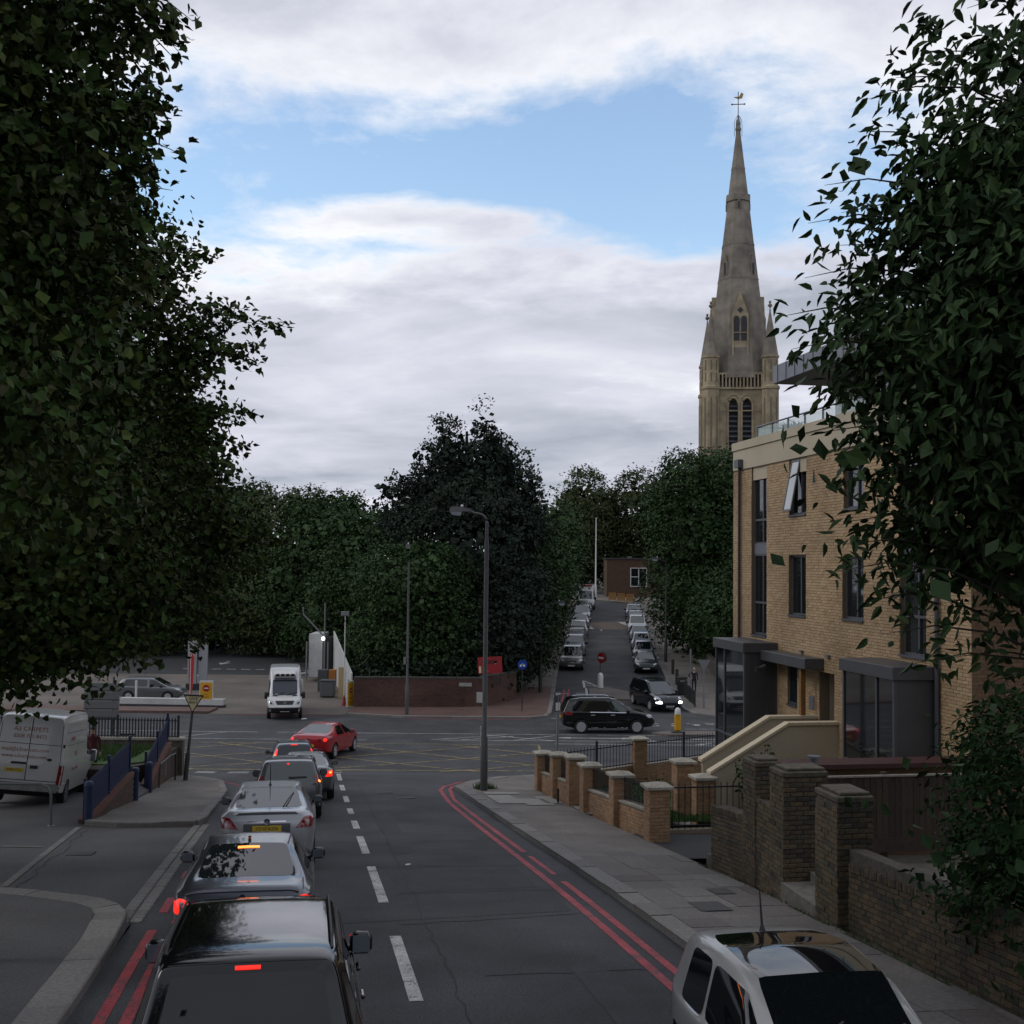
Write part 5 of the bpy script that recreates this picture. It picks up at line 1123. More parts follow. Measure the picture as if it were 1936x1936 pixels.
# ---- 2 the silver grey saloon
c = build_car('queueing_car', 'silver grey saloon with an amber lit brake strip at the top of its rear window', 'car', 'saloon', 4.52, 1.75, 1.42, P_bmw, 3, glass=car_glass, rear_glass=mat('car_glass_mid', (.012, .016, .016), .02, ior=1.9), group=GRP, mirror_mat=P_black)
patch(c, 'high_brake_light', lit_core, [(-.14, -.86, 1.337), (.14, -.86, 1.337), (.14, -.82, 1.35), (-.14, -.82, 1.35)], (10, 2), .012)
for q in (patch(c, 'brake_light', lit_red, [(.58, -2.28, .76), (.82, -2.05, .78), (.82, -2.02, .90), (.60, -2.25, .90)], (8, 6), .01, True)): pass
patch(c, 'tail_light', red_lens, [(.42, -2.28, .80), (.575, -2.26, .78), (.58, -2.24, .90), (.42, -2.26, .90)], (5, 5), .009, True)
patch(c, 'boot_edge', P_bmw, [(-.68, -2.22, 1.01), (.68, -2.22, 1.01), (.66, -2.14, 1.05), (-.66, -2.14, 1.05)], (12, 3), .025)
patch(c, 'boot_dark_reflection', P_black, [(-.55, -2.3, .72), (.55, -2.3, .72), (.56, -2.27, .93), (-.56, -2.27, .93)], (10, 4), .004)  # black shell: the dark reflection on the lower tail put into paint
plate(c, -2.28, .78, txt='KP57 VHL'); seam(c, [(-.70, -1.65, 1.04), (-.72, -2.1, 1.0)]); seam(c, [(.70, -1.65, 1.04), (.72, -2.1, 1.0)])
seam(c, [(-.52, -.7, 1.38), (-.54, .25, 1.38)], .02); seam(c, [(.52, -.7, 1.38), (.54, .25, 1.38)], .02)
MB().lathe([(.001, -.004), (.038, -.004), (.038, .01)], axis='Y', seg=16).build('badge', chrome, c.root).location = (0, -2.295, .95)
h = c.bvh.ray_cast(Vector((0, -.55, 5)), Vector((0, 0, -1)))[0]; MB().extrude([(-.02, -.62, h.z - .02), (-.02, -.48, h.z - .02), (-.02, -.60, h.z + .06), (-.02, -.63, h.z + .06)], (.04, 0, 0)).build('shark_fin_aerial', P_black, c.root)
place(c.root, -3.54, 16.2, H0)
# ---- 3 the silver fastback
c = build_car('queueing_car', 'silver fastback with long sloping rear window, roof aerial and unlit red tail lights', 'car', 'fastback', 4.83, 1.80, 1.50, paint('bright_silver', (.36, .37, .385), .4), 3, glass=car_glass, rear_glass=car_glass_pale, group=GRP, mirror_mat=P_black)
patch(c, 'tail_light', red_lens, [(.50, -2.43, .80), (.80, -2.30, .82), (.86, -2.12, 1.00), (.66, -2.38, .98)], (9, 6), .012, True)
patch(c, 'boot_lip', mat('spoiler_shade', (.03, .03, .032), .3), [(-.56, -2.36, 1.03), (.56, -2.36, 1.03), (.5, -2.33, 1.075), (-.5, -2.33, 1.075)], (12, 3), .006)
patch(c, 'chrome_strip', chrome, [(-.34, -2.46, .915), (.34, -2.46, .915), (.34, -2.46, .945), (-.34, -2.46, .945)], (10, 2), .012)
MB().lathe([(.03, -.012), (.055, -.014), (.055, .01), (.03, .01)], axis='Y', seg=16).build('badge', chrome, c.root).location = (0, -2.475, .925)
patch(c, 'plate_recess', mat('recess_grey', (.09, .092, .095), .4, .3), [(-.42, -2.46, .72), (.42, -2.46, .72), (.42, -2.45, .89), (-.42, -2.45, .89)], (8, 3), .004); plate(c, -2.46, .80, txt='YD10 KZN')
antenna(c, -.85, .42, -.1); wiper(c, (.28, -1.98, 1.16), (.46, -1.25, 1.36)); seam(c, [(-.6, -1.0, 1.43), (.6, -1.0, 1.43)])
place(c.root, -4.80, 23.7, H0)
# ---- 4 dark grey hatchback
c = build_car('queueing_car', 'dark grey tall hatchback with rear wiper and glowing right brake light', 'car', 'suv', 4.32, 1.76, 1.54, P_grey, 2, glass=car_glass, rear_glass=car_glass_pale, group=GRP, mirror_mat=P_black)
patch(c, 'brake_light', red_lens, [(.66, -2.16, .92), (.86, -1.92, .92), (.83, -1.9, 1.16), (.66, -2.12, 1.16)], (6, 7), .012, True); patch(c, 'lit_bulb', lit_core, [(.74, -2.1, .94), (.82, -2.0, .94), (.82, -2.0, 1.01), (.74, -2.1, 1.01)], (4, 4), .02, True, round_=1)
patch(c, 'high_brake_light', lit_red, [(-.06, -1.98, 1.42), (.02, -1.98, 1.42), (.02, -1.96, 1.48), (-.06, -1.96, 1.48)], (4, 4), .012, round_=1)
patch(c, 'wiper_motor', trim, [(.0, -2.16, 1.075), (.46, -2.14, 1.09), (.46, -2.13, 1.12), (.0, -2.15, 1.12)], (6, 2), .025); plate(c, -2.2, .78, txt='LS08 OFR')
place(c.root, -6.02, 32.2, H0)
# ---- 5 pale green grey saloon roof
c = build_car('queueing_car', 'silver green saloon waiting at the give way line, mostly hidden behind the dark grey hatchback', 'car', 'saloon', 4.2, 1.74, 1.38, paint('silver_green', (.13, .14, .135), .5), 2, rear_glass=mat('car_glass_paler', (.14, .165, .155), .05, ior=1.8), group=GRP, mirror_mat=mat('mirror_red', (.06, .02, .015), .4))  # paler rear glass, cabin light put into its colour
patch(c, 'brake_light', lit_red, [(.58, -2.28, .72), (.84, -2.02, .74), (.84, -2.0, .98), (.64, -2.24, .98)], (8, 6), .012, True); patch(c, 'lit_bulb', lit_core, [(.68, -2.2, .82), (.8, -2.1, .82), (.8, -2.1, .92), (.7, -2.2, .92)], (4, 4), .022, True, round_=1)
place(c.root, -6.42, 37.1, H0)
# ---- 6 small dark blue hatch pulling out
c = build_car('queueing_car', 'small navy hatchback edging out over the yellow box with tall glowing brake lights', 'car', 'hatch', 3.6, 1.60, 1.42, P_navy, 2, group=GRP, mirror_mat=P_black)
patch(c, 'brake_light', lit_red, [(.62, -1.83, .88), (.80, -1.6, .88), (.68, -1.6, 1.28), (.58, -1.72, 1.28)], (5, 9), .012, True); patch(c, 'lit_bulb', lit_core, [(.66, -1.83, .93), (.76, -1.7, .93), (.74, -1.68, 1.07), (.64, -1.8, 1.07)], (4, 5), .022, True, round_=1)
patch(c, 'high_brake_light', lit_red, [(-.12, -1.56, 1.38), (.12, -1.56, 1.38), (.12, -1.54, 1.42), (-.12, -1.54, 1.42)], (6, 2), .014); plate(c, -1.9, .62)
place(c.root, -7.85, 42.4, 13)
# ---- 7 red saloon turning
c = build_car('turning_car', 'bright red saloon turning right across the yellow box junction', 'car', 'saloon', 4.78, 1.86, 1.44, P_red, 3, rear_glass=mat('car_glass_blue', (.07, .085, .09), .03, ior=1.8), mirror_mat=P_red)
for xx in (.50, .72):
    patch(c, 'tail_light', red_lens if xx < .6 else lit_red, [(xx - .075, -2.4, .80), (xx + .075, -2.38, .80), (xx + .075, -2.36, .94), (xx - .075, -2.38, .94)], (6, 6), .012, True, round_=1, proj=(0, 1, 0))
patch(c, 'chrome_strip', chrome, [(-.6, -2.4, .48), (.6, -2.4, .48), (.6, -2.4, .5), (-.6, -2.4, .5)], (10, 1), .01); plate(c, -2.4, .62, txt='RE08 JMT')
MB().lathe([(.001, -.006), (.05, -.006), (.05, .012)], axis='Y', seg=16).build('badge', chrome, c.root).location = (0, -2.43, .88)
for sx in (1,): seam(c, [(.93, -.02, .25), (.93, -.02, .9)]); seam(c, [(.93, -.98, .35), (.93, -1.1, .9)]); seam(c, [(.93, 1.0, .25), (.93, .98, .9)]); seam(c, [(-.66, -1.68, 1.07), (.66, -1.68, 1.07)])
for y in (-.8, .25): h = c.bvh.ray_cast(Vector((3, y, .82)), Vector((-1, 0, 0)))[0]; MB().box((h.x + .015, y, .82), (.03, .2, .03), None, .01).build('door_handle', P_red, c.root)
place(c.root, -8.15, 52.0, -9)
# ---- 8 white refrigerated van facing us
c = build_car('delivery_van', 'white refrigerated delivery van facing the junction, cooling unit over its windscreen', 'van', 'van', 5.8, 2.0, 2.80, paint('fleet_white', (.58, .58, .57)), 3, glass=mat('van_glass', (.03, .034, .045), .03, ior=1.7), style='steel', mirror_mat=trim)
patch(c, 'bumper', trim, [(-1.0, 2.86, .40), (1.0, 2.86, .40), (1.0, 2.88, .70), (-1.0, 2.88, .70)], (14, 5), .03, proj=(0, -1, 0)); patch(c, 'bumper', trim, [(.98, 2.2, .40), (.9, 2.86, .40), (.9, 2.88, .70), (.98, 2.3, .70)], (6, 5), .03, True)
patch(c, 'grille', trim, [(-.42, 2.95, .86), (.42, 2.95, .86), (.52, 2.88, 1.06), (-.52, 2.88, 1.06)], (12, 5), .02, proj=(0, -1, 0))
for k in range(4): patch(c, 'grille_slat', mat('slat_grey', (.05, .05, .052), .4), [(-.43 - .02 * k, 2.95, .885 + .045 * k), (.43 + .02 * k, 2.95, .885 + .045 * k), (.43 + .02 * k, 2.95, .90 + .045 * k), (-.43 - .02 * k, 2.95, .90 + .045 * k)], (8, 1), .03, proj=(0, -1, 0))
em_ = MB(); em_.lathe([(.095, -.012), (.115, -.012), (.115, .012), (.095, .012)], axis='Y', seg=20)
for k in range(3): a = math.pi / 2 + k * 2 * math.pi / 3; em_.tube([(0, 0, 0), (.1 * math.cos(a), 0, .1 * math.sin(a))], [.018, .008], 5)
eo = em_.build('emblem', chrome, c.root); h = c.bvh.ray_cast(Vector((0, 9, .96)), Vector((0, -1, 0)))[0]; eo.location = (0, h.y + .045, .96)
patch(c, 'headlight', clear_lens, [(.58, 2.9, .84), (.86, 2.75, .84), (.92, 2.5, 1.12), (.66, 2.75, 1.06)], (7, 7), .015, True); patch(c, 'headlight_core', trim, [(.66, 2.9, .88), (.8, 2.8, .88), (.82, 2.7, .97), (.7, 2.8, .97)], (4, 4), .02, True, round_=1)
plate(c, 2.9, .52, True, plate_w, 'BX59 OUE')
patch(c, 'bonnet_vent', trim, [(.42, 2.33, 1.22), (.78, 2.3, 1.22), (.8, 2.26, 1.245), (.42, 2.29, 1.25)], (5, 2), .012, True)
seam(c, [(-.9, 2.3, 1.2), (0, 2.42, 1.24), (.9, 2.3, 1.2)]); patch(c, 'dash_paper', P_white, [(.3, 2.2, 1.32), (.55, 2.2, 1.32), (.55, 2.17, 1.36), (.3, 2.17, 1.36)], (3, 2), .006)
ru = MB(); ru.box((0, 1.45, 2.42), (1.25, .55, .30), Matrix.Rotation(rad(-20), 3, 'X'), .05); r_ = ru.build('cooling_unit', P_white2, c.root)
for k in range(4): MB().box((-.42 + .28 * k, 1.735, 2.42), (.2, .05, .13), Matrix.Rotation(rad(-20), 3, 'X')).build('fan_grille', trim, r_)
MB().box((0, 1.79, 2.25), (1.3, .08, .035)).build('lower_rail', trim, r_); MB().lathe([(.03, -.02), (.05, 0), (.03, .03)], axis='Y', seg=8).build('roof_light', trim, c.root).location = (0, 1.66, 2.14)
wiper(c, (-.1, 2.2, 1.26), (-.7, 2.05, 1.4)); wiper(c, (.5, 2.2, 1.26), (-.02, 2.05, 1.4))
place(c.root, -13.2, 68.6, 191)
# ---- 9 white carpet van seen from behind
c = build_car('panel_van', 'grubby white panel van with faded red carpet shop lettering, parked beside the ramp', 'van', 'van', 5.5, 2.0, 2.62, P_white2, 3, style='steel', mirror_mat=P_white2)
rear = lambda n_, m_, x0, x1, z0, z1, off=.006, rn=0: patch(c, n_, m_, [(x0, -2.8, z0), (x1, -2.8, z0), (x1, -2.8, z1), (x0, -2.8, z1)], (6, 6), off, proj=(0, 1, 0), round_=rn)
seam(c, [(0, -2.83, .72), (0, -2.83, 1.4), (0, -2.8, 2.46)], .022); seam(c, [(-.86, -2.8, 1.73), (.86, -2.8, 1.73)], .016); seam(c, [(.86, -2.8, .72), (.88, -2.78, 1.3), (.84, -2.76, 2.3)], .016); seam(c, [(-.86, -2.8, .72), (-.86, -2.78, 1.3), (-.82, -2.76, 2.3)], .016); seam(c, [(-.84, -2.8, .72), (.84, -2.8, .72)], .02)
for z in (.95, 1.72): MB().box((.93, -2.72, z), (.05, .1, .09), None, .01).build('door_hinge', trim, c.root)
patch(c, 'tail_light', red_lens, [(.84, -2.8, .62), (.96, -2.66, .62), (.965, -2.66, 1.18), (.87, -2.8, 1.18)], (4, 10), .014, True)
rear('door_handle', trim, .1, .3, 1.05, 1.14, .03); rear('badge', ink, .52, .66, 1.28, 1.36, .012, 1); rear('license_lamp', trim, -.42, -.02, 1.16, 1.22, .03); plate(c, -2.8, .99, txt='RF06 UTX', x=-.32)
patch(c, 'bumper', mat('dirty_bumper', (.22, .22, .20), .6, var=.2, vs_=5), [(-.97, -2.8, .44), (.97, -2.8, .44), (.97, -2.8, .66), (-.97, -2.8, .66)], (14, 4), .05, proj=(0, 1, 0)); patch(c, 'bumper_step', trim, [(-.97, -2.8, .34), (.97, -2.8, .34), (.97, -2.8, .43), (-.97, -2.8, .43)], (12, 2), .06, proj=(0, 1, 0))
seam(c, [(1.0, -2.4, 2.08), (1.0, .6, 2.08)], .012); seam(c, [(1.0, -2.3, 1.72), (1.0, .6, 1.72)], .01); seam(c, [(1.0, -.62, .45), (1.0, -.62, 2.0)], .012); seam(c, [(1.0, .72, .45), (1.0, .72, 2.0)], .012); patch(c, 'side_panel', P_cream, [(.97, -2.3, 2.1), (.97, .5, 2.1), (.93, .5, 2.36), (.93, -2.3, 2.36)], (12, 3), .004)
sign_red = mat('faded_red', (.36, .13, .11), .7, var=.2, vs_=20)
for body_, z, x, sz in (('A3 CARPETS', 2.13, -.02, .17), ('0208 785 8472', 1.93, -.02, .15), ('mail@a3carpets.com', 1.56, -.1, .15), ('www.a3carpets.com', 1.38, -.1, .15)): 
    h = c.bvh.ray_cast(Vector((x, -9, z)), Vector((0, 1, 0))); text('lettering', body_, sz, sign_red, c.root, (x, h[0].y - .004, z), (math.pi / 2 - math.atan2(-h[1].z, -h[1].y) * 0 - .03, 0, 0))
for body_, z, y, sz in (('CARPETS', 1.88, -1.5, .17), ('A3', 1.42, -1.0, .3), ('Carpets   Vinyls', 1.02, -1.0, .15)):
    h = c.bvh.ray_cast(Vector((9, y, z)), Vector((-1, 0, 0))); text('lettering', body_, sz, sign_red, c.root, (h[0].x + .006, y, z), (math.pi / 2, 0, math.pi / 2))
place(c.root, -14.2, 35.7, H0 + .5, 5.5)
# ---- 10 black SUV passing
c = build_car('passing_car', 'black sport utility vehicle with chrome trim and five spoke wheels crossing the junction side on', 'car', 'suv', 4.86, 1.92, 1.86, P_black, 3, style='twin', mirror_mat=P_black)
seam(c, [(.95, -1.0, 1.15), (.95, .95, 1.12)], .05, 'window_trim', chrome, c.root); seam(c, [(.97, -.95, .30), (.97, 1.0, .30)], .04, 'sill_trim', chrome, c.root); roof_rails(c, chrome, .66, -1.75, .25, .028)
patch(c, 'tail_light', red_lens, [(.72, -2.36, .98), (.95, -1.95, .98), (.93, -1.9, 1.10), (.72, -2.34, 1.12)], (9, 5), .012, True); patch(c, 'headlight', clear_lens, [(.6, 2.36, .82), (.9, 2.05, .84), (.9, 1.95, .98), (.66, 2.25, .95)], (7, 5), .012, True)
patch(c, 'driver_window_tint', mat('green_window', (.05, .085, .07), .05), [(.9, .28, 1.22), (.9, .75, 1.2), (.78, .45, 1.6), (.78, .3, 1.6)], (5, 5), .004)
for y in (-.1, -1.12, 1.05): seam(c, [(.97, y, .32), (.97, y, 1.05)])
for y in (-.85, .2): h = c.bvh.ray_cast(Vector((3, y, .98)), Vector((-1, 0, 0)))[0]; MB().box((h.x + .015, y, .98), (.035, .22, .035), None, .012).build('door_handle', chrome, c.root)
patch(c, 'bumper_lamp', clear_lens, [(.62, 2.4, .44), (.8, 2.3, .44), (.8, 2.3, .5), (.62, 2.4, .5)], (4, 2), .014, True); plate(c, -2.4, .8); plate(c, 2.4, .5, True, plate_w)
place(c.root, 5.12, 62.2, -85.5)
# ---- 11 black SUV coming out of the street
c = build_car('emerging_car', 'black sport utility vehicle with bright white running lights nosing out of the side street', 'car', 'suv', 4.8, 1.93, 1.70, paint('blue_black', (.004, .0055, .009), 0, .15), 3, screen_glass=mat('screen_grey', (.05, .06, .065), .03, ior=1.8), style='twin')
patch(c, 'headlight', clear_lens, [(.52, 2.33, .74), (.84, 2.1, .76), (.86, 1.9, .97), (.62, 2.15, .92)], (7, 7), .012, True, round_=.7); patch(c, 'running_light', lit_white, [(.50, 2.42, .58), (.82, 2.24, .58), (.82, 2.2, .67), (.52, 2.4, .66)], (7, 3), .03, True, round_=.6)
patch(c, 'grille', trim, [(-.46, 2.46, .46), (.46, 2.46, .46), (.5, 2.44, .60), (-.5, 2.44, .60)], (8, 3), .014); plate(c, 2.45, .42, True, plate_w, 'OE61 HMK'); roof_rails(c, chrome, .68, -1.75, .25, .024); patch(c, 'bonnet_badge', chrome, [(-.03, 2.12, .86), (.03, 2.12, .86), (.03, 2.06, .9), (-.03, 2.06, .9)], (2, 2), .01)
place(c.root, 9.0, 72.75, 195)
# ---- 12 white city car bottom right
c = build_car('parked_car', 'small white city car with black glass roof and stubby aerial parked facing uphill', 'car', 'mini', 3.55, 1.64, 1.49, paint('dull_white', (.34, .34, .33)), 3, screen_glass=car_glass, glass=car_glass, mirror_mat=P_white, style='alloy')
antenna(c, -.86, .36, -.12); patch(c, 'headlight', clear_lens, [(.48, 1.66, .66), (.70, 1.52, .66), (.72, 1.45, .84), (.52, 1.58, .84)], (6, 6), .012, True, round_=1); plate(c, 1.8, .5, True, plate_w, 'LB12 FVN')
for sx in (1, -1): h = c.bvh.ray_cast(Vector((sx * 3, -.12, .82)), Vector((-sx, 0, 0)))[0]; MB().box((h.x + sx * .02, -.12, .82), (.04, .18, .035), None, .014).build('door_handle', chrome, c.root); seam(c, [(sx * .82, -.28, .3), (sx * .82, -.28, .88)]); seam(c, [(sx * .82, .92, .3), (sx * .82, .86, .86)])
wiper(c, (-.1, .93, .99), (-.5, .78, 1.1)); wiper(c, (.42, .93, .99), (.0, .74, 1.12)); seam(c, [(-.68, .98, .97), (0, 1.06, .99), (.68, .98, .97)], .018)
MB().lathe([(.16, -.012), (.185, -.012), (.185, .012), (.16, .012)], axis='Y', seg=20).build('steering_wheel', trim, c.root).location = (.3, .4, .95)
place(c.root, 2.50, 9.85, 180 + H0, wb=2.3, dz=-.12)
# ---- parked rows in the far street: one of each kind, then copies with their own paint
def kit(c, L):
    y = L / 2; f = c.H / 1.48 if c.H < 1.55 else c.H / 1.62
    hz = .66 * f + .05
    patch(c, 'headlight', clear_lens, [(.50, y - .06, hz), (.78, y - .22, hz + .02), (.80, y - .42, hz + .17), (.56, y - .2, hz + .13)], (5, 4), .012, True)
    patch(c, 'grille', trim, [(-.34, y + .06, hz - .05), (.34, y + .06, hz - .05), (.4, y - .04, hz + .1), (-.4, y - .04, hz + .1)], (6, 3), .012); plate(c, y, .45, True, plate_w)
    return c
LG = 'cars parked nose to tail along the far street'
protos = {'hatch': kit(build_car('parked_car', '', 'car', 'hatch', 4.1, 1.74, 1.48, P_silver, 2, glass=car_glass_pale, side_glass=car_glass, group=LG, mirror_mat=trim), 4.1), 'saloon': kit(build_car('parked_car', '', 'car', 'saloon', 4.5, 1.78, 1.43, P_silver, 2, glass=car_glass_pale, side_glass=car_glass, group=LG), 4.5), 'suv': kit(build_car('parked_car', '', 'car', 'suv', 4.6, 1.84, 1.66, P_silver, 2, glass=car_glass_pale, side_glass=car_glass, group=LG, mirror_mat=trim), 4.6)}
used = set()
def repaint(o, m):
    for ch in [o] + list(o.children):
        if ch.type == 'MESH' and ch.name.split('.')[0] in ('body',):
            ch.material_slots[0].link = 'OBJECT'; ch.material_slots[0].material = m
def park(kind, x, y, h, m, label, dark=False, group=LG):
    pr = protos[kind].root
    if kind in used: o = copy_tree(pr)
    else: o = pr; used.add(kind)
    repaint(o, m); o['label'] = label; o['group'] = group
    if not group: del o['group']
    for ch in o.children:
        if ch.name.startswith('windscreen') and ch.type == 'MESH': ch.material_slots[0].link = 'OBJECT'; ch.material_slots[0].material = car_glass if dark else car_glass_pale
    place(o, x, y, h); return o
P_greyc = paint('mid_grey', (.075, .078, .082), .4); P_volvo = paint('warm_grey', (.10, .098, .092), .4)
left = [('suv', 87.3, P_volvo, 'grey estate car with bright framed grille, nearest of the left hand parked row', True), ('suv', 93.2, P_greyc, 'tall mid grey car parked right behind the grey estate', False), ('hatch', 98.6, P_teal, 'dark green hatchback tucked under the low branches of the left row', True), ('hatch', 103.6, P_white, 'white hatchback half under the trees in the left row', False), ('saloon', 108.8, P_pale, 'pale silver saloon in the left row beside the speed hump', False), ('suv', 114.4, P_sblue, 'bluish silver tall car just past the speed hump on the left', False), ('saloon', 121.2, P_grey, 'dark grey saloon directly in front of the white van up the street', False)]
for kind, y, m, lb, dk in left:
    L_ = protos[kind].L; yc = y + L_ / 2; park(kind, 4.45 + .087 * (yc - 87.3) + .1, yc, 175, m, lb, dk)
right = [('saloon', 86.3, P_teal, 'dark green saloon, nearest of the right hand parked row', False), ('hatch', 91.4, P_pale, 'silver hatchback with a dark windscreen second in the right hand row', True), ('hatch', 96.2, P_silver, 'silver car with dark windscreen third along the right hand row', True), ('saloon', 101.0, P_sblue, 'blue grey saloon fourth along the right hand row', False), ('suv', 106.2, P_white, 'white tall car fifth along the right hand row', False), ('hatch', 111.4, P_pale, 'pale car on the speed hump in the right hand row', False), ('hatch', 117.6, P_sblue, 'blue grey hatchback topmost of the right hand row', False)]
for kind, y, m, lb, dk in right:
    L_ = protos[kind].L; yc = y + L_ / 2; park(kind, 10.05 + .0755 * (yc - 86.3), yc, 175.5, m, lb, dk)
park('hatch', -22.9, 74.9, -91, P_pale, 'pale silver car on the filling station forecourt behind the low white wall', True, None)
patch(protos['suv'], 'grille_frame', chrome, [(-.2, 2.36, .70), (.2, 2.36, .70), (.2, 2.34, .72), (-.2, 2.34, .72)], (4, 1), .02)
c = build_car('parked_van', 'tall white van with a red roof bar at the top of the left parked row', 'van', 'van', 5.2, 1.96, 2.6, paint('fleet_white', (.58, .58, .57)), 2, screen_glass=car_glass_pale, style='steel', mirror_mat=trim)
MB().box((0, 1.0, 2.62), (1.3, .3, .12), None, .03).build('roof_bar', mat('roof_bar_red', (.35, .03, .02), .4), c.root); patch(c, 'bumper', trim, [(-.95, 2.62, .40), (.95, 2.62, .40), (.95, 2.64, .66), (-.95, 2.64, .66)], (10, 3), .03); patch(c, 'headlight', clear_lens, [(.58, 2.62, .84), (.86, 2.5, .84), (.9, 2.3, 1.08), (.66, 2.5, 1.02)], (4, 4), .012, True)
place(c.root, 8.4, 130.2, 175)
# ================================================================ STREET FURNITURE
post_grey = mat('post_grey', (.075, .078, .08), .5, .3, var=.15, vs_=6); post_dark = mat('post_dark', (.022, .024, .024), .5); galv = mat('galvanised', (.22, .225, .23), .5, .5, var=.12, vs_=10)
lamp_glass = mat('lamp_glass', (.35, .38, .42), .15); sign_white = mat('sign_white', (.62, .62, .60), .4); sign_cream = mat('sign_cream', (.66, .58, .34), .5, var=.1, vs_=8); sign_redp = mat('sign_red', (.30, .010, .014), .35); sign_blue = mat('sign_blue', (.010, .05, .30), .35); sign_back = mat('sign_back', (.19, .195, .20), .5, .3); sign_yel = mat('sign_yellow', (.62, .33, .012), .45); sign_blk = mat('sign_black', (.012, .012, .012), .5)
navy = mat('railing_blue', (.009, .022, .066), .5, var=.15, vs_=6); rail_dark = mat('railing_dark', (.016, .019, .026), .5); steel_green = mat('hoop_steel', (.13, .145, .14), .45, .4)
def gz(x, y, o=.12): return G(x, y) + o
def street_lamp(label, x, y, h, az, arm, zoff=.12, base_h=1.7, r0=.10, r1=.055, lx=.62, group='street lamps', m_=post_grey):
    """az: direction the arm points, degrees from +X"""
    t = thing('street_lamp', label, 'street lamp', (x, y, gz(x, y, zoff)), (0, 0, rad(az)), group)
    c = MB(); c.tube([(0, 0, -.15), (0, 0, base_h), (0, 0, base_h + .06), (0, 0, h - .9)], [r0, r0, r1 + .012, r1], 12); c.build('column', m_, t, True)
    pts = [(0, 0, h - .95), (0, 0, h - .35)] + [(.3 - .3 * math.cos(a), 0, h - .35 + .28 * math.sin(a)) for a in (.4, .8, 1.2)] + [(.45, 0, h - .04), (arm, 0, h + .05)]
    if arm > .25:
        MB().tube(pts, [r1 * .75] * 2 + [r1 * .6] * (len(pts) - 2), 8).build('bracket_arm', m_, t, True)
    hd = MB(); a = max(arm, 0)
    hd.add([(a - .1, -.06, h), (a - .1, .06, h), (a + .25, .14, h), (a + .25, -.14, h), (a + lx, .13, h + .0), (a + lx, -.13, h + .0), (a - .1, -.05, h + .1), (a - .1, .05, h + .1), (a + .25, .1, h + .16), (a + .25, -.1, h + .16), (a + lx - .05, .09, h + .15), (a + lx - .05, -.09, h + .15)],
           [(0, 1, 2, 3), (3, 2, 4, 5), (6, 9, 8, 7), (9, 11, 10, 8), (0, 6, 7, 1), (1, 7, 8, 2), (2, 8, 10, 4), (4, 10, 11, 5), (5, 11, 9, 3), (3, 9, 6, 0)])
    l = hd.build('lantern', m_, t)
    g = MB(); g.add([(a + .2, -.13, h), (a + lx - .02, -.12, h), (a + lx - .02, .12, h), (a + .2, .13, h), (a + .24, -.10, h - .14), (a + lx - .1, -.09, h - .12), (a + lx - .1, .09, h - .12), (a + .24, .10, h - .14)], [(0, 3, 2, 1), (4, 5, 6, 7), (0, 1, 5, 4), (1, 2, 6, 5), (2, 3, 7, 6), (3, 0, 4, 7)]); g.build('lamp_bowl', lamp_glass, l)
    s = MB(); s.lathe([(.04, h + .15), (.045, h + .19), (.02, h + .23)], (a + .2, 0, 0), seg=8); s.build('light_sensor', sign_white, l)
    return t
t = street_lamp('grey street lamp on the right hand kerb corner with bracket arm over the road', -.82, 38.1, 9.05, 180, .62, r0=.12, r1=.07)
MB().box((0, -.16, 3.0), (.02, .22, .34)).build('notice_plate', sign_white, t).rotation_euler = (0, 0, rad(90)); MB().box((.12, -.02, 1.75), (.02, .12, .62)).build('notice_plate', sign_white, t)
t = street_lamp('slim street lamp in front of the dark brick wall across the junction', -6.0, 68.1, 9.75, -95, .05, r0=.11, r1=.06, lx=.5); MB().box((-.02, -.15, 3.1), (.2, .14, .42)).build('control_box', galv, t)
street_lamp('street lamp under the trees on the left pavement of the far street', 2.0, 77.6, 5.9, 0, 1.0, r0=.13, r1=.06, base_h=2.0, m_=post_dark)
street_lamp('dark street lamp beside the right hand parked row in the far street', 12.15, 91.5, 8.0, 180, .5, r0=.12, r1=.06, m_=post_dark)
t = thing('street_lamp', 'domed street lantern half hidden in the big tree at upper left', 'street lamp', (-6.4, 14.3, gz(-6.4, 14.3)), group='street lamps')
MB().tube([(0, 0, -.1), (0, 0, 1.6), (0, 0, 1.65), (0, 0, 10.1), (.3, -.05, 10.5), (1.7, -.2, 10.62)], [.10, .10, .07, .05, .03, .025], 10).build('column', post_grey, t, True)
l = MB().lathe([(.02, .30), (.08, .28), (.14, .17), (.17, .04), (.17, 0)], (1.8, -.22, 10.3), seg=16).build('lantern', post_dark, t, True); MB().lathe([(.155, 0), (.13, -.11), (.05, -.17), (.001, -.18)], (1.8, -.22, 10.3), seg=16).build('lamp_bowl', lamp_glass, l, True)
def post(t, h, r=.038, m_=post_grey, lean=(0, 0), base=None):
    mb = MB(); mb.tube([(0, 0, -.15), (lean[0], lean[1], h)], r, 10); 
    if base: mb.tube([(0, 0, -.1), (lean[0] * base / h, lean[1] * base / h, base)], r * 1.6, 10)
    return mb.build('post', m_, t, True)
def disc(name, m_, parent, loc, r, rz=0, th=.012, seg=28):
    o = MB().lathe([(.001, -th / 2), (r, -th / 2), (r, th / 2), (.001, th / 2)], axis='Y', seg=seg).build(name, m_, parent); o.location = loc; o.rotation_euler = (0, 0, rz); return o
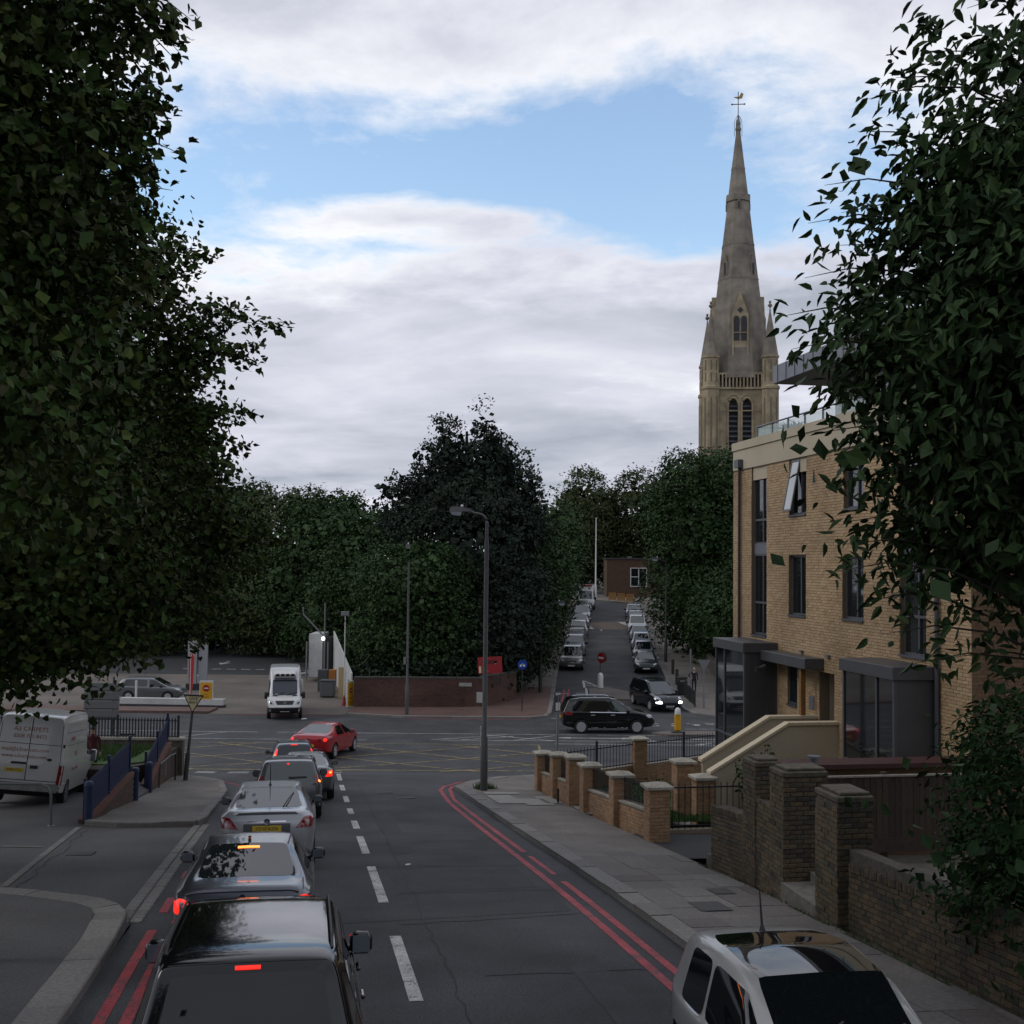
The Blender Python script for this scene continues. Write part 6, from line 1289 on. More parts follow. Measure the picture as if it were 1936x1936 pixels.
def tri_sign(t, loc, w, face_m, border_m, rz=0, tilt=0, back=False):
    h = w * .87; e = empty('sign_head'); e.parent = t; e.location = loc; e.rotation_euler = (0, tilt, rz)
    P = lambda k, y: [(-w / 2 * k, y, h / 2 * k * .95 + h * .02), (w / 2 * k, y, h / 2 * k * .95 + h * .02), (0, y, -h / 2 * k * 1.1)]
    MB().extrude(P(1, 0), (0, .014, 0)).build('sign_plate', border_m, e)
    if not back: MB().extrude(P(.80, -.008), (0, .006, 0)).build('sign_face', face_m, e)
    return e
t = thing('give_way_sign', 'leaning triangular give way sign with cream face and black lettering on the left corner', 'road sign', (-11.2, 40.6, gz(-11.2, 40.6)))
post(t, 2.75, .05, post_grey, (.22, 0), .95); e = tri_sign(t, (.23, -.07, 2.65), .70, sign_cream, sign_blk, rad(6), rad(3))
text('lettering', 'GIVE', .15, sign_blk, e, (0, -.012, .165), (math.pi / 2, 0, 0)); text('lettering', 'WAY', .13, sign_blk, e, (0, -.012, .03), (math.pi / 2, 0, 0))
t = thing('road_sign', 'grey back of a triangular sign on a two tone post by the far street corner', 'road sign', (11.9, 71.9, gz(11.9, 71.9))); post(t, 2.9, .035, galv, (0, 0), .75); tri_sign(t, (0, -.06, 2.6), .82, sign_back, sign_back, 0, 0, True)
t = thing('road_sign', 'thin pale post with a narrow plate beside the black litter bin', 'road sign', (11.75, 76.3, gz(11.75, 76.3))); post(t, 3.1, .03, galv); MB().box((0, -.05, 2.75), (.1, .02, .75)).build('sign_plate', sign_back, t)
t = thing('cycle_sign', 'round blue cycle route sign on a thin post beside the end of the brick wall', 'road sign', (.72, 69.9, gz(.72, 69.9))); post(t, 2.7, .032, post_dark, (0, 0), 0); d = disc('sign_face', sign_blue, t, (0, -.05, 2.75), .29)
bk = MB()
for sx in (-.1, .1): bk.lathe([(.055, -.004), (.07, -.004), (.07, .004), (.055, .004)], (sx, 0, -.06), 'Y', 14)
bk.tube([(-.1, 0, -.06), (-.04, 0, .05), (.06, 0, .05), (.1, 0, -.06)], .009, 5); bk.tube([(-.04, 0, .05), (0, 0, -.06), (.06, 0, .05)], .009, 5); o = bk.build('bicycle_symbol', sign_white, d); o.location = (0, -.012, 0)
# traffic island with the no entry signs
isl = ST(drape('traffic_island', [(5.15, 75.6), (8.0, 75.1), (8.1, 78.0), (6.6, 80.4), (5.35, 79.6)], concrete_yard, .11, side=.14))
for a, b in (((5.0, 75.4), (5.2, 80.1)), ((8.15, 74.9), (8.25, 78.4)), ((5.3, 83.2), (6.1, 80.6)), ((5.1, 80.2), (5.2, 83.3)), ((5.3, 81.2), (5.95, 81.0)), ((5.25, 82.0), (5.7, 81.9))): line('edge_line', a, b, .16, white_paint, .02 if b[1] > 80.05 else .02)
t = thing('no_entry_sign', 'pair of round red no entry signs above a white bollard on the small street island', 'road sign', (6.15, 79.9, gz(6.15, 79.9, .11)))
post(t, 2.1, .035, post_grey)
b_ = MB().lathe([(.22, 0), (.22, .05), (.2, .06), (.2, .8), (.17, .92), (.09, 1.0), (.001, 1.02)], (0, -.05, 0), seg=16).build('bollard', sign_white, t, True)
d = disc('sign_face', sign_redp, t, (.03, -.07, 2.02), .36, rad(-52)); MB().box((0, -.012, 0), (.5, .012, .13)).build('bar', sign_white, d)
d = disc('sign_face', sign_redp, t, (.26, .14, 2.06), .36, rad(120)); disc('sign_back', sign_back, d, (0, .013, 0), .35, 0)
# splitter island on the crossroad with yellow bollard
ST(drape('traffic_island', [(7.4, 61.0), (8.2, 60.35), (30, 60.6), (30, 62.0), (8.4, 61.9)], concrete_yard, .12, side=.16))
t = thing('keep_left_bollard', 'yellow lit style traffic bollard with white cap on the crossroad island', 'bollard', (8.75, 61.1, gz(8.75, 61.1)))
MB().box((0, 0, .04), (.62, .42, .1), None, .02).build('base', post_grey, t); MB().box((0, 0, .52), (.34, .2, .86), None, .05).build('body', sign_yel, t); MB().lathe([(.16, .95), (.16, 1.08), (.14, 1.2), (.08, 1.28), (.001, 1.3)], seg=14).build('cap', sign_white, t, True)
for i, (x, y, lb) in enumerate(((11.95, 86.0, 'dark timber bollard on the right pavement beside the nearest parked car'), (11.6, 81.4, 'dark timber bollard between the litter bin and the parked row'), (13.75, 112.2, 'dark timber bollard far up the right pavement near the last parked car'))):
    t = tag(MB().box((0, 0, .52), (.2, .2, 1.1), None, .03).build('bollard', mat('bollard_wood', (.035, .028, .022), .8, var=.2, vs_=8)), lb, 'bollard', 'timber bollards on the far pavement'); t.location = (x, y, gz(x, y))
t = thing('litter_bin', 'black street litter bin with a pale slot at the start of the guard rail', 'litter bin', (11.35, 77.2, gz(11.35, 77.2)))
MB().box((0, 0, .5), (.62, .55, 1.0), None, .05).build('body', sign_blk, t); MB().box((0, 0, 1.12), (.66, .6, .12), None, .04).build('lid', sign_blk, t); MB().box((0, -.285, .93), (.34, .02, .12)).build('label', sign_back, t)
t = thing('guard_rail', 'black pedestrian guard rail along the corner of the far street', 'railing')
rail_run(t, (11.35, 76.4), (11.45, 72.2), gz(11.35, 76.4, .15), gz(11.45, 72.2, .15), .95, 30, m_=post_dark, r=.012, spike=False)
for y in (76.4, 74.3, 72.2): x = 11.4; MB().tube([(x, y, gz(x, y, 0)), (x, y, gz(x, y, 1.15))], .035, 8).build('post', post_dark, t)
# bus stop pole behind the garden wall
t = thing('bus_stop', 'bus stop pole with dark flag and white panel behind the yellow brick piers', 'bus stop', (1.78, 43.7, gz(1.78, 43.7))); post(t, 3.05, .045, galv); 
f = MB().box((-.03, 0, 2.72), (.30, .06, .72), None, .01).build('flag', mat('flag_dark', (.03, .035, .045), .4), t); f.rotation_euler = (0, 0, rad(50)); g = MB().box((-.03, -.035, 2.56), (.26, .01, .3)).build('panel', sign_white, f); g = MB().box((-.03, -.035, 3.02), (.28, .012, .06)).build('top_panel', sign_white, f)
tag(MB().tube([(0, 0, 0), (0, 0, .42)], .03, 8).build('marker_post', sign_blk), 'stubby black marker post against the yellow brick garden wall', 'post').location = (*R(7.3, 33.5), gz(*R(7.3, 33.5)))
# ================================================================ UNDERPASS RAMPS ON THE LEFT CORNER
brk = mat('ramp_brick', (.075, .050, .036), .9, var=.3, vs_=16, tint=1, tint_col=((.095, .06, .04), (.06, .042, .032), (.085, .052, .038)))
bank_poly = [(-12.0, 38.6), (-11.95, 42.3), (-22, 42.3), (-22, 37.6), (-12.6, 37.6)]
def flat(name, poly, z, h, m_):
    mb = MB(); mb.prism(poly, z - h, z); return ST(mb.build(name, m_))
flat('bank_wall', bank_poly, 2.26, 1.8, mat('bank_brown', (.05, .042, .032), .9, var=.3, vs_=4)); flat('grass_bank', [(-12.15, 38.9), (-12.1, 42.2), (-22, 42.2), (-22, 38.4), (-12.7, 38.4)], 2.30, .1, mat('turf', (.03, .06, .012), .9))
def blades(poly, z, n, h):
    rng = np.random.default_rng(n); V = []; F = []; xs = [p[0] for p in poly]; ys = [p[1] for p in poly]
    for k in range(n):
        x, y = rng.uniform(max(min(xs), -17), max(xs)), rng.uniform(min(ys), max(ys)); a = rng.random() * 6.28; w = .014; dx, dy = math.cos(a) * w, math.sin(a) * w; l = (rng.random(2) - .5) * h; i = len(V)
        V += [(x - dx, y - dy, z - .02), (x + dx, y + dy, z - .02), (x + l[0], y + l[1], z + h * (.5 + rng.random()))]; F.append((i, i + 1, i + 2))
    o = link('grass', np_mesh('grass', V, F, [grass_mat], tint=rng.random(len(F)))); tag(o, kind='stuff')
blades([(-12.7, 38.9), (-17, 42.2)], 2.3, 7000, .11)
rp = ST(MB().extrude([(-10.75, 33.6, G(-10.75, 33.6) + .13), (-11.15, 36.6, 1.9), (-12.6, 37.6, 2.25), (-12.0, 33.8, G(-12, 33.8) + .1)], (0, 0, -.6)).build('ramp', asphalt_old))
def ramp_wall(label, a, b, zb0, zb1, zt0, zt1, rh0, rh1, n, flip):
    """brick wall with a sloping coping and a blue bar railing on it"""
    t = thing('ramp_railing', label, 'railing'); A, B = Vector(a), Vector(b); d = (B - A).normalized(); nn = Vector((d.y, -d.x)) * flip
    core = MB(); core.extrude([(A.x, A.y, zb0), (B.x, B.y, zb1), (B.x, B.y, zt1), (A.x, A.y, zt0)], (nn.x * -.24, nn.y * -.24, 0)); w = core.build('wall_core', mortar_dark, t)
    nb = NB(); u3 = Vector((d.x, d.y, 0)); n3 = Vector((nn.x, nn.y, 0)); L_ = (B - A).length
    k = 0
    while k * .075 < max(zt0, zt1) - min(zb0, zb1):
        z = min(zb0, zb1) + k * .075; lo = 0; f = lambda q: (zt0 + (zt1 - zt0) * q / L_) > z + .07 and (zb0 + (zb1 - zb0) * q / L_) < z + .03
        q = -.11 * (k % 2)
        while q < L_ - .1:
            if q > 0 and f(q + .05) and f(q + .17): nb.c.append(Vector((A.x, A.y, z + .033)) + u3 * (q + .1075) + n3 * -.018); nb.u.append(u3); nb.n.append(n3); nb.d.append((.215, .05, .065))
            q += .225
        k += 1
    if nb.c: nb.stuff('brickwork', brk, w)
    MB().extrude([(A.x + nn.x * .03, A.y + nn.y * .03, zt0), (B.x + nn.x * .03, B.y + nn.y * .03, zt1), (B.x + nn.x * .03, B.y + nn.y * .03, zt1 + .09), (A.x + nn.x * .03, A.y + nn.y * .03, zt0 + .09)], (nn.x * -.3, nn.y * -.3, 0)).build('coping', mat('red_coping', (.13, .055, .038), .8, var=.2, vs_=9), t)
    c0 = A - nn * .12; c1 = B - nn * .12
    rail_run(t, c0, c1, zt0 + .1, zt1 + .1, rh0, n, m_=navy, flat=.075, spike=False)
    for q in (0, .5, 1): p = c0 + (c1 - c0) * q; zt = zt0 + (zt1 - zt0) * q; MB().box((p.x, p.y, zt + .55), (.07, .07, 1.1), math.atan2(d.y, d.x)).build('post', navy, t)
    return t
ramp_wall('blue bar railing on a low sloping brick wall next to the white panel van', (-10.32, 28.95), (-10.72, 33.5), 2.4, 1.95, 2.5, 2.86, .86, .92, 44, 1)
ramp_wall('blue bar railing on the taller brick ramp wall nearer the give way sign', (-11.15, 36.4), (-11.9, 41.2), 1.6, 1.1, 1.95, 2.52, .80, .82, 44, 1)
for (x, y, lb) in ((-10.28, 28.75, 'fat blue bollard at the foot of the ramp wall beside the panel van'), (-11.12, 36.25, 'blue bollard at the foot of the ramp wall nearer the give way sign'), (-10.75, 33.75, 'short blue bollard at the far end of the first ramp wall')):
    o = tag(MB().lathe([(.1, 0), (.1, .82), (.115, .83), (.115, .9), (.09, .95), (.001, .97)], seg=14).build('bollard', navy, None, True), lb, 'bollard', 'blue bollards by the underpass ramps'); o.location = (x, y, G(x, y) + .1)
t = thing('handrail', 'thin steel handrail with dark post beside the ramp wall by the give way sign', 'handrail'); MB().tube([(-11.35, 38.2, 2.35), (-11.6, 40.2, 2.3), (-11.55, 40.6, 2.3)], .022, 8).build('rail', steel_green, t); MB().tube([(-11.55, 40.6, 1.2), (-11.55, 40.6, 2.32)], .028, 8).build('post', rail_dark, t); MB().tube([(-11.3, 37.9, 1.6), (-11.35, 38.2, 2.35)], .028, 8).build('post', rail_dark, t)
MB().box((-11.72, 39.9, 1.9), (.02, .35, .5)).build('notice', mat('notice_blue', (.18, .32, .4), .4), t)
# pointed palisade along the crossroad
t = thing('palisade_fence', 'dark blue pointed palisade fence on a low wall along the crossroad at left', 'fence')
MB().box((-15.9, 42.45, 1.85), (8.2, .28, 1.3)).build('plinth_wall', mat('plinth_stone', (.10, .085, .07), .9, var=.3, vs_=5), t); MB().box((-15.9, 42.45, 2.53), (8.3, .34, .08)).build('coping', coping, t)
rail_run(t, (-19.9, 42.45), (-11.95, 42.45), 2.57, 2.52, .72, 72, m_=rail_dark, flat=.045)
for x in (-19, -16.2, -14.2, -12.0): MB().box((x, 42.45, 2.95), (.07, .07, .85)).build('post', rail_dark, t)
t = tag(MB().box((0, 0, .5), (.5, .35, 1.0), None, .02).build('control_cabinet', mat('cabinet_green', (.012, .03, .024), .5)), 'dark green control cabinet standing behind the palisade fence', 'cabinet'); t.location = (-14.1, 43.3, 2.5 - .9)
t = thing('direction_sign', 'back of a large grey panelled direction sign on two posts behind the palisade', 'road sign', (-15.05, 43.2, gz(-15.05, 43.2)))
for x in (-.55, .42): MB().tube([(x, 0, -.1), (x, 0, 3.5)], .038, 8).build('post', post_grey, t)
for k in range(4): MB().box((0, -.05, 2.12 + .33 * k), (1.28, .03, .315)).build('sign_panel', sign_back, t); MB().box((0, -.075, 2.0 + .33 * k), (1.3, .02, .035)).build('sign_rail', post_grey, t)
t = thing('hoop_barrier', 'galvanised steel hoop barrier behind the white panel van at left edge', 'barrier')
y = 28.4; z = G(-11.1, y); MB().tube([(-11.05, y, z - .05), (-11.07, y, z + .75), (-11.15, y, z + .92), (-11.32, y, z + 1.0), (-13.2, y, z + 1.02), (-14.4, y, z + 1.02), (-14.5, y, z + .9), (-14.52, y, z - .05)], .032, 10).build('hoop', steel_green, t, True)
MB().lathe([(.09, 0), (.09, .02)], (-11.05, y, z), seg=12).build('foot_plate', galv, t)
# ================================================================ FILLING STATION AND CAR WASH
wwall = mat('white_wall', (.50, .51, .50), .7, var=.1, vs_=5, var2=.12, vs2=.8)
t = thing('low_wall', 'long low white painted wall with a grey base in front of the filling station', 'wall'); MB().box((-20.6, 71.55, .36), (6.4, .5, .36), rad(-3)).build('wall_panel', wwall, t); MB().box((-20.6, 71.55, .09), (6.44, .54, .2), rad(-3)).build('base', asphalt_patch, t)
def yellow_sign(label, x, y, z, w, h, rz):
    t = thing('forecourt_sign', label, 'sign', (x, y, z), (0, 0, rz)); MB().box((0, 0, h / 2), (w + .1, .1, h + .08)).build('frame', sign_white, t); f = MB().box((0, -.055, h / 2 - .03), (w, .02, h - .08)).build('face', sign_yel, t)
    d = disc('roundel', sign_redp, f, (0, -.075, h * .63), w * .28); MB().box((0, -.01, 0), (w * .38, .008, w * .1)).build('bar', sign_white, d)
    text('lettering', 'No', .15, sign_blk, f, (0, -.068, h * .30), (math.pi / 2, 0, 0)); text('lettering', 'Entry', .15, sign_blk, f, (0, -.068, h * .15), (math.pi / 2, 0, 0)); return t
yellow_sign('yellow no entry board in a white frame standing on the low white wall', -18.5, 71.3, .5, .72, 1.12, rad(3)); yellow_sign('yellow no entry board against the end of the dark brick wall by the car wash', -9.85, 71.9, .15, .5, 1.5, rad(60))
t = thing('feather_flag', 'tall narrow red feather flag beside the filling station wall', 'flag', (-19.85, 72.6, .05)); MB().tube([(0, 0, 0), (0, 0, 2.9), (.05, 0, 3.1)], .02, 6).build('pole', sign_white, t); MB().extrude([(-.02, 0, .6), (.05, 0, .5), (.16, 0, 1.2), (.2, 0, 2.2), (.22, 0, 2.9), (.05, 0, 3.2), (-.12, 0, 2.9), (-.1, 0, 1.8)], (0, .02, 0)).build('banner', mat('flag_red', (.45, .03, .025), .6), t)
t = thing('price_totem', 'pale grey totem sign standing behind the red feather flag', 'sign', (-21.6, 81, 0)); MB().box((-.42, 0, 1.9), (.62, .25, 3.0)).build('panel', mat('totem_grey', (.3, .31, .32), .5), t); MB().box((.3, .1, 1.9), (.6, .2, 2.6)).build('panel', mat('totem_grey', (.3, .31, .32), .5), t); MB().box((0, 0, .2), (1.6, .4, .5)).build('base', asphalt_dark, t)
tag(MB().tube([(0, 0, 0), (0, 0, 1.5)], .07, 8).build('marker_post', sign_white), 'white marker post behind the left end of the low white wall', 'post').location = (-23.1, 72.3, .02)
t = thing('car_wash', 'white car wash shed and screen wall with one bright lamp by the trees', 'shed')
MB().box((-14.6, 89, 1.95), (1.0, 3, 3.2)).build('wall', wwall, t); MB().box((-13.75, 89.2, 1.8), (.65, 2.4, 2.9)).build('recess', sign_blk, t)
def wallq(a, b, z0, z1, n):
    A, B = Vector(a), Vector(b)
    for k in range(n):
        p, q = A + (B - A) * (k / n), A + (B - A) * ((k + .97) / n); h0, h1 = z0 + (z1 - z0) * k / n, z0 + (z1 - z0) * (k + 1) / n; MB().extrude([(p.x, p.y, .05), (q.x, q.y, .05), (q.x, q.y, h1), (p.x, p.y, h0)], (.08, .02, 0)).build('screen_panel', wwall, t)
wallq((-13.35, 88), (-9.95, 73.2), 3.75, 2.0, 9)
def lamp_ball():
    o = MB().lathe([(.001, -.13), (.09, -.1), (.13, 0), (.09, .1), (.001, .13)], seg=12).build('lamp', mat('flood_lit', (1, 1, 1), .3, emit=(1, 1, .97), es=5.0), t, True); o.location = (-13.95, 86.9, 3.25)
lamp_ball()
for x, y, z0, z1 in ((-13.85, 87.0, .1, 5.9), (-13.6, 87.0, .1, 3.0), (-15.25, 87.4, .1, 3.0)): MB().tube([(x, y, z0), (x, y, z1)], .06, 8).build('pipe', galv, t)
MB().tube([(-15.5, 87, 5.6), (-15.45, 87, 5.0), (-13.9, 87, 3.4)], .06, 8).build('boom', galv, t)
t = thing('floodlight_mast', 'thin white mast with twin floodlights rising in front of the evergreen tree', 'mast', (-10.75, 75.8, .02)); MB().tube([(0, 0, 0), (0, 0, 5.6)], .04, 8).build('mast', sign_white, t); MB().box((0, 0, 5.6), (.55, .2, .3), None, .03).build('floodlight', galv, t)
for i, (x, y) in enumerate(((-15.05, 82.5), (-14.6, 81), (-14.2, 79.6))):
    o = tag(MB().lathe([(.13, 0), (.13, .85), (.1, .92), (.001, .94)], seg=12).build('bollard', sign_white, None, True), ('white bollard furthest back in the row of three by the car wash', 'middle white bollard of the row of three by the car wash', 'white bollard nearest the van in the row of three by the car wash')[i], 'bollard', 'white bollards at the car wash'); o.location = (x, y, .02)
t = thing('wheelie_bin', 'grey wheeled bin at the edge of the car wash yard', 'bin', (-12.1, 77.6, .02)); MB().box((0, 0, .55), (.95, .8, 1.0), None, .05).build('body', mat('bin_grey', (.10, .105, .11), .6), t); MB().box((0, 0, 1.09), (1.0, .85, .1), None, .04).build('lid', post_grey, t)
t = thing('vacuum_unit', 'orange and grey vacuum unit behind the wheeled bin in the car wash yard', 'machine', (-12.6, 81.0, .02)); MB().box((-.35, 0, .75), (.7, .5, 1.5), None, .04).build('body', post_grey, t); MB().box((.3, 0, .95), (.5, .45, 1.1), None, .03).build('panel', mat('orange_panel', (.35, .13, .02), .5), t)
t = thing('height_post', 'pale yellow post beside the white screen wall', 'post', (-11.15, 77.2, .02)); MB().box((0, 0, 1.0), (.35, .12, 2.0)).build('panel', mat('pale_yellow', (.42, .33, .16), .6), t)
t = tag(MB().lathe([(.16, 0), (.03, .62), (.001, .64)], seg=12).build('traffic_cone', mat('cone_red', (.30, .03, .02), .6)), 'small red traffic cone at the foot of the white screen wall', 'traffic cone'); t.location = (-10.35, 73.0, .02)
# red board above the brick wall
t = thing('estate_board', 'faded red notice board fixed above the dark brick wall', 'sign', (-1.22, 72.2, 1.9), (0, rad(-3), 0)); MB().box((0, 0, .8), (1.5, .05, 1.02)).build('board', mat('board_red', (.30, .018, .022), .5, var=.12, vs_=4), t)
for (x, z, w, h) in ((.35, .95, .12, .16),): MB().box((x, -.03, z), (w, .01, h)).build('printed_panel', sign_white, t)
MB().box((.0, -.03, 1.0), (.9, .01, .22)).build('printed_band', mat('board_dark', (.10, .01, .012), .5), t); MB().box((-.62, -.03, .55), (.14, .01, .4)).build('printed_panel', sign_cream, t)
for x in (-.6, .6): MB().box((x, .05, .3), (.06, .06, 1.6)).build('post', post_dark, t)
# far street end
t = thing('flagpole', 'tall white flagpole at the far end of the street', 'flagpole', (10.5, 145, 4.7)); MB().tube([(0, 0, 0), (0, 0, 1.6), (0, 0, 1.7), (0, 0, 10.1)], [.17, .17, .1, .06], 10).build('pole', sign_white, t, True)
for k in range(3):
    x0 = 12.0 + k * .95; y0 = 138.2 - k * .95; t = thing('road_barrier', ('left', 'middle', 'right')[k] + ' panel of the three orange barriers closing the end of the far street', 'barrier', (x0, y0, gz(x0, y0)), (0, 0, rad(-30)), 'orange barriers across the street end')
    bm_ = mat('barrier_orange', (.36, .17, .035), .6)
    for (a, b, c_, d_) in ((-.48, .48, .9, 1.02), (-.48, .48, .15, .25), (-.48, -.42, .1, 1.0), (.42, .48, .1, 1.0)): MB().box(((a + b) / 2, 0, (c_ + d_) / 2), (b - a, .05, d_ - c_)).build('rail', bm_, t)
    MB().box((0, 0, .55), (.84, .02, .56)).build('panel', mat('barrier_panel', (.27, .15, .05), .7), t)
# ================================================================ PEOPLE
skin = mat('skin', (.36, .20, .14), .6); 
def person(label, x, y, z, h, heading, mats, hair_m, hip=False):
    """one continuous skinned body; mats: (shoes, trousers, jacket, collar)"""
    t = thing('person', label, 'person', (x, y, z), (0, 0, rad(heading)))
    k = h / 1.75
    J = {'pel': (0, 0, .95), 'wst': (0, 0, 1.1), 'chs': (0, .01, 1.3), 'nk': (0, .02, 1.47), 'hd0': (0, .03, 1.56), 'hd1': (0, .04, 1.66), 'top': (0, .03, 1.75)}
    Rd = {'pel': .155, 'wst': .145, 'chs': .165, 'nk': .06, 'hd0': .075, 'hd1': .085, 'top': .045}; E = [('pel', 'wst'), ('wst', 'chs'), ('chs', 'nk'), ('nk', 'hd0'), ('hd0', 'hd1'), ('hd1', 'top')]
    for s, sx in (('L', -1), ('R', 1)):
        st_ = .10 if sx > 0 else -.06
        J.update({'hip' + s: (sx * .10, 0, .90), 'kn' + s: (sx * .11, st_ * .5 + .02, .50), 'an' + s: (sx * .11, st_ - .03, .09), 'toe' + s: (sx * .13, st_ + .13, .04), 'sh' + s: (sx * .19, 0, 1.40)})
        Rd.update({'hip' + s: .10, 'kn' + s: .065, 'an' + s: .045, 'toe' + s: .04, 'sh' + s: .07}); E += [('pel', 'hip' + s), ('hip' + s, 'kn' + s), ('kn' + s, 'an' + s), ('an' + s, 'toe' + s), ('chs', 'sh' + s)]
        if hip and sx > 0: J.update({'el' + s: (sx * .42, -.06, 1.16), 'wr' + s: (sx * .24, .08, 1.02), 'pm' + s: (sx * .17, .11, .99)})
        else: J.update({'el' + s: (sx * .25, -.02, 1.13), 'wr' + s: (sx * .27, .06, .88), 'pm' + s: (sx * .27, .08, .81)})
        Rd.update({'el' + s: .052, 'wr' + s: .036, 'pm' + s: .038}); E += [('sh' + s, 'el' + s), ('el' + s, 'wr' + s), ('wr' + s, 'pm' + s)]
        pm = Vector(J['pm' + s]); dv = (pm - Vector(J['wr' + s])).normalized(); sd = Vector((0, 1, 0))
        for f in range(4):
            a = pm + sd * (.03 - .02 * f) + dv * .05; b = a + dv * (.035 + .008 * (1.5 - abs(f - 1.5))) + Vector((-sx * .012, 0, 0)); J['f%d' % f + s] = tuple(a); J['g%d' % f + s] = tuple(b); Rd['f%d' % f + s] = .009; Rd['g%d' % f + s] = .008; E += [('pm' + s, 'f%d' % f + s), ('f%d' % f + s, 'g%d' % f + s)]
        a = pm + sd * .045 + dv * .01; J['t' + s] = tuple(a); J['u' + s] = tuple(a + dv * .04 + sd * .01); Rd['t' + s] = .011; Rd['u' + s] = .009; E += [('pm' + s, 't' + s), ('t' + s, 'u' + s)]
    nm = list(J); me = bpy.data.meshes.new('b'); me.from_pydata([tuple(c * k for c in J[n]) for n in nm], [(nm.index(a), nm.index(b)) for a, b in E], [])
    ob = bpy.data.objects.new('b', me); COL.objects.link(ob); ob.modifiers.new('s', 'SKIN'); sv = me.skin_vertices[0].data
    for i, n in enumerate(nm): sv[i].radius = (Rd[n] * k, Rd[n] * k * (.72 if n in ('pel', 'wst', 'chs') else 1)); sv[i].use_root = n == 'pel'
    md = ob.modifiers.new('d', 'SUBSURF'); md.levels = 2; md.render_levels = 2
    em = bpy.data.meshes.new_from_object(ob.evaluated_get(bpy.context.evaluated_depsgraph_get())); bpy.data.objects.remove(ob)
    em.materials.clear()
    for q in list(mats) + [skin]: em.materials.append(q)
    for p in em.polygons:
        c = p.center / k; p.use_smooth = True; hand = abs(c.x) > .2 and c.z < .86 or (hip and c.x > .1 and c.y > .075 and .9 < c.z < 1.03)
        p.material_index = 4 if hand or c.z > 1.49 else 0 if c.z < .1 else 1 if c.z < .86 and abs(c.x) < .2 else 3 if c.z > 1.40 and abs(c.x) < .09 and c.y > .02 else 2
    b = link('body', em, t)
    hr = MB(); hr.lathe([(.001, .105), (.05, .095), (.085, .05), (.095, 0), (.085, -.06)], (0, .015, 1.67), seg=14); hr.v = [tuple(q * k for q in v) for v in hr.v]; hr.build('hair', hair_m, t, True)
    fc = MB(); fc.box((0, .125, 1.625), (.022, .03, .04), None, .006); fc.v = [tuple(q * k for q in v) for v in fc.v]; fc.build('nose', skin, t)
    for sx in (-1, 1):
        e = MB(); e.lathe([(.001, -.006), (.011, 0), (.001, .006)], (sx * .03, .115, 1.655), 'Y', 8); e.v = [tuple(q * k for q in v) for v in e.v]; e.build('eye', sign_blk, t)
        e = MB(); e.box((sx * .088, .03, 1.64), (.014, .03, .055), None, .005); e.v = [tuple(q * k for q in v) for v in e.v]; e.build('ear', skin, t)
    m_ = MB(); m_.box((0, .115, 1.585), (.045, .012, .01)); m_.v = [tuple(q * k for q in v) for v in m_.v]; m_.build('mouth', mat('lips', (.22, .07, .06), .6), t)
    return t
cl_dark = mat('cloth_dark', (.014, .015, .02), .85); cl_shirt = mat('cloth_pale', (.4, .38, .36), .85); cl_red = mat('cloth_red', (.07, .012, .014), .8); hair_w = mat('hair_white', (.42, .38, .35), .8); hair_d = mat('hair_dark', (.012, .01, .01), .7)
person('white haired pedestrian in dark coat and trousers, hand on hip, walking past the guard rail', 12.35, 78.6, gz(12.35, 78.6), 1.58, 170, (sign_blk, cl_dark, cl_dark, cl_shirt), hair_w, True)
person('person in a dark red jacket standing on the bank behind the white panel van', -13.75, 38.7, 2.3 - .45, 1.62, 190, (sign_blk, cl_dark, cl_red, cl_red), hair_d)
# ================================================================ TREES
def leafmat(name, c, *more, spec=.12, rough=.6): return mat(name, c, rough, tint=1, tint_col=more, spec=spec, var2=.3, vs2=.35)
lime_m = leafmat('lime_leaf', (.036, .068, .016), (.025, .048, .013), (.048, .085, .018), (.032, .060, .015), (.066, .094, .020), (.027, .050, .016), (.050, .050, .020), (.030, .062, .014))
cherry_m = leafmat('cherry_leaf', (.026, .050, .018), (.019, .038, .015), (.034, .062, .022), (.023, .046, .017), (.040, .068, .020))
shrub_m = leafmat('laurel_leaf', (.026, .062, .020), (.018, .044, .015), (.038, .078, .024))
ever_m = leafmat('evergreen_leaf', (.023, .037, .025), (.019, .031, .022), (.029, .043, .029), (.022, .035, .024))
syc_m = leafmat('sycamore_leaf', (.036, .066, .024), (.030, .056, .021), (.044, .078, .026), (.033, .061, .022))
chest_m = leafmat('chestnut_leaf', (.054, .078, .031), (.044, .066, .027), (.070, .086, .033), (.049, .071, .029))
pine_m = leafmat('pine_needles', (.022, .036, .025), (.016, .026, .019), (.028, .045, .028))
bark = mat('tree_bark', (.040, .033, .026), .9, var=.4, vs_=9, bump=.6, bs=20)
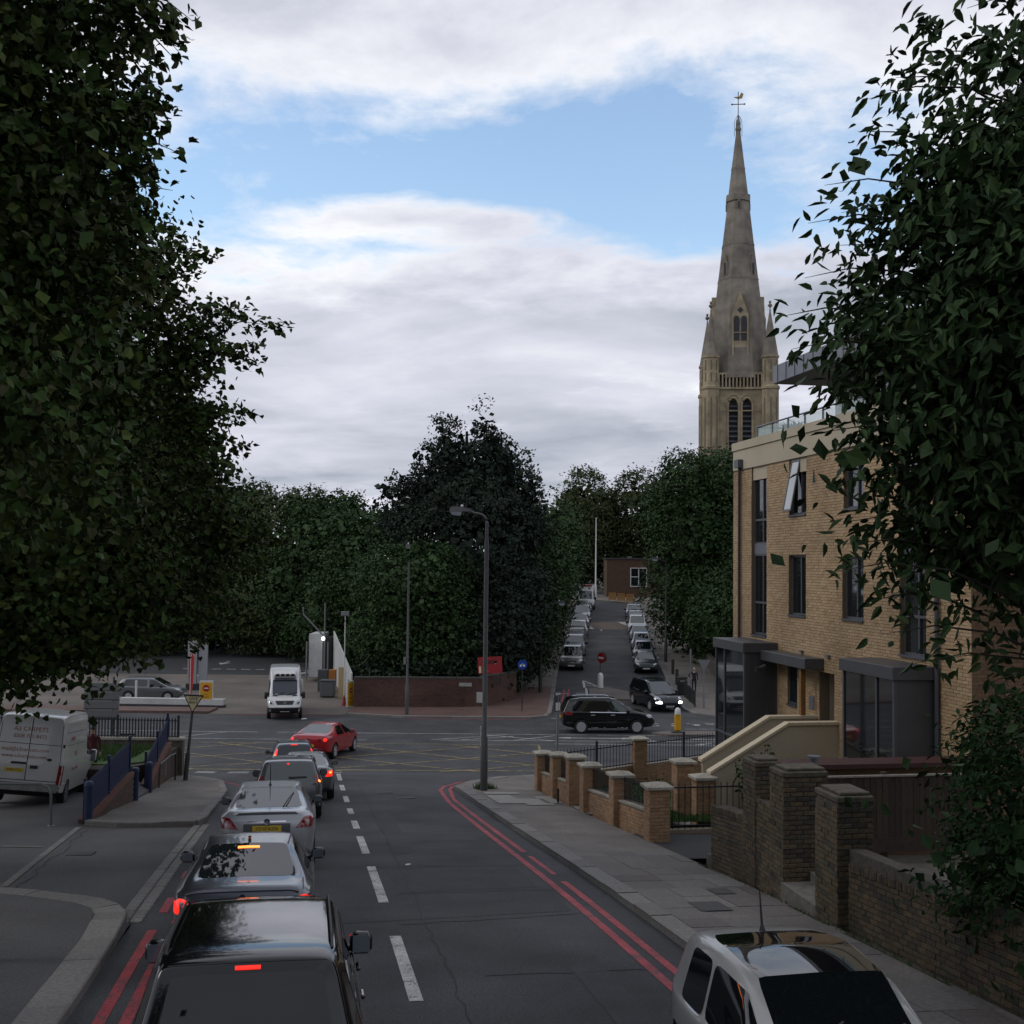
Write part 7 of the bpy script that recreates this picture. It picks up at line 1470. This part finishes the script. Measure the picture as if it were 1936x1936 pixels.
def leaf_arrays(P, D, T, size, shape, rng):
    """P points, D leaf normals, T tip directions -> V,F"""
    T = T - D * (T * D).sum(1)[:, None]; T /= np.linalg.norm(T, axis=1)[:, None] + 1e-9; S = np.cross(D, T); n = len(P)
    sz = (size * (.7 + .6 * rng.random((n, 1))))
    if shape == 'quad':
        pts = ((0, 0, 0), (.5, .36, .05), (1, 0, -.02), (.5, -.36, .05)); F0 = np.array([[0, 1, 2, 3]])
    elif shape == 'heart':
        pts = ((.04, 0, 0), (.02, .40, .10), (.45, .46, .12), (1.0, 0, -.14), (.45, -.46, .12), (.02, -.40, .10)); F0 = np.array([[0, 1, 2, 3], [0, 3, 4, 5]])
    else:
        pts = ((0, 0, 0), (.28, .20, .07), (.62, .19, .04), (1.05, 0, -.16), (.62, -.19, .04), (.28, -.20, .07)); F0 = np.array([[0, 1, 2, 3], [0, 3, 4, 5]])
    V = np.stack([P + (T * a + S * b + D * c) * sz for a, b, c in pts], 1).reshape(-1, 3)
    k = len(pts); F = (F0[None] + k * np.arange(n)[:, None, None]).reshape(-1, 4)
    return V, F, len(F0)
def lobe_points(lobes, ncl, per, sig, rng, inner=.72, keep=None, rough=.16):
    """leaf positions in clumps spread over lumpy ellipsoids"""
    w = np.array([(l[3] * l[4] + l[4] * l[5] + l[3] * l[5]) for l in lobes]); w = w / w.sum(); C_ = []; N_ = []
    for l, f in zip(lobes, w):
        k = max(4, int(ncl * f)); d = rng.normal(size=(k, 3)); d /= np.linalg.norm(d, axis=1)[:, None]
        ph = rng.random(3) * 6; b = 1 + rough * (np.sin(d[:, 0] * 4 + ph[0]) + np.sin(d[:, 1] * 5 + ph[1]) + np.sin(d[:, 2] * 5 + ph[2])) / 1.5
        r = (inner + (1.03 - inner) * rng.random(k) ** .6) * b
        C_.append(np.array(l[:3]) + d * r[:, None] * np.array(l[3:6])); N_.append(d)
    C_ = np.concatenate(C_); N_ = np.concatenate(N_)
    if keep is not None: m = keep(C_, rng); C_, N_ = C_[m], N_[m]
    n = len(C_); off = rng.normal(size=(n, per, 3)) * sig * (.6 + .8 * rng.random((n, 1, 1))); off[:, :, 2] *= .55
    off[:, :, 2] -= .35 * (off[:, :, 0] ** 2 + off[:, :, 1] ** 2) ** .5
    P = (C_[:, None] + off).reshape(-1, 3); N_ = np.repeat(N_, per, 0)
    return P, N_, C_
def tree(name, label, x, y, lobes, m_, ncl, per, sig, size, shape='quad', seed=1, trunk=.25, z0=None, group=None, cat='tree', keep=None, inner=.72, core=0, coresz=.5, sprays=(), nleaf=0, droop=.25, limbs=14, up=.55, edge=None):
    rng = np.random.default_rng(seed); zb = G(x, y) if z0 is None else z0
    t = thing(name, label, cat, (x, y, zb), group=group); O = Vector((x, y, zb))
    P, N_, C_ = lobe_points(lobes, ncl, per, sig, rng, inner, keep)
    # wood: trunk, limbs to the lobes, branches into clumps
    w = MB(); topz = max(l[2] + l[5] * .5 for l in lobes); cxy = np.mean([l[:2] for l in lobes], 0)
    mid = Vector((x + (cxy[0] - x) * .25, y + (cxy[1] - y) * .25, zb + (topz - zb) * .45)); top = Vector((cxy[0] * .6 + x * .4, cxy[1] * .6 + y * .4, topz))
    w.tube([O - O + Vector((0, 0, -.3)), (mid - O) * .5, mid - O, top - O], [trunk * 1.25, trunk, trunk * .75, trunk * .22], 8); tr = w.build('trunk', bark, t, True)
    b = MB(); ends = []
    for i in range(limbs):
        l = lobes[i % len(lobes)]; d = rng.normal(size=3); d /= np.linalg.norm(d); e = Vector(np.array(l[:3]) + d * np.array(l[3:6]) * .8); f = .35 + .6 * rng.random(); s = mid * (1 - f) + top * f if f > .3 else mid
        q = s.lerp(e, .5) + Vector((0, 0, -.06 * (e - s).length)); b.tube([s - O, q - O, e - O], [trunk * .32, trunk * .2, trunk * .05], 5); ends.append((q, e))
        for _ in range(3):
            c = Vector(C_[rng.integers(len(C_))]); 
            if (c - e).length < max(l[3:6]): b.tube([q - O, (q + c) / 2 - O, c - O], [trunk * .12, trunk * .07, .008], 4)
    SP = []; SD = []; ST_ = []
    for (a, tip, nl) in sprays:
        A, T_ = Vector(a), Vector(tip); ln = (T_ - A).length; sagv = Vector((0, 0, .10 * ln)); pts = [A, A.lerp(T_, .35) + sagv, A.lerp(T_, .7) + sagv * .9, T_]
        b.tube([p - O for p in pts], [.016, .011, .007, .002], 4)
        for k in range(nl):
            u = .15 + .87 * (k / nl) ** .8; j = min(int(u * 3), 2); f = u * 3 - j; p = pts[j].lerp(pts[j + 1], min(f, 1.2)); sd = rng.normal(size=3) * .35 * (1.1 - u * .7); 
            for _ in range(3 if u < .6 else 1):
                q = np.array(p) + sd * .42 + rng.normal(size=3) * (.13 * (1.05 - u) + .03); SP.append(q); d = rng.normal(size=3) * .55 + np.array((0, -.3, .6)); SD.append(d / np.linalg.norm(d)); ST_.append(np.array(((T_ - A).normalized())) * .5 + rng.normal(size=3) * .5 + np.array((0, 0, -.55)))
    b.build('branches', bark, t)
    D = N_ * .45 + rng.normal(size=N_.shape) * .55; D[:, 2] += up; D /= np.linalg.norm(D, axis=1)[:, None]
    T = N_ * .5 + rng.normal(size=N_.shape) * .6; T[:, 2] -= droop
    if SP: P = np.concatenate([P, SP]); D = np.concatenate([D, SD]); T = np.concatenate([T, ST_])
    ob = np.array(O)
    if edge is not None:
        n0 = len(P) - len(SP); ok = np.ones(len(P), bool); ok[:n0] = (P[:n0, 0] / np.maximum(P[:n0, 1], .5) < edge + .012) & (P[:n0, 1] > 7.2); P, D, T = P[ok], D[ok], T[ok]
    if nleaf:
        cam_ = np.array((0, 0, 9.0)); v = P - cam_; dist = np.linalg.norm(v, axis=1); front = (np.abs(v[:, 0]) < v[:, 1] * .445) & (np.abs(v[:, 2] - .02 * v[:, 1]) < v[:, 1] * .45) & (v[:, 1] > 3)
        sc_ = np.where(front, 1 / dist, 0) * (.3 + np.abs((D * v).sum(1)) / dist)
        if SP: sc_[-len(SP):] *= 1.6
        idx = np.argsort(-sc_)[:nleaf]; LM = []
        for k in range(3): V, F, _ = leaf_arrays(np.zeros((1, 3)), np.array([[0, 0, 1.]]), np.array([[1., .1 * k, 0]]), size, shape, np.random.default_rng(k)); V[:, 2] *= (1, 1.8, -.5)[k]; LM.append(np_mesh('leaf', V, F, [m_]))
        for i in idx:
            d = Vector(D[i]); tt = Vector(T[i]); tt = (tt - d * tt.dot(d)).normalized(); s = d.cross(tt); o = link('leaf', LM[i % 3], t); p = P[i] - ob
            o.matrix_local = Matrix(((tt.x, s.x, d.x, p[0]), (tt.y, s.y, d.y, p[1]), (tt.z, s.z, d.z, p[2]), (0, 0, 0, 1)))
        mk_ = np.ones(len(P), bool); mk_[idx] = False; P, D, T = P[mk_], D[mk_], T[mk_]
    V, F, q = leaf_arrays(P, D, T, size, shape, rng); tn = np.repeat(rng.random(len(P)), q)
    if core:
        P2, N2, _ = lobe_points([tuple(l[:3]) + tuple(r * .86 for r in l[3:6]) for l in lobes], core, 3, .5, rng, .45, keep, .1); 
        if edge is not None: ok = (P2[:, 0] / np.maximum(P2[:, 1], .5) < edge - .01) & (P2[:, 1] > 7.6); P2, N2 = P2[ok], N2[ok]
        D2 = N2 * .9 + rng.normal(size=N2.shape) * .35; D2 /= np.linalg.norm(D2, axis=1)[:, None]
        V2, F2, q2 = leaf_arrays(P2, D2, rng.normal(size=P2.shape), coresz, 'quad', rng); F = np.concatenate([F, F2 + len(V)]); V = np.concatenate([V, V2]); tn = np.concatenate([tn, np.repeat(rng.random(len(P2)), q2)])
    o = link('crown', np_mesh('crown', V - ob, F, [m_], tint=tn), t); tag(o, kind='stuff'); return t
def near_keep_to(edge):
    # the road side of the row is kept trimmed by passing buses; the unseen far side is thinner
    def f(C_, rng):
        px = C_[:, 0] / np.maximum(C_[:, 1], 1); return ((px > -.56) | (rng.random(len(C_)) < .25)) & (px < edge - .012 * np.sin(C_[:, 2] * 2.3) + .02 * (rng.random(len(C_)) - .5))
    return f
LT = 'lime trees along the left pavement'
# sprays given in metres: (from, tip, leaves)
spA = [((-3.9, 10.6, 14.3), (-2.85, 10.4, 14.35), 26), ((-3.8, 10.5, 14.3), (-2.95, 10.4, 13.9), 30), ((-3.9, 10.6, 14.1), (-3.1, 10.5, 13.55), 30), ((-4.0, 10.8, 13.1), (-3.15, 10.6, 13.15), 24), ((-4.0, 10.8, 12.9), (-3.1, 10.6, 12.75), 22), ((-4.1, 11, 12.4), (-3.25, 10.9, 12.5), 20), ((-4.1, 11, 12.0), (-3.2, 10.9, 11.9), 20), ((-4.2, 11, 11.5), (-3.3, 11, 11.55), 18)]
rs_ = random.Random(7)
spA += [((a[0], a[1], a[2] + dz), (b[0] - rs_.uniform(.1, .45), b[1] + rs_.uniform(-.3, .3), b[2] + dz + rs_.uniform(-.15, .15)), n) for a, b, n in spA for dz in (-.15, .15)]
tree('lime_tree', 'big dense lime tree nearest at left, its crown running off the top of the view', -8.3, 11.5, [(-7.6, 11.6, 13.8, 3.7, 3.6, 4.2), (-6.0, 11.2, 11.2, 2.2, 2.6, 2.2), (-9.5, 11.5, 12, 3.5, 3.5, 4), (-5.6, 11.0, 14.6, 1.7, 2.0, 1.4), (-5.8, 11.0, 12.8, 2.1, 2.2, 1.5)], lime_m, 2500, 30, .28, .098, 'heart', 11, .34, group=LT, keep=near_keep_to(-.325), edge=-.325, core=5000, coresz=.17, sprays=spA, nleaf=300, inner=.6)
spB = [((-6.6, 20.5, 12.6), (-3.95, 20, 13.05), 120), ((-6.6, 20.5, 12.3), (-4.4, 20, 12.4), 100), ((-6.3, 20.3, 12.0), (-5.0, 20, 12.05), 26), ((-6.6, 20.4, 13.7), (-5.15, 20, 14.25), 60), ((-6.4, 20.5, 11.3), (-4.55, 20.2, 11.55), 90), ((-6.4, 20.5, 11.0), (-4.6, 20.2, 10.95), 80), ((-6.3, 20.5, 10.6), (-4.85, 20.2, 10.4), 30), ((-6.2, 20.8, 10.1), (-4.7, 20.4, 10.15), 40), ((-6.0, 21, 9.8), (-4.2, 20.6, 9.4), 80), ((-5.9, 21, 9.3), (-4.0, 20.6, 9.35), 80), ((-6.0, 21, 8.9), (-4.5, 20.8, 8.75), 40), ((-6.0, 21, 8.4), (-4.6, 20.8, 8.1), 36), ((-6.3, 21, 7.9), (-5.0, 20.8, 7.7), 30), ((-9.0, 19.5, 7.2), (-8.4, 19.2, 6.62), 26), ((-8.6, 19.4, 7.2), (-7.8, 19.2, 6.62), 26), ((-7.4, 19.6, 7.6), (-6.6, 19.4, 7.2), 24), ((-8.0, 19.8, 7.4), (-7.0, 19.5, 7.1), 26)]
rs_ = random.Random(9)
spB += [((a[0], a[1], a[2] + dz), (b[0] - rs_.uniform(.15, .7), b[1] + rs_.uniform(-.5, .4), b[2] + dz + rs_.uniform(-.25, .25)), int(n * .8)) for a, b, n in spB[:13] for dz in (-.22, .2)]
tree('lime_tree', 'second dense lime tree behind the nearest one, long leafy sprays reaching over the road', -12.6, 21.5, [(-11.2, 21.3, 12.8, 5.0, 4.6, 5.6), (-8.6, 20.8, 9.6, 3.0, 3.4, 2.6), (-12.0, 21.0, 9.2, 4.4, 3.6, 2.3), (-8.7, 20.6, 13.4, 2.4, 2.6, 3.2), (-8.0, 20.4, 8.5, 2.2, 2.2, 1.2), (-10.5, 20.2, 8.2, 3.0, 2.4, 1.4)], lime_m, 3200, 28, .34, .112, 'heart', 12, .36, group=LT, keep=near_keep_to(-.285), edge=-.285, core=6000, coresz=.2, sprays=spB, nleaf=0, inner=.6)
tree('lime_tree', 'third lime tree standing furthest down the left pavement over the underpass ramps', -15.5, 32.5, [(-13.2, 32, 11.0, 5.0, 4.2, 4.2), (-10.6, 31.2, 9.4, 3.2, 3.4, 2.6), (-11.0, 31.4, 12.2, 2.8, 3.0, 2.4), (-14, 31, 8.6, 4.5, 3.5, 2.2)], lime_m, 1900, 24, .40, .15, 'heart', 13, .36, group=LT, keep=near_keep_to(-.235), edge=-.235, core=3000, coresz=.3, inner=.6)
spD = []
rngd = random.Random(4)
for (xt, zt, n) in ((2.42, 11.25, 26), (2.5, 10.95, 26), (2.62, 11.6, 20), (2.65, 12.1, 30), (2.8, 12.45, 22), (2.95, 12.2, 24), (3.1, 12.95, 30), (3.2, 13.25, 26), (3.45, 13.45, 30), (3.7, 13.7, 24), (4.1, 14.1, 24), (2.9, 11.9, 24), (2.85, 10.55, 26), (2.75, 10.2, 24), (2.9, 9.75, 26), (2.95, 9.2, 34), (2.85, 8.95, 30), (3.0, 9.4, 28), (3.2, 8.7, 26), (3.3, 8.4, 24), (3.6, 8.15, 24), (3.9, 8.2, 20), (4.15, 7.95, 14)):
    y = 10.4 + rngd.uniform(-.5, .5); spD.append(((xt + 1.2 + rngd.uniform(0, .5), y + .2, zt + rngd.uniform(-.35, .15)), (xt * y / 10.4, y, 9 + (zt - 9) * y / 10.4), n))
tree('cherry_tree', 'dark leaved cherry tree at right with pointed leaves, sky showing through its loose crown', 7.3, 11.0, [(7.0, 11, 13.4, 2.9, 2.6, 2.4), (5.7, 10.6, 11.6, 2.2, 2.2, 1.5), (6.2, 10.7, 9.9, 2.3, 2.2, 1.2), (7.6, 11, 11, 3.0, 2.8, 3.0), (5.0, 10.4, 10.9, 1.6, 1.6, .8), (4.9, 10.5, 12.4, 1.3, 1.4, .8), (4.8, 10.4, 9.4, 1.3, 1.4, .6), (4.2, 10.5, 10.9, 1.3, 1.4, .8), (4.6, 10.5, 11.9, 1.2, 1.3, .6), (4.4, 10.5, 12.7, .9, 1.1, .5), (3.9, 10.4, 10.1, .9, 1.1, .45), (5.3, 10.6, 11.1, 1.3, 1.4, .8)], cherry_m, 2400, 26, .24, .14, 'point', 14, .2, core=900, coresz=.2, sprays=spD, nleaf=300, droop=.9, inner=.35, limbs=26, up=.35)
tree('laurel_bush', 'big glossy evergreen bush spilling over the old brick wall at right edge', 7.2, 13.9, [(7.0, 13.8, 6.5, 1.7, 1.4, 1.2), (6.6, 13.4, 5.5, 1.35, 1.2, .9), (7.4, 13.6, 5.4, 1.5, 1.3, 1.2), (6.5, 12.6, 4.95, .8, .8, .5)], shrub_m, 1100, 30, .17, .095, 'point', 15, .07, z0=4.5, cat='bush', core=700, coresz=.2, inner=.6, droop=.3)
# the row goes on behind the viewer; these two show only as reflections in the car roofs and glass
tree('lime_tree', 'lime tree standing behind the viewpoint on the left pavement', -8.0, -4.0, [(-7.2, -4.0, 13.0, 4.4, 3.2, 4.6), (-6.4, -4.5, 10.4, 3.2, 3, 2.2)], lime_m, 420, 16, .5, .26, 'quad', 16, .34, group=LT, core=500, coresz=.6)
tree('lime_tree', 'lime tree standing further behind the viewpoint on the left pavement', -7.4, -12.5, [(-6.4, -12.5, 12.0, 4.6, 4.4, 5.0)], lime_m, 320, 16, .5, .3, 'quad', 17, .34, group=LT, core=400, coresz=.6)
# ---- across the junction
EV = [(-3.0, 80, 9.5, 5.2, 4.5, 6.2), (-3.3, 80, 13.0, 3.7, 3, 2.3), (-3.2, 79.5, 4.5, 5.6, 4.5, 4.5)] + [(x_, 79.5 + .5 * (i % 3), z_, r_, r_, h_) for i, (x_, z_, r_, h_) in enumerate(((-4.9, 15.8, .75, 3.5), (-3.8, 15.6, .7, 3.3), (-5.8, 14.4, .8, 2.9), (-2.1, 16.2, .75, 3.7), (-1.35, 15.8, .7, 3.4), (-.2, 14.4, .75, 2.8), (.7, 13.9, .7, 2.6), (1.3, 12.6, .8, 2.8), (-8.3, 13.0, .55, 2.5), (-7.3, 12.0, .9, 2.6), (-2.95, 15.0, .7, 2.9), (-6.6, 13.4, .7, 2.7), (-4.35, 14.6, .8, 3), (-.8, 14.8, .8, 3)))]
tree('evergreen_tree', 'tall dark evergreen with feathery pointed tops behind the brick wall', -3.0, 80, EV, ever_m, 3600, 20, .24, .21, seed=21, trunk=.4, core=2500, coresz=.5, droop=-.6, up=.2)
CG = 'trees behind the brick boundary wall'
tree('sycamore_tree', 'mid green sycamore low in front of the tall evergreen, above the brick wall', -7.0, 76, [(-6.6, 76, 7.2, 3.5, 2.8, 3.2), (-7.2, 75.6, 3.8, 2.4, 2.2, 2.6), (-4.8, 75.5, 4.6, 2.6, 2.0, 3.0), (-5.2, 75.8, 8.6, 2.3, 2, 1.8)], syc_m, 1600, 20, .32, .20, seed=22, trunk=.2, core=1500, coresz=.4, group=CG)
tree('sycamore_tree', 'lighter green tree overhanging the parked cars at the left of the far street', 1.4, 83, [(1.2, 83, 9.2, 2.7, 2.8, 3.6), (.6, 80, 5.6, 2.6, 2.6, 3.2), (2.0, 88, 6.4, 2.2, 4, 2.6), (2.2, 92, 8.5, 2.6, 3, 3)], syc_m, 1700, 20, .33, .21, seed=23, trunk=.2, core=1500, coresz=.4, group=CG)
tree('sycamore_tree', 'dark tree filling the gap right above the red notice board', -.8, 76.5, [(-.9, 77, 4.8, 2.6, 2.2, 3.4), (-2.4, 76, 3.4, 2.4, 1.6, 2.0), (.4, 78, 7.2, 2.0, 2.0, 2.4)], ever_m, 1000, 20, .32, .2, seed=24, trunk=.18, core=1200, coresz=.4, group=CG)
RG = 'trees beside and beyond the far street'
tree('sycamore_tree', 'broad leafy tree on the right of the far street in front of the church tower', 16.0, 97, [(15.6, 97, 11.8, 4.6, 4.2, 5.4), (14.6, 96, 16.2, 2.4, 2.4, 2.3), (17.8, 97, 15.5, 3.2, 3, 3.4), (15.2, 96, 6.4, 3.6, 3.8, 4.2), (19.6, 97, 10, 4.2, 4, 6), (12.8, 97, 13.8, 1.8, 2, 1.8)], syc_m, 2800, 20, .38, .24, seed=25, trunk=.35, core=2500, coresz=.5, group=RG)
tree('sycamore_tree', 'dark green tree lower on the right pavement, over the grey wall', 16.8, 87, [(16.6, 87, 5.6, 2.6, 3.6, 3.9), (18.5, 86, 7.5, 3, 3, 4), (15.6, 91, 4.4, 1.8, 3, 3.0)], syc_m, 1300, 20, .34, .21, seed=26, trunk=.22, core=1300, coresz=.4, group=RG)
tree('chestnut_tree', 'round topped browning chestnut tree closing the end of the far street, left one', 9.8, 160, [(10.2, 160, 15.6, 4.6, 4.5, 6.0), (8, 160, 11.5, 3.5, 4, 5), (12.5, 161, 11.5, 3.5, 3.5, 4.6)], chest_m, 1300, 18, .55, .36, seed=27, trunk=.45, core=700, coresz=1.0, group=RG)
tree('chestnut_tree', 'round topped browning chestnut tree closing the end of the far street, right one', 17.4, 161, [(17.4, 161, 16.0, 4.8, 4.5, 5.8), (21, 160, 12, 4, 4, 6), (24, 157, 9, 4, 4, 6), (15.0, 162, 11, 2.5, 3, 4)], chest_m, 1300, 18, .55, .36, seed=28, trunk=.45, core=700, coresz=1.0, group=RG)
tree('sycamore_tree', 'tree in shadow on the left side near the top of the far street', 4.5, 128, [(4.0, 128, 11, 4.2, 5, 5.5), (1.5, 122, 9, 4.5, 5, 6), (4.2, 133, 9.0, 2.0, 3.5, 3.6)], syc_m, 800, 16, .5, .4, seed=29, trunk=.3, core=700, coresz=.9, group=RG)
FG = 'trees behind the filling station'
far_trees = [(-12.5, 100, 13.0, 4.6, 'pale topped leafy tree just left of the tall evergreen', syc_m), (-17.0, 106, 14.5, 4.6, 'leafy tree second left of the tall evergreen, behind the car wash', syc_m), (-21.5, 112, 15.2, 5.2, 'dense dark tree straight behind the white delivery van', chest_m), (-28.0, 114, 16.2, 5.0, 'dark tree beside the lone pine behind the filling station', syc_m), (-9.0, 93, 8.4, 3.4, 'lower leafy tree hanging over the car wash screen wall', syc_m), (-35.5, 112, 14.0, 5.5, 'dark tree behind the forecourt under the lime tree sprays', chest_m), (-44, 112, 14.5, 6, 'dark tree furthest left behind the filling station', syc_m)]
for i, (x, y, zt, r, lb, mm) in enumerate(far_trees):
    zc = zt - r * 1.0
    tree('leafy_tree', lb, x, y, [(x, y, zc, r, r, r), (x + r * .45, y - .8, zc - r * .75, r * .85, r * .8, r * .95), (x - r * .5, y - .5, zc - r * .9, r * .8, r * .8, r), (x, y - 1, max(3.2, zc - r * 1.5), r, r * .7, 2.6)] + [(x + r * math.cos(k * 2.4) * .6, y, zc + r * .75, r * .33, r * .33, r * .42) for k in range(4)], mm, 1400, 18, .42, .27, seed=40 + i, trunk=.3, core=1400, coresz=.6, group=FG)
PT = [(-26.5 + .12 * math.sin(k * 1.7), 120, 9.5 + k * .95, max(.25, 2.3 - .29 * k) * (1.15 if k % 2 else .8), max(.25, 2.2 - .28 * k), .34) for k in range(8)]
tree('pine_tree', 'lone dark pine with tiered branches poking above the trees at left', -26.5, 120, PT, pine_m, 420, 16, .26, .32, seed=60, trunk=.2, droop=-.3, inner=.3)
# far wood closing the horizon, one mass
rng = np.random.default_rng(77)
LB = []
for x in np.arange(-130, 135, 7.5):
    y = 168 + 14 * rng.random(); zt = 11.5 + 2.6 * rng.random() if x < 5 else 13 + 3 * rng.random(); LB.append((x + rng.normal(), y, zt - 4.2, 5.2, 4, 4.5)); LB.append((x + 3.5, y - 5, zt - 8, 5, 4, 5.0))
P, N_, C_ = lobe_points(LB, 2700, 14, .8, rng, .7)
D = N_ * .6 + rng.normal(size=N_.shape) * .5; D[:, 2] += .4; D /= np.linalg.norm(D, axis=1)[:, None]
V, F, q = leaf_arrays(P, D, N_ + rng.normal(size=N_.shape), .7, 'quad', rng); wd = link('woodland', np_mesh('woodland', V, F, [syc_m], tint=rng.random(len(P)))); tag(wd, kind='stuff')
# dark hedge and scrub at the back of the filling station yard and along the wall
def scrub(name, lobes, m_, ncl, per, sig, size, seed):
    rng = np.random.default_rng(seed); P, N_, C_ = lobe_points(lobes, ncl, per, sig, rng, .55); D = N_ * .6 + rng.normal(size=N_.shape) * .5; D[:, 2] += .3; D /= np.linalg.norm(D, axis=1)[:, None]
    V, F, q = leaf_arrays(P, D, N_ + rng.normal(size=N_.shape), size, 'quad', rng); o = link(name, np_mesh(name, V, F, [m_], tint=rng.random(len(P)))); tag(o, kind='stuff'); return o
scrub('undergrowth', [(x, 119 - abs(x + 25) * .05, 2.0, 3.2, 2, 2.6) for x in np.arange(-56, -8, 4)], ever_m, 1500, 12, .5, .4, 81)
scrub('undergrowth', [(-8.0, 74.5, 1.6, 1.3, 1.6, 1.6), (-6, 73.6, 1.5, 1.8, 1.2, 1.5), (-3.4, 73.6, 1.5, 1.8, 1.2, 1.5), (-1.0, 75.4, 1.6, 1.6, 1.4, 1.6), (-8.3, 78, 2, 1.3, 3, 2.2), (1.0, 86, 2.2, 1.8, 5, 2.0), (1.6, 96, 3.5, 2.4, 6, 2.2), (2.8, 108, 4.5, 2.6, 6, 2.4)], ever_m, 1300, 12, .34, .26, 82)
scrub('undergrowth', [(17.4, 80, 1.8, 1.6, 5, 1.6), (17.8, 92, 3.0, 1.8, 6, 2.0), (18.2, 106, 4.2, 2.2, 7, 2.4), (19.5, 120, 5.2, 3, 7, 3), (21, 134, 6.5, 4, 6, 3.4)], ever_m, 1100, 12, .36, .28, 83)
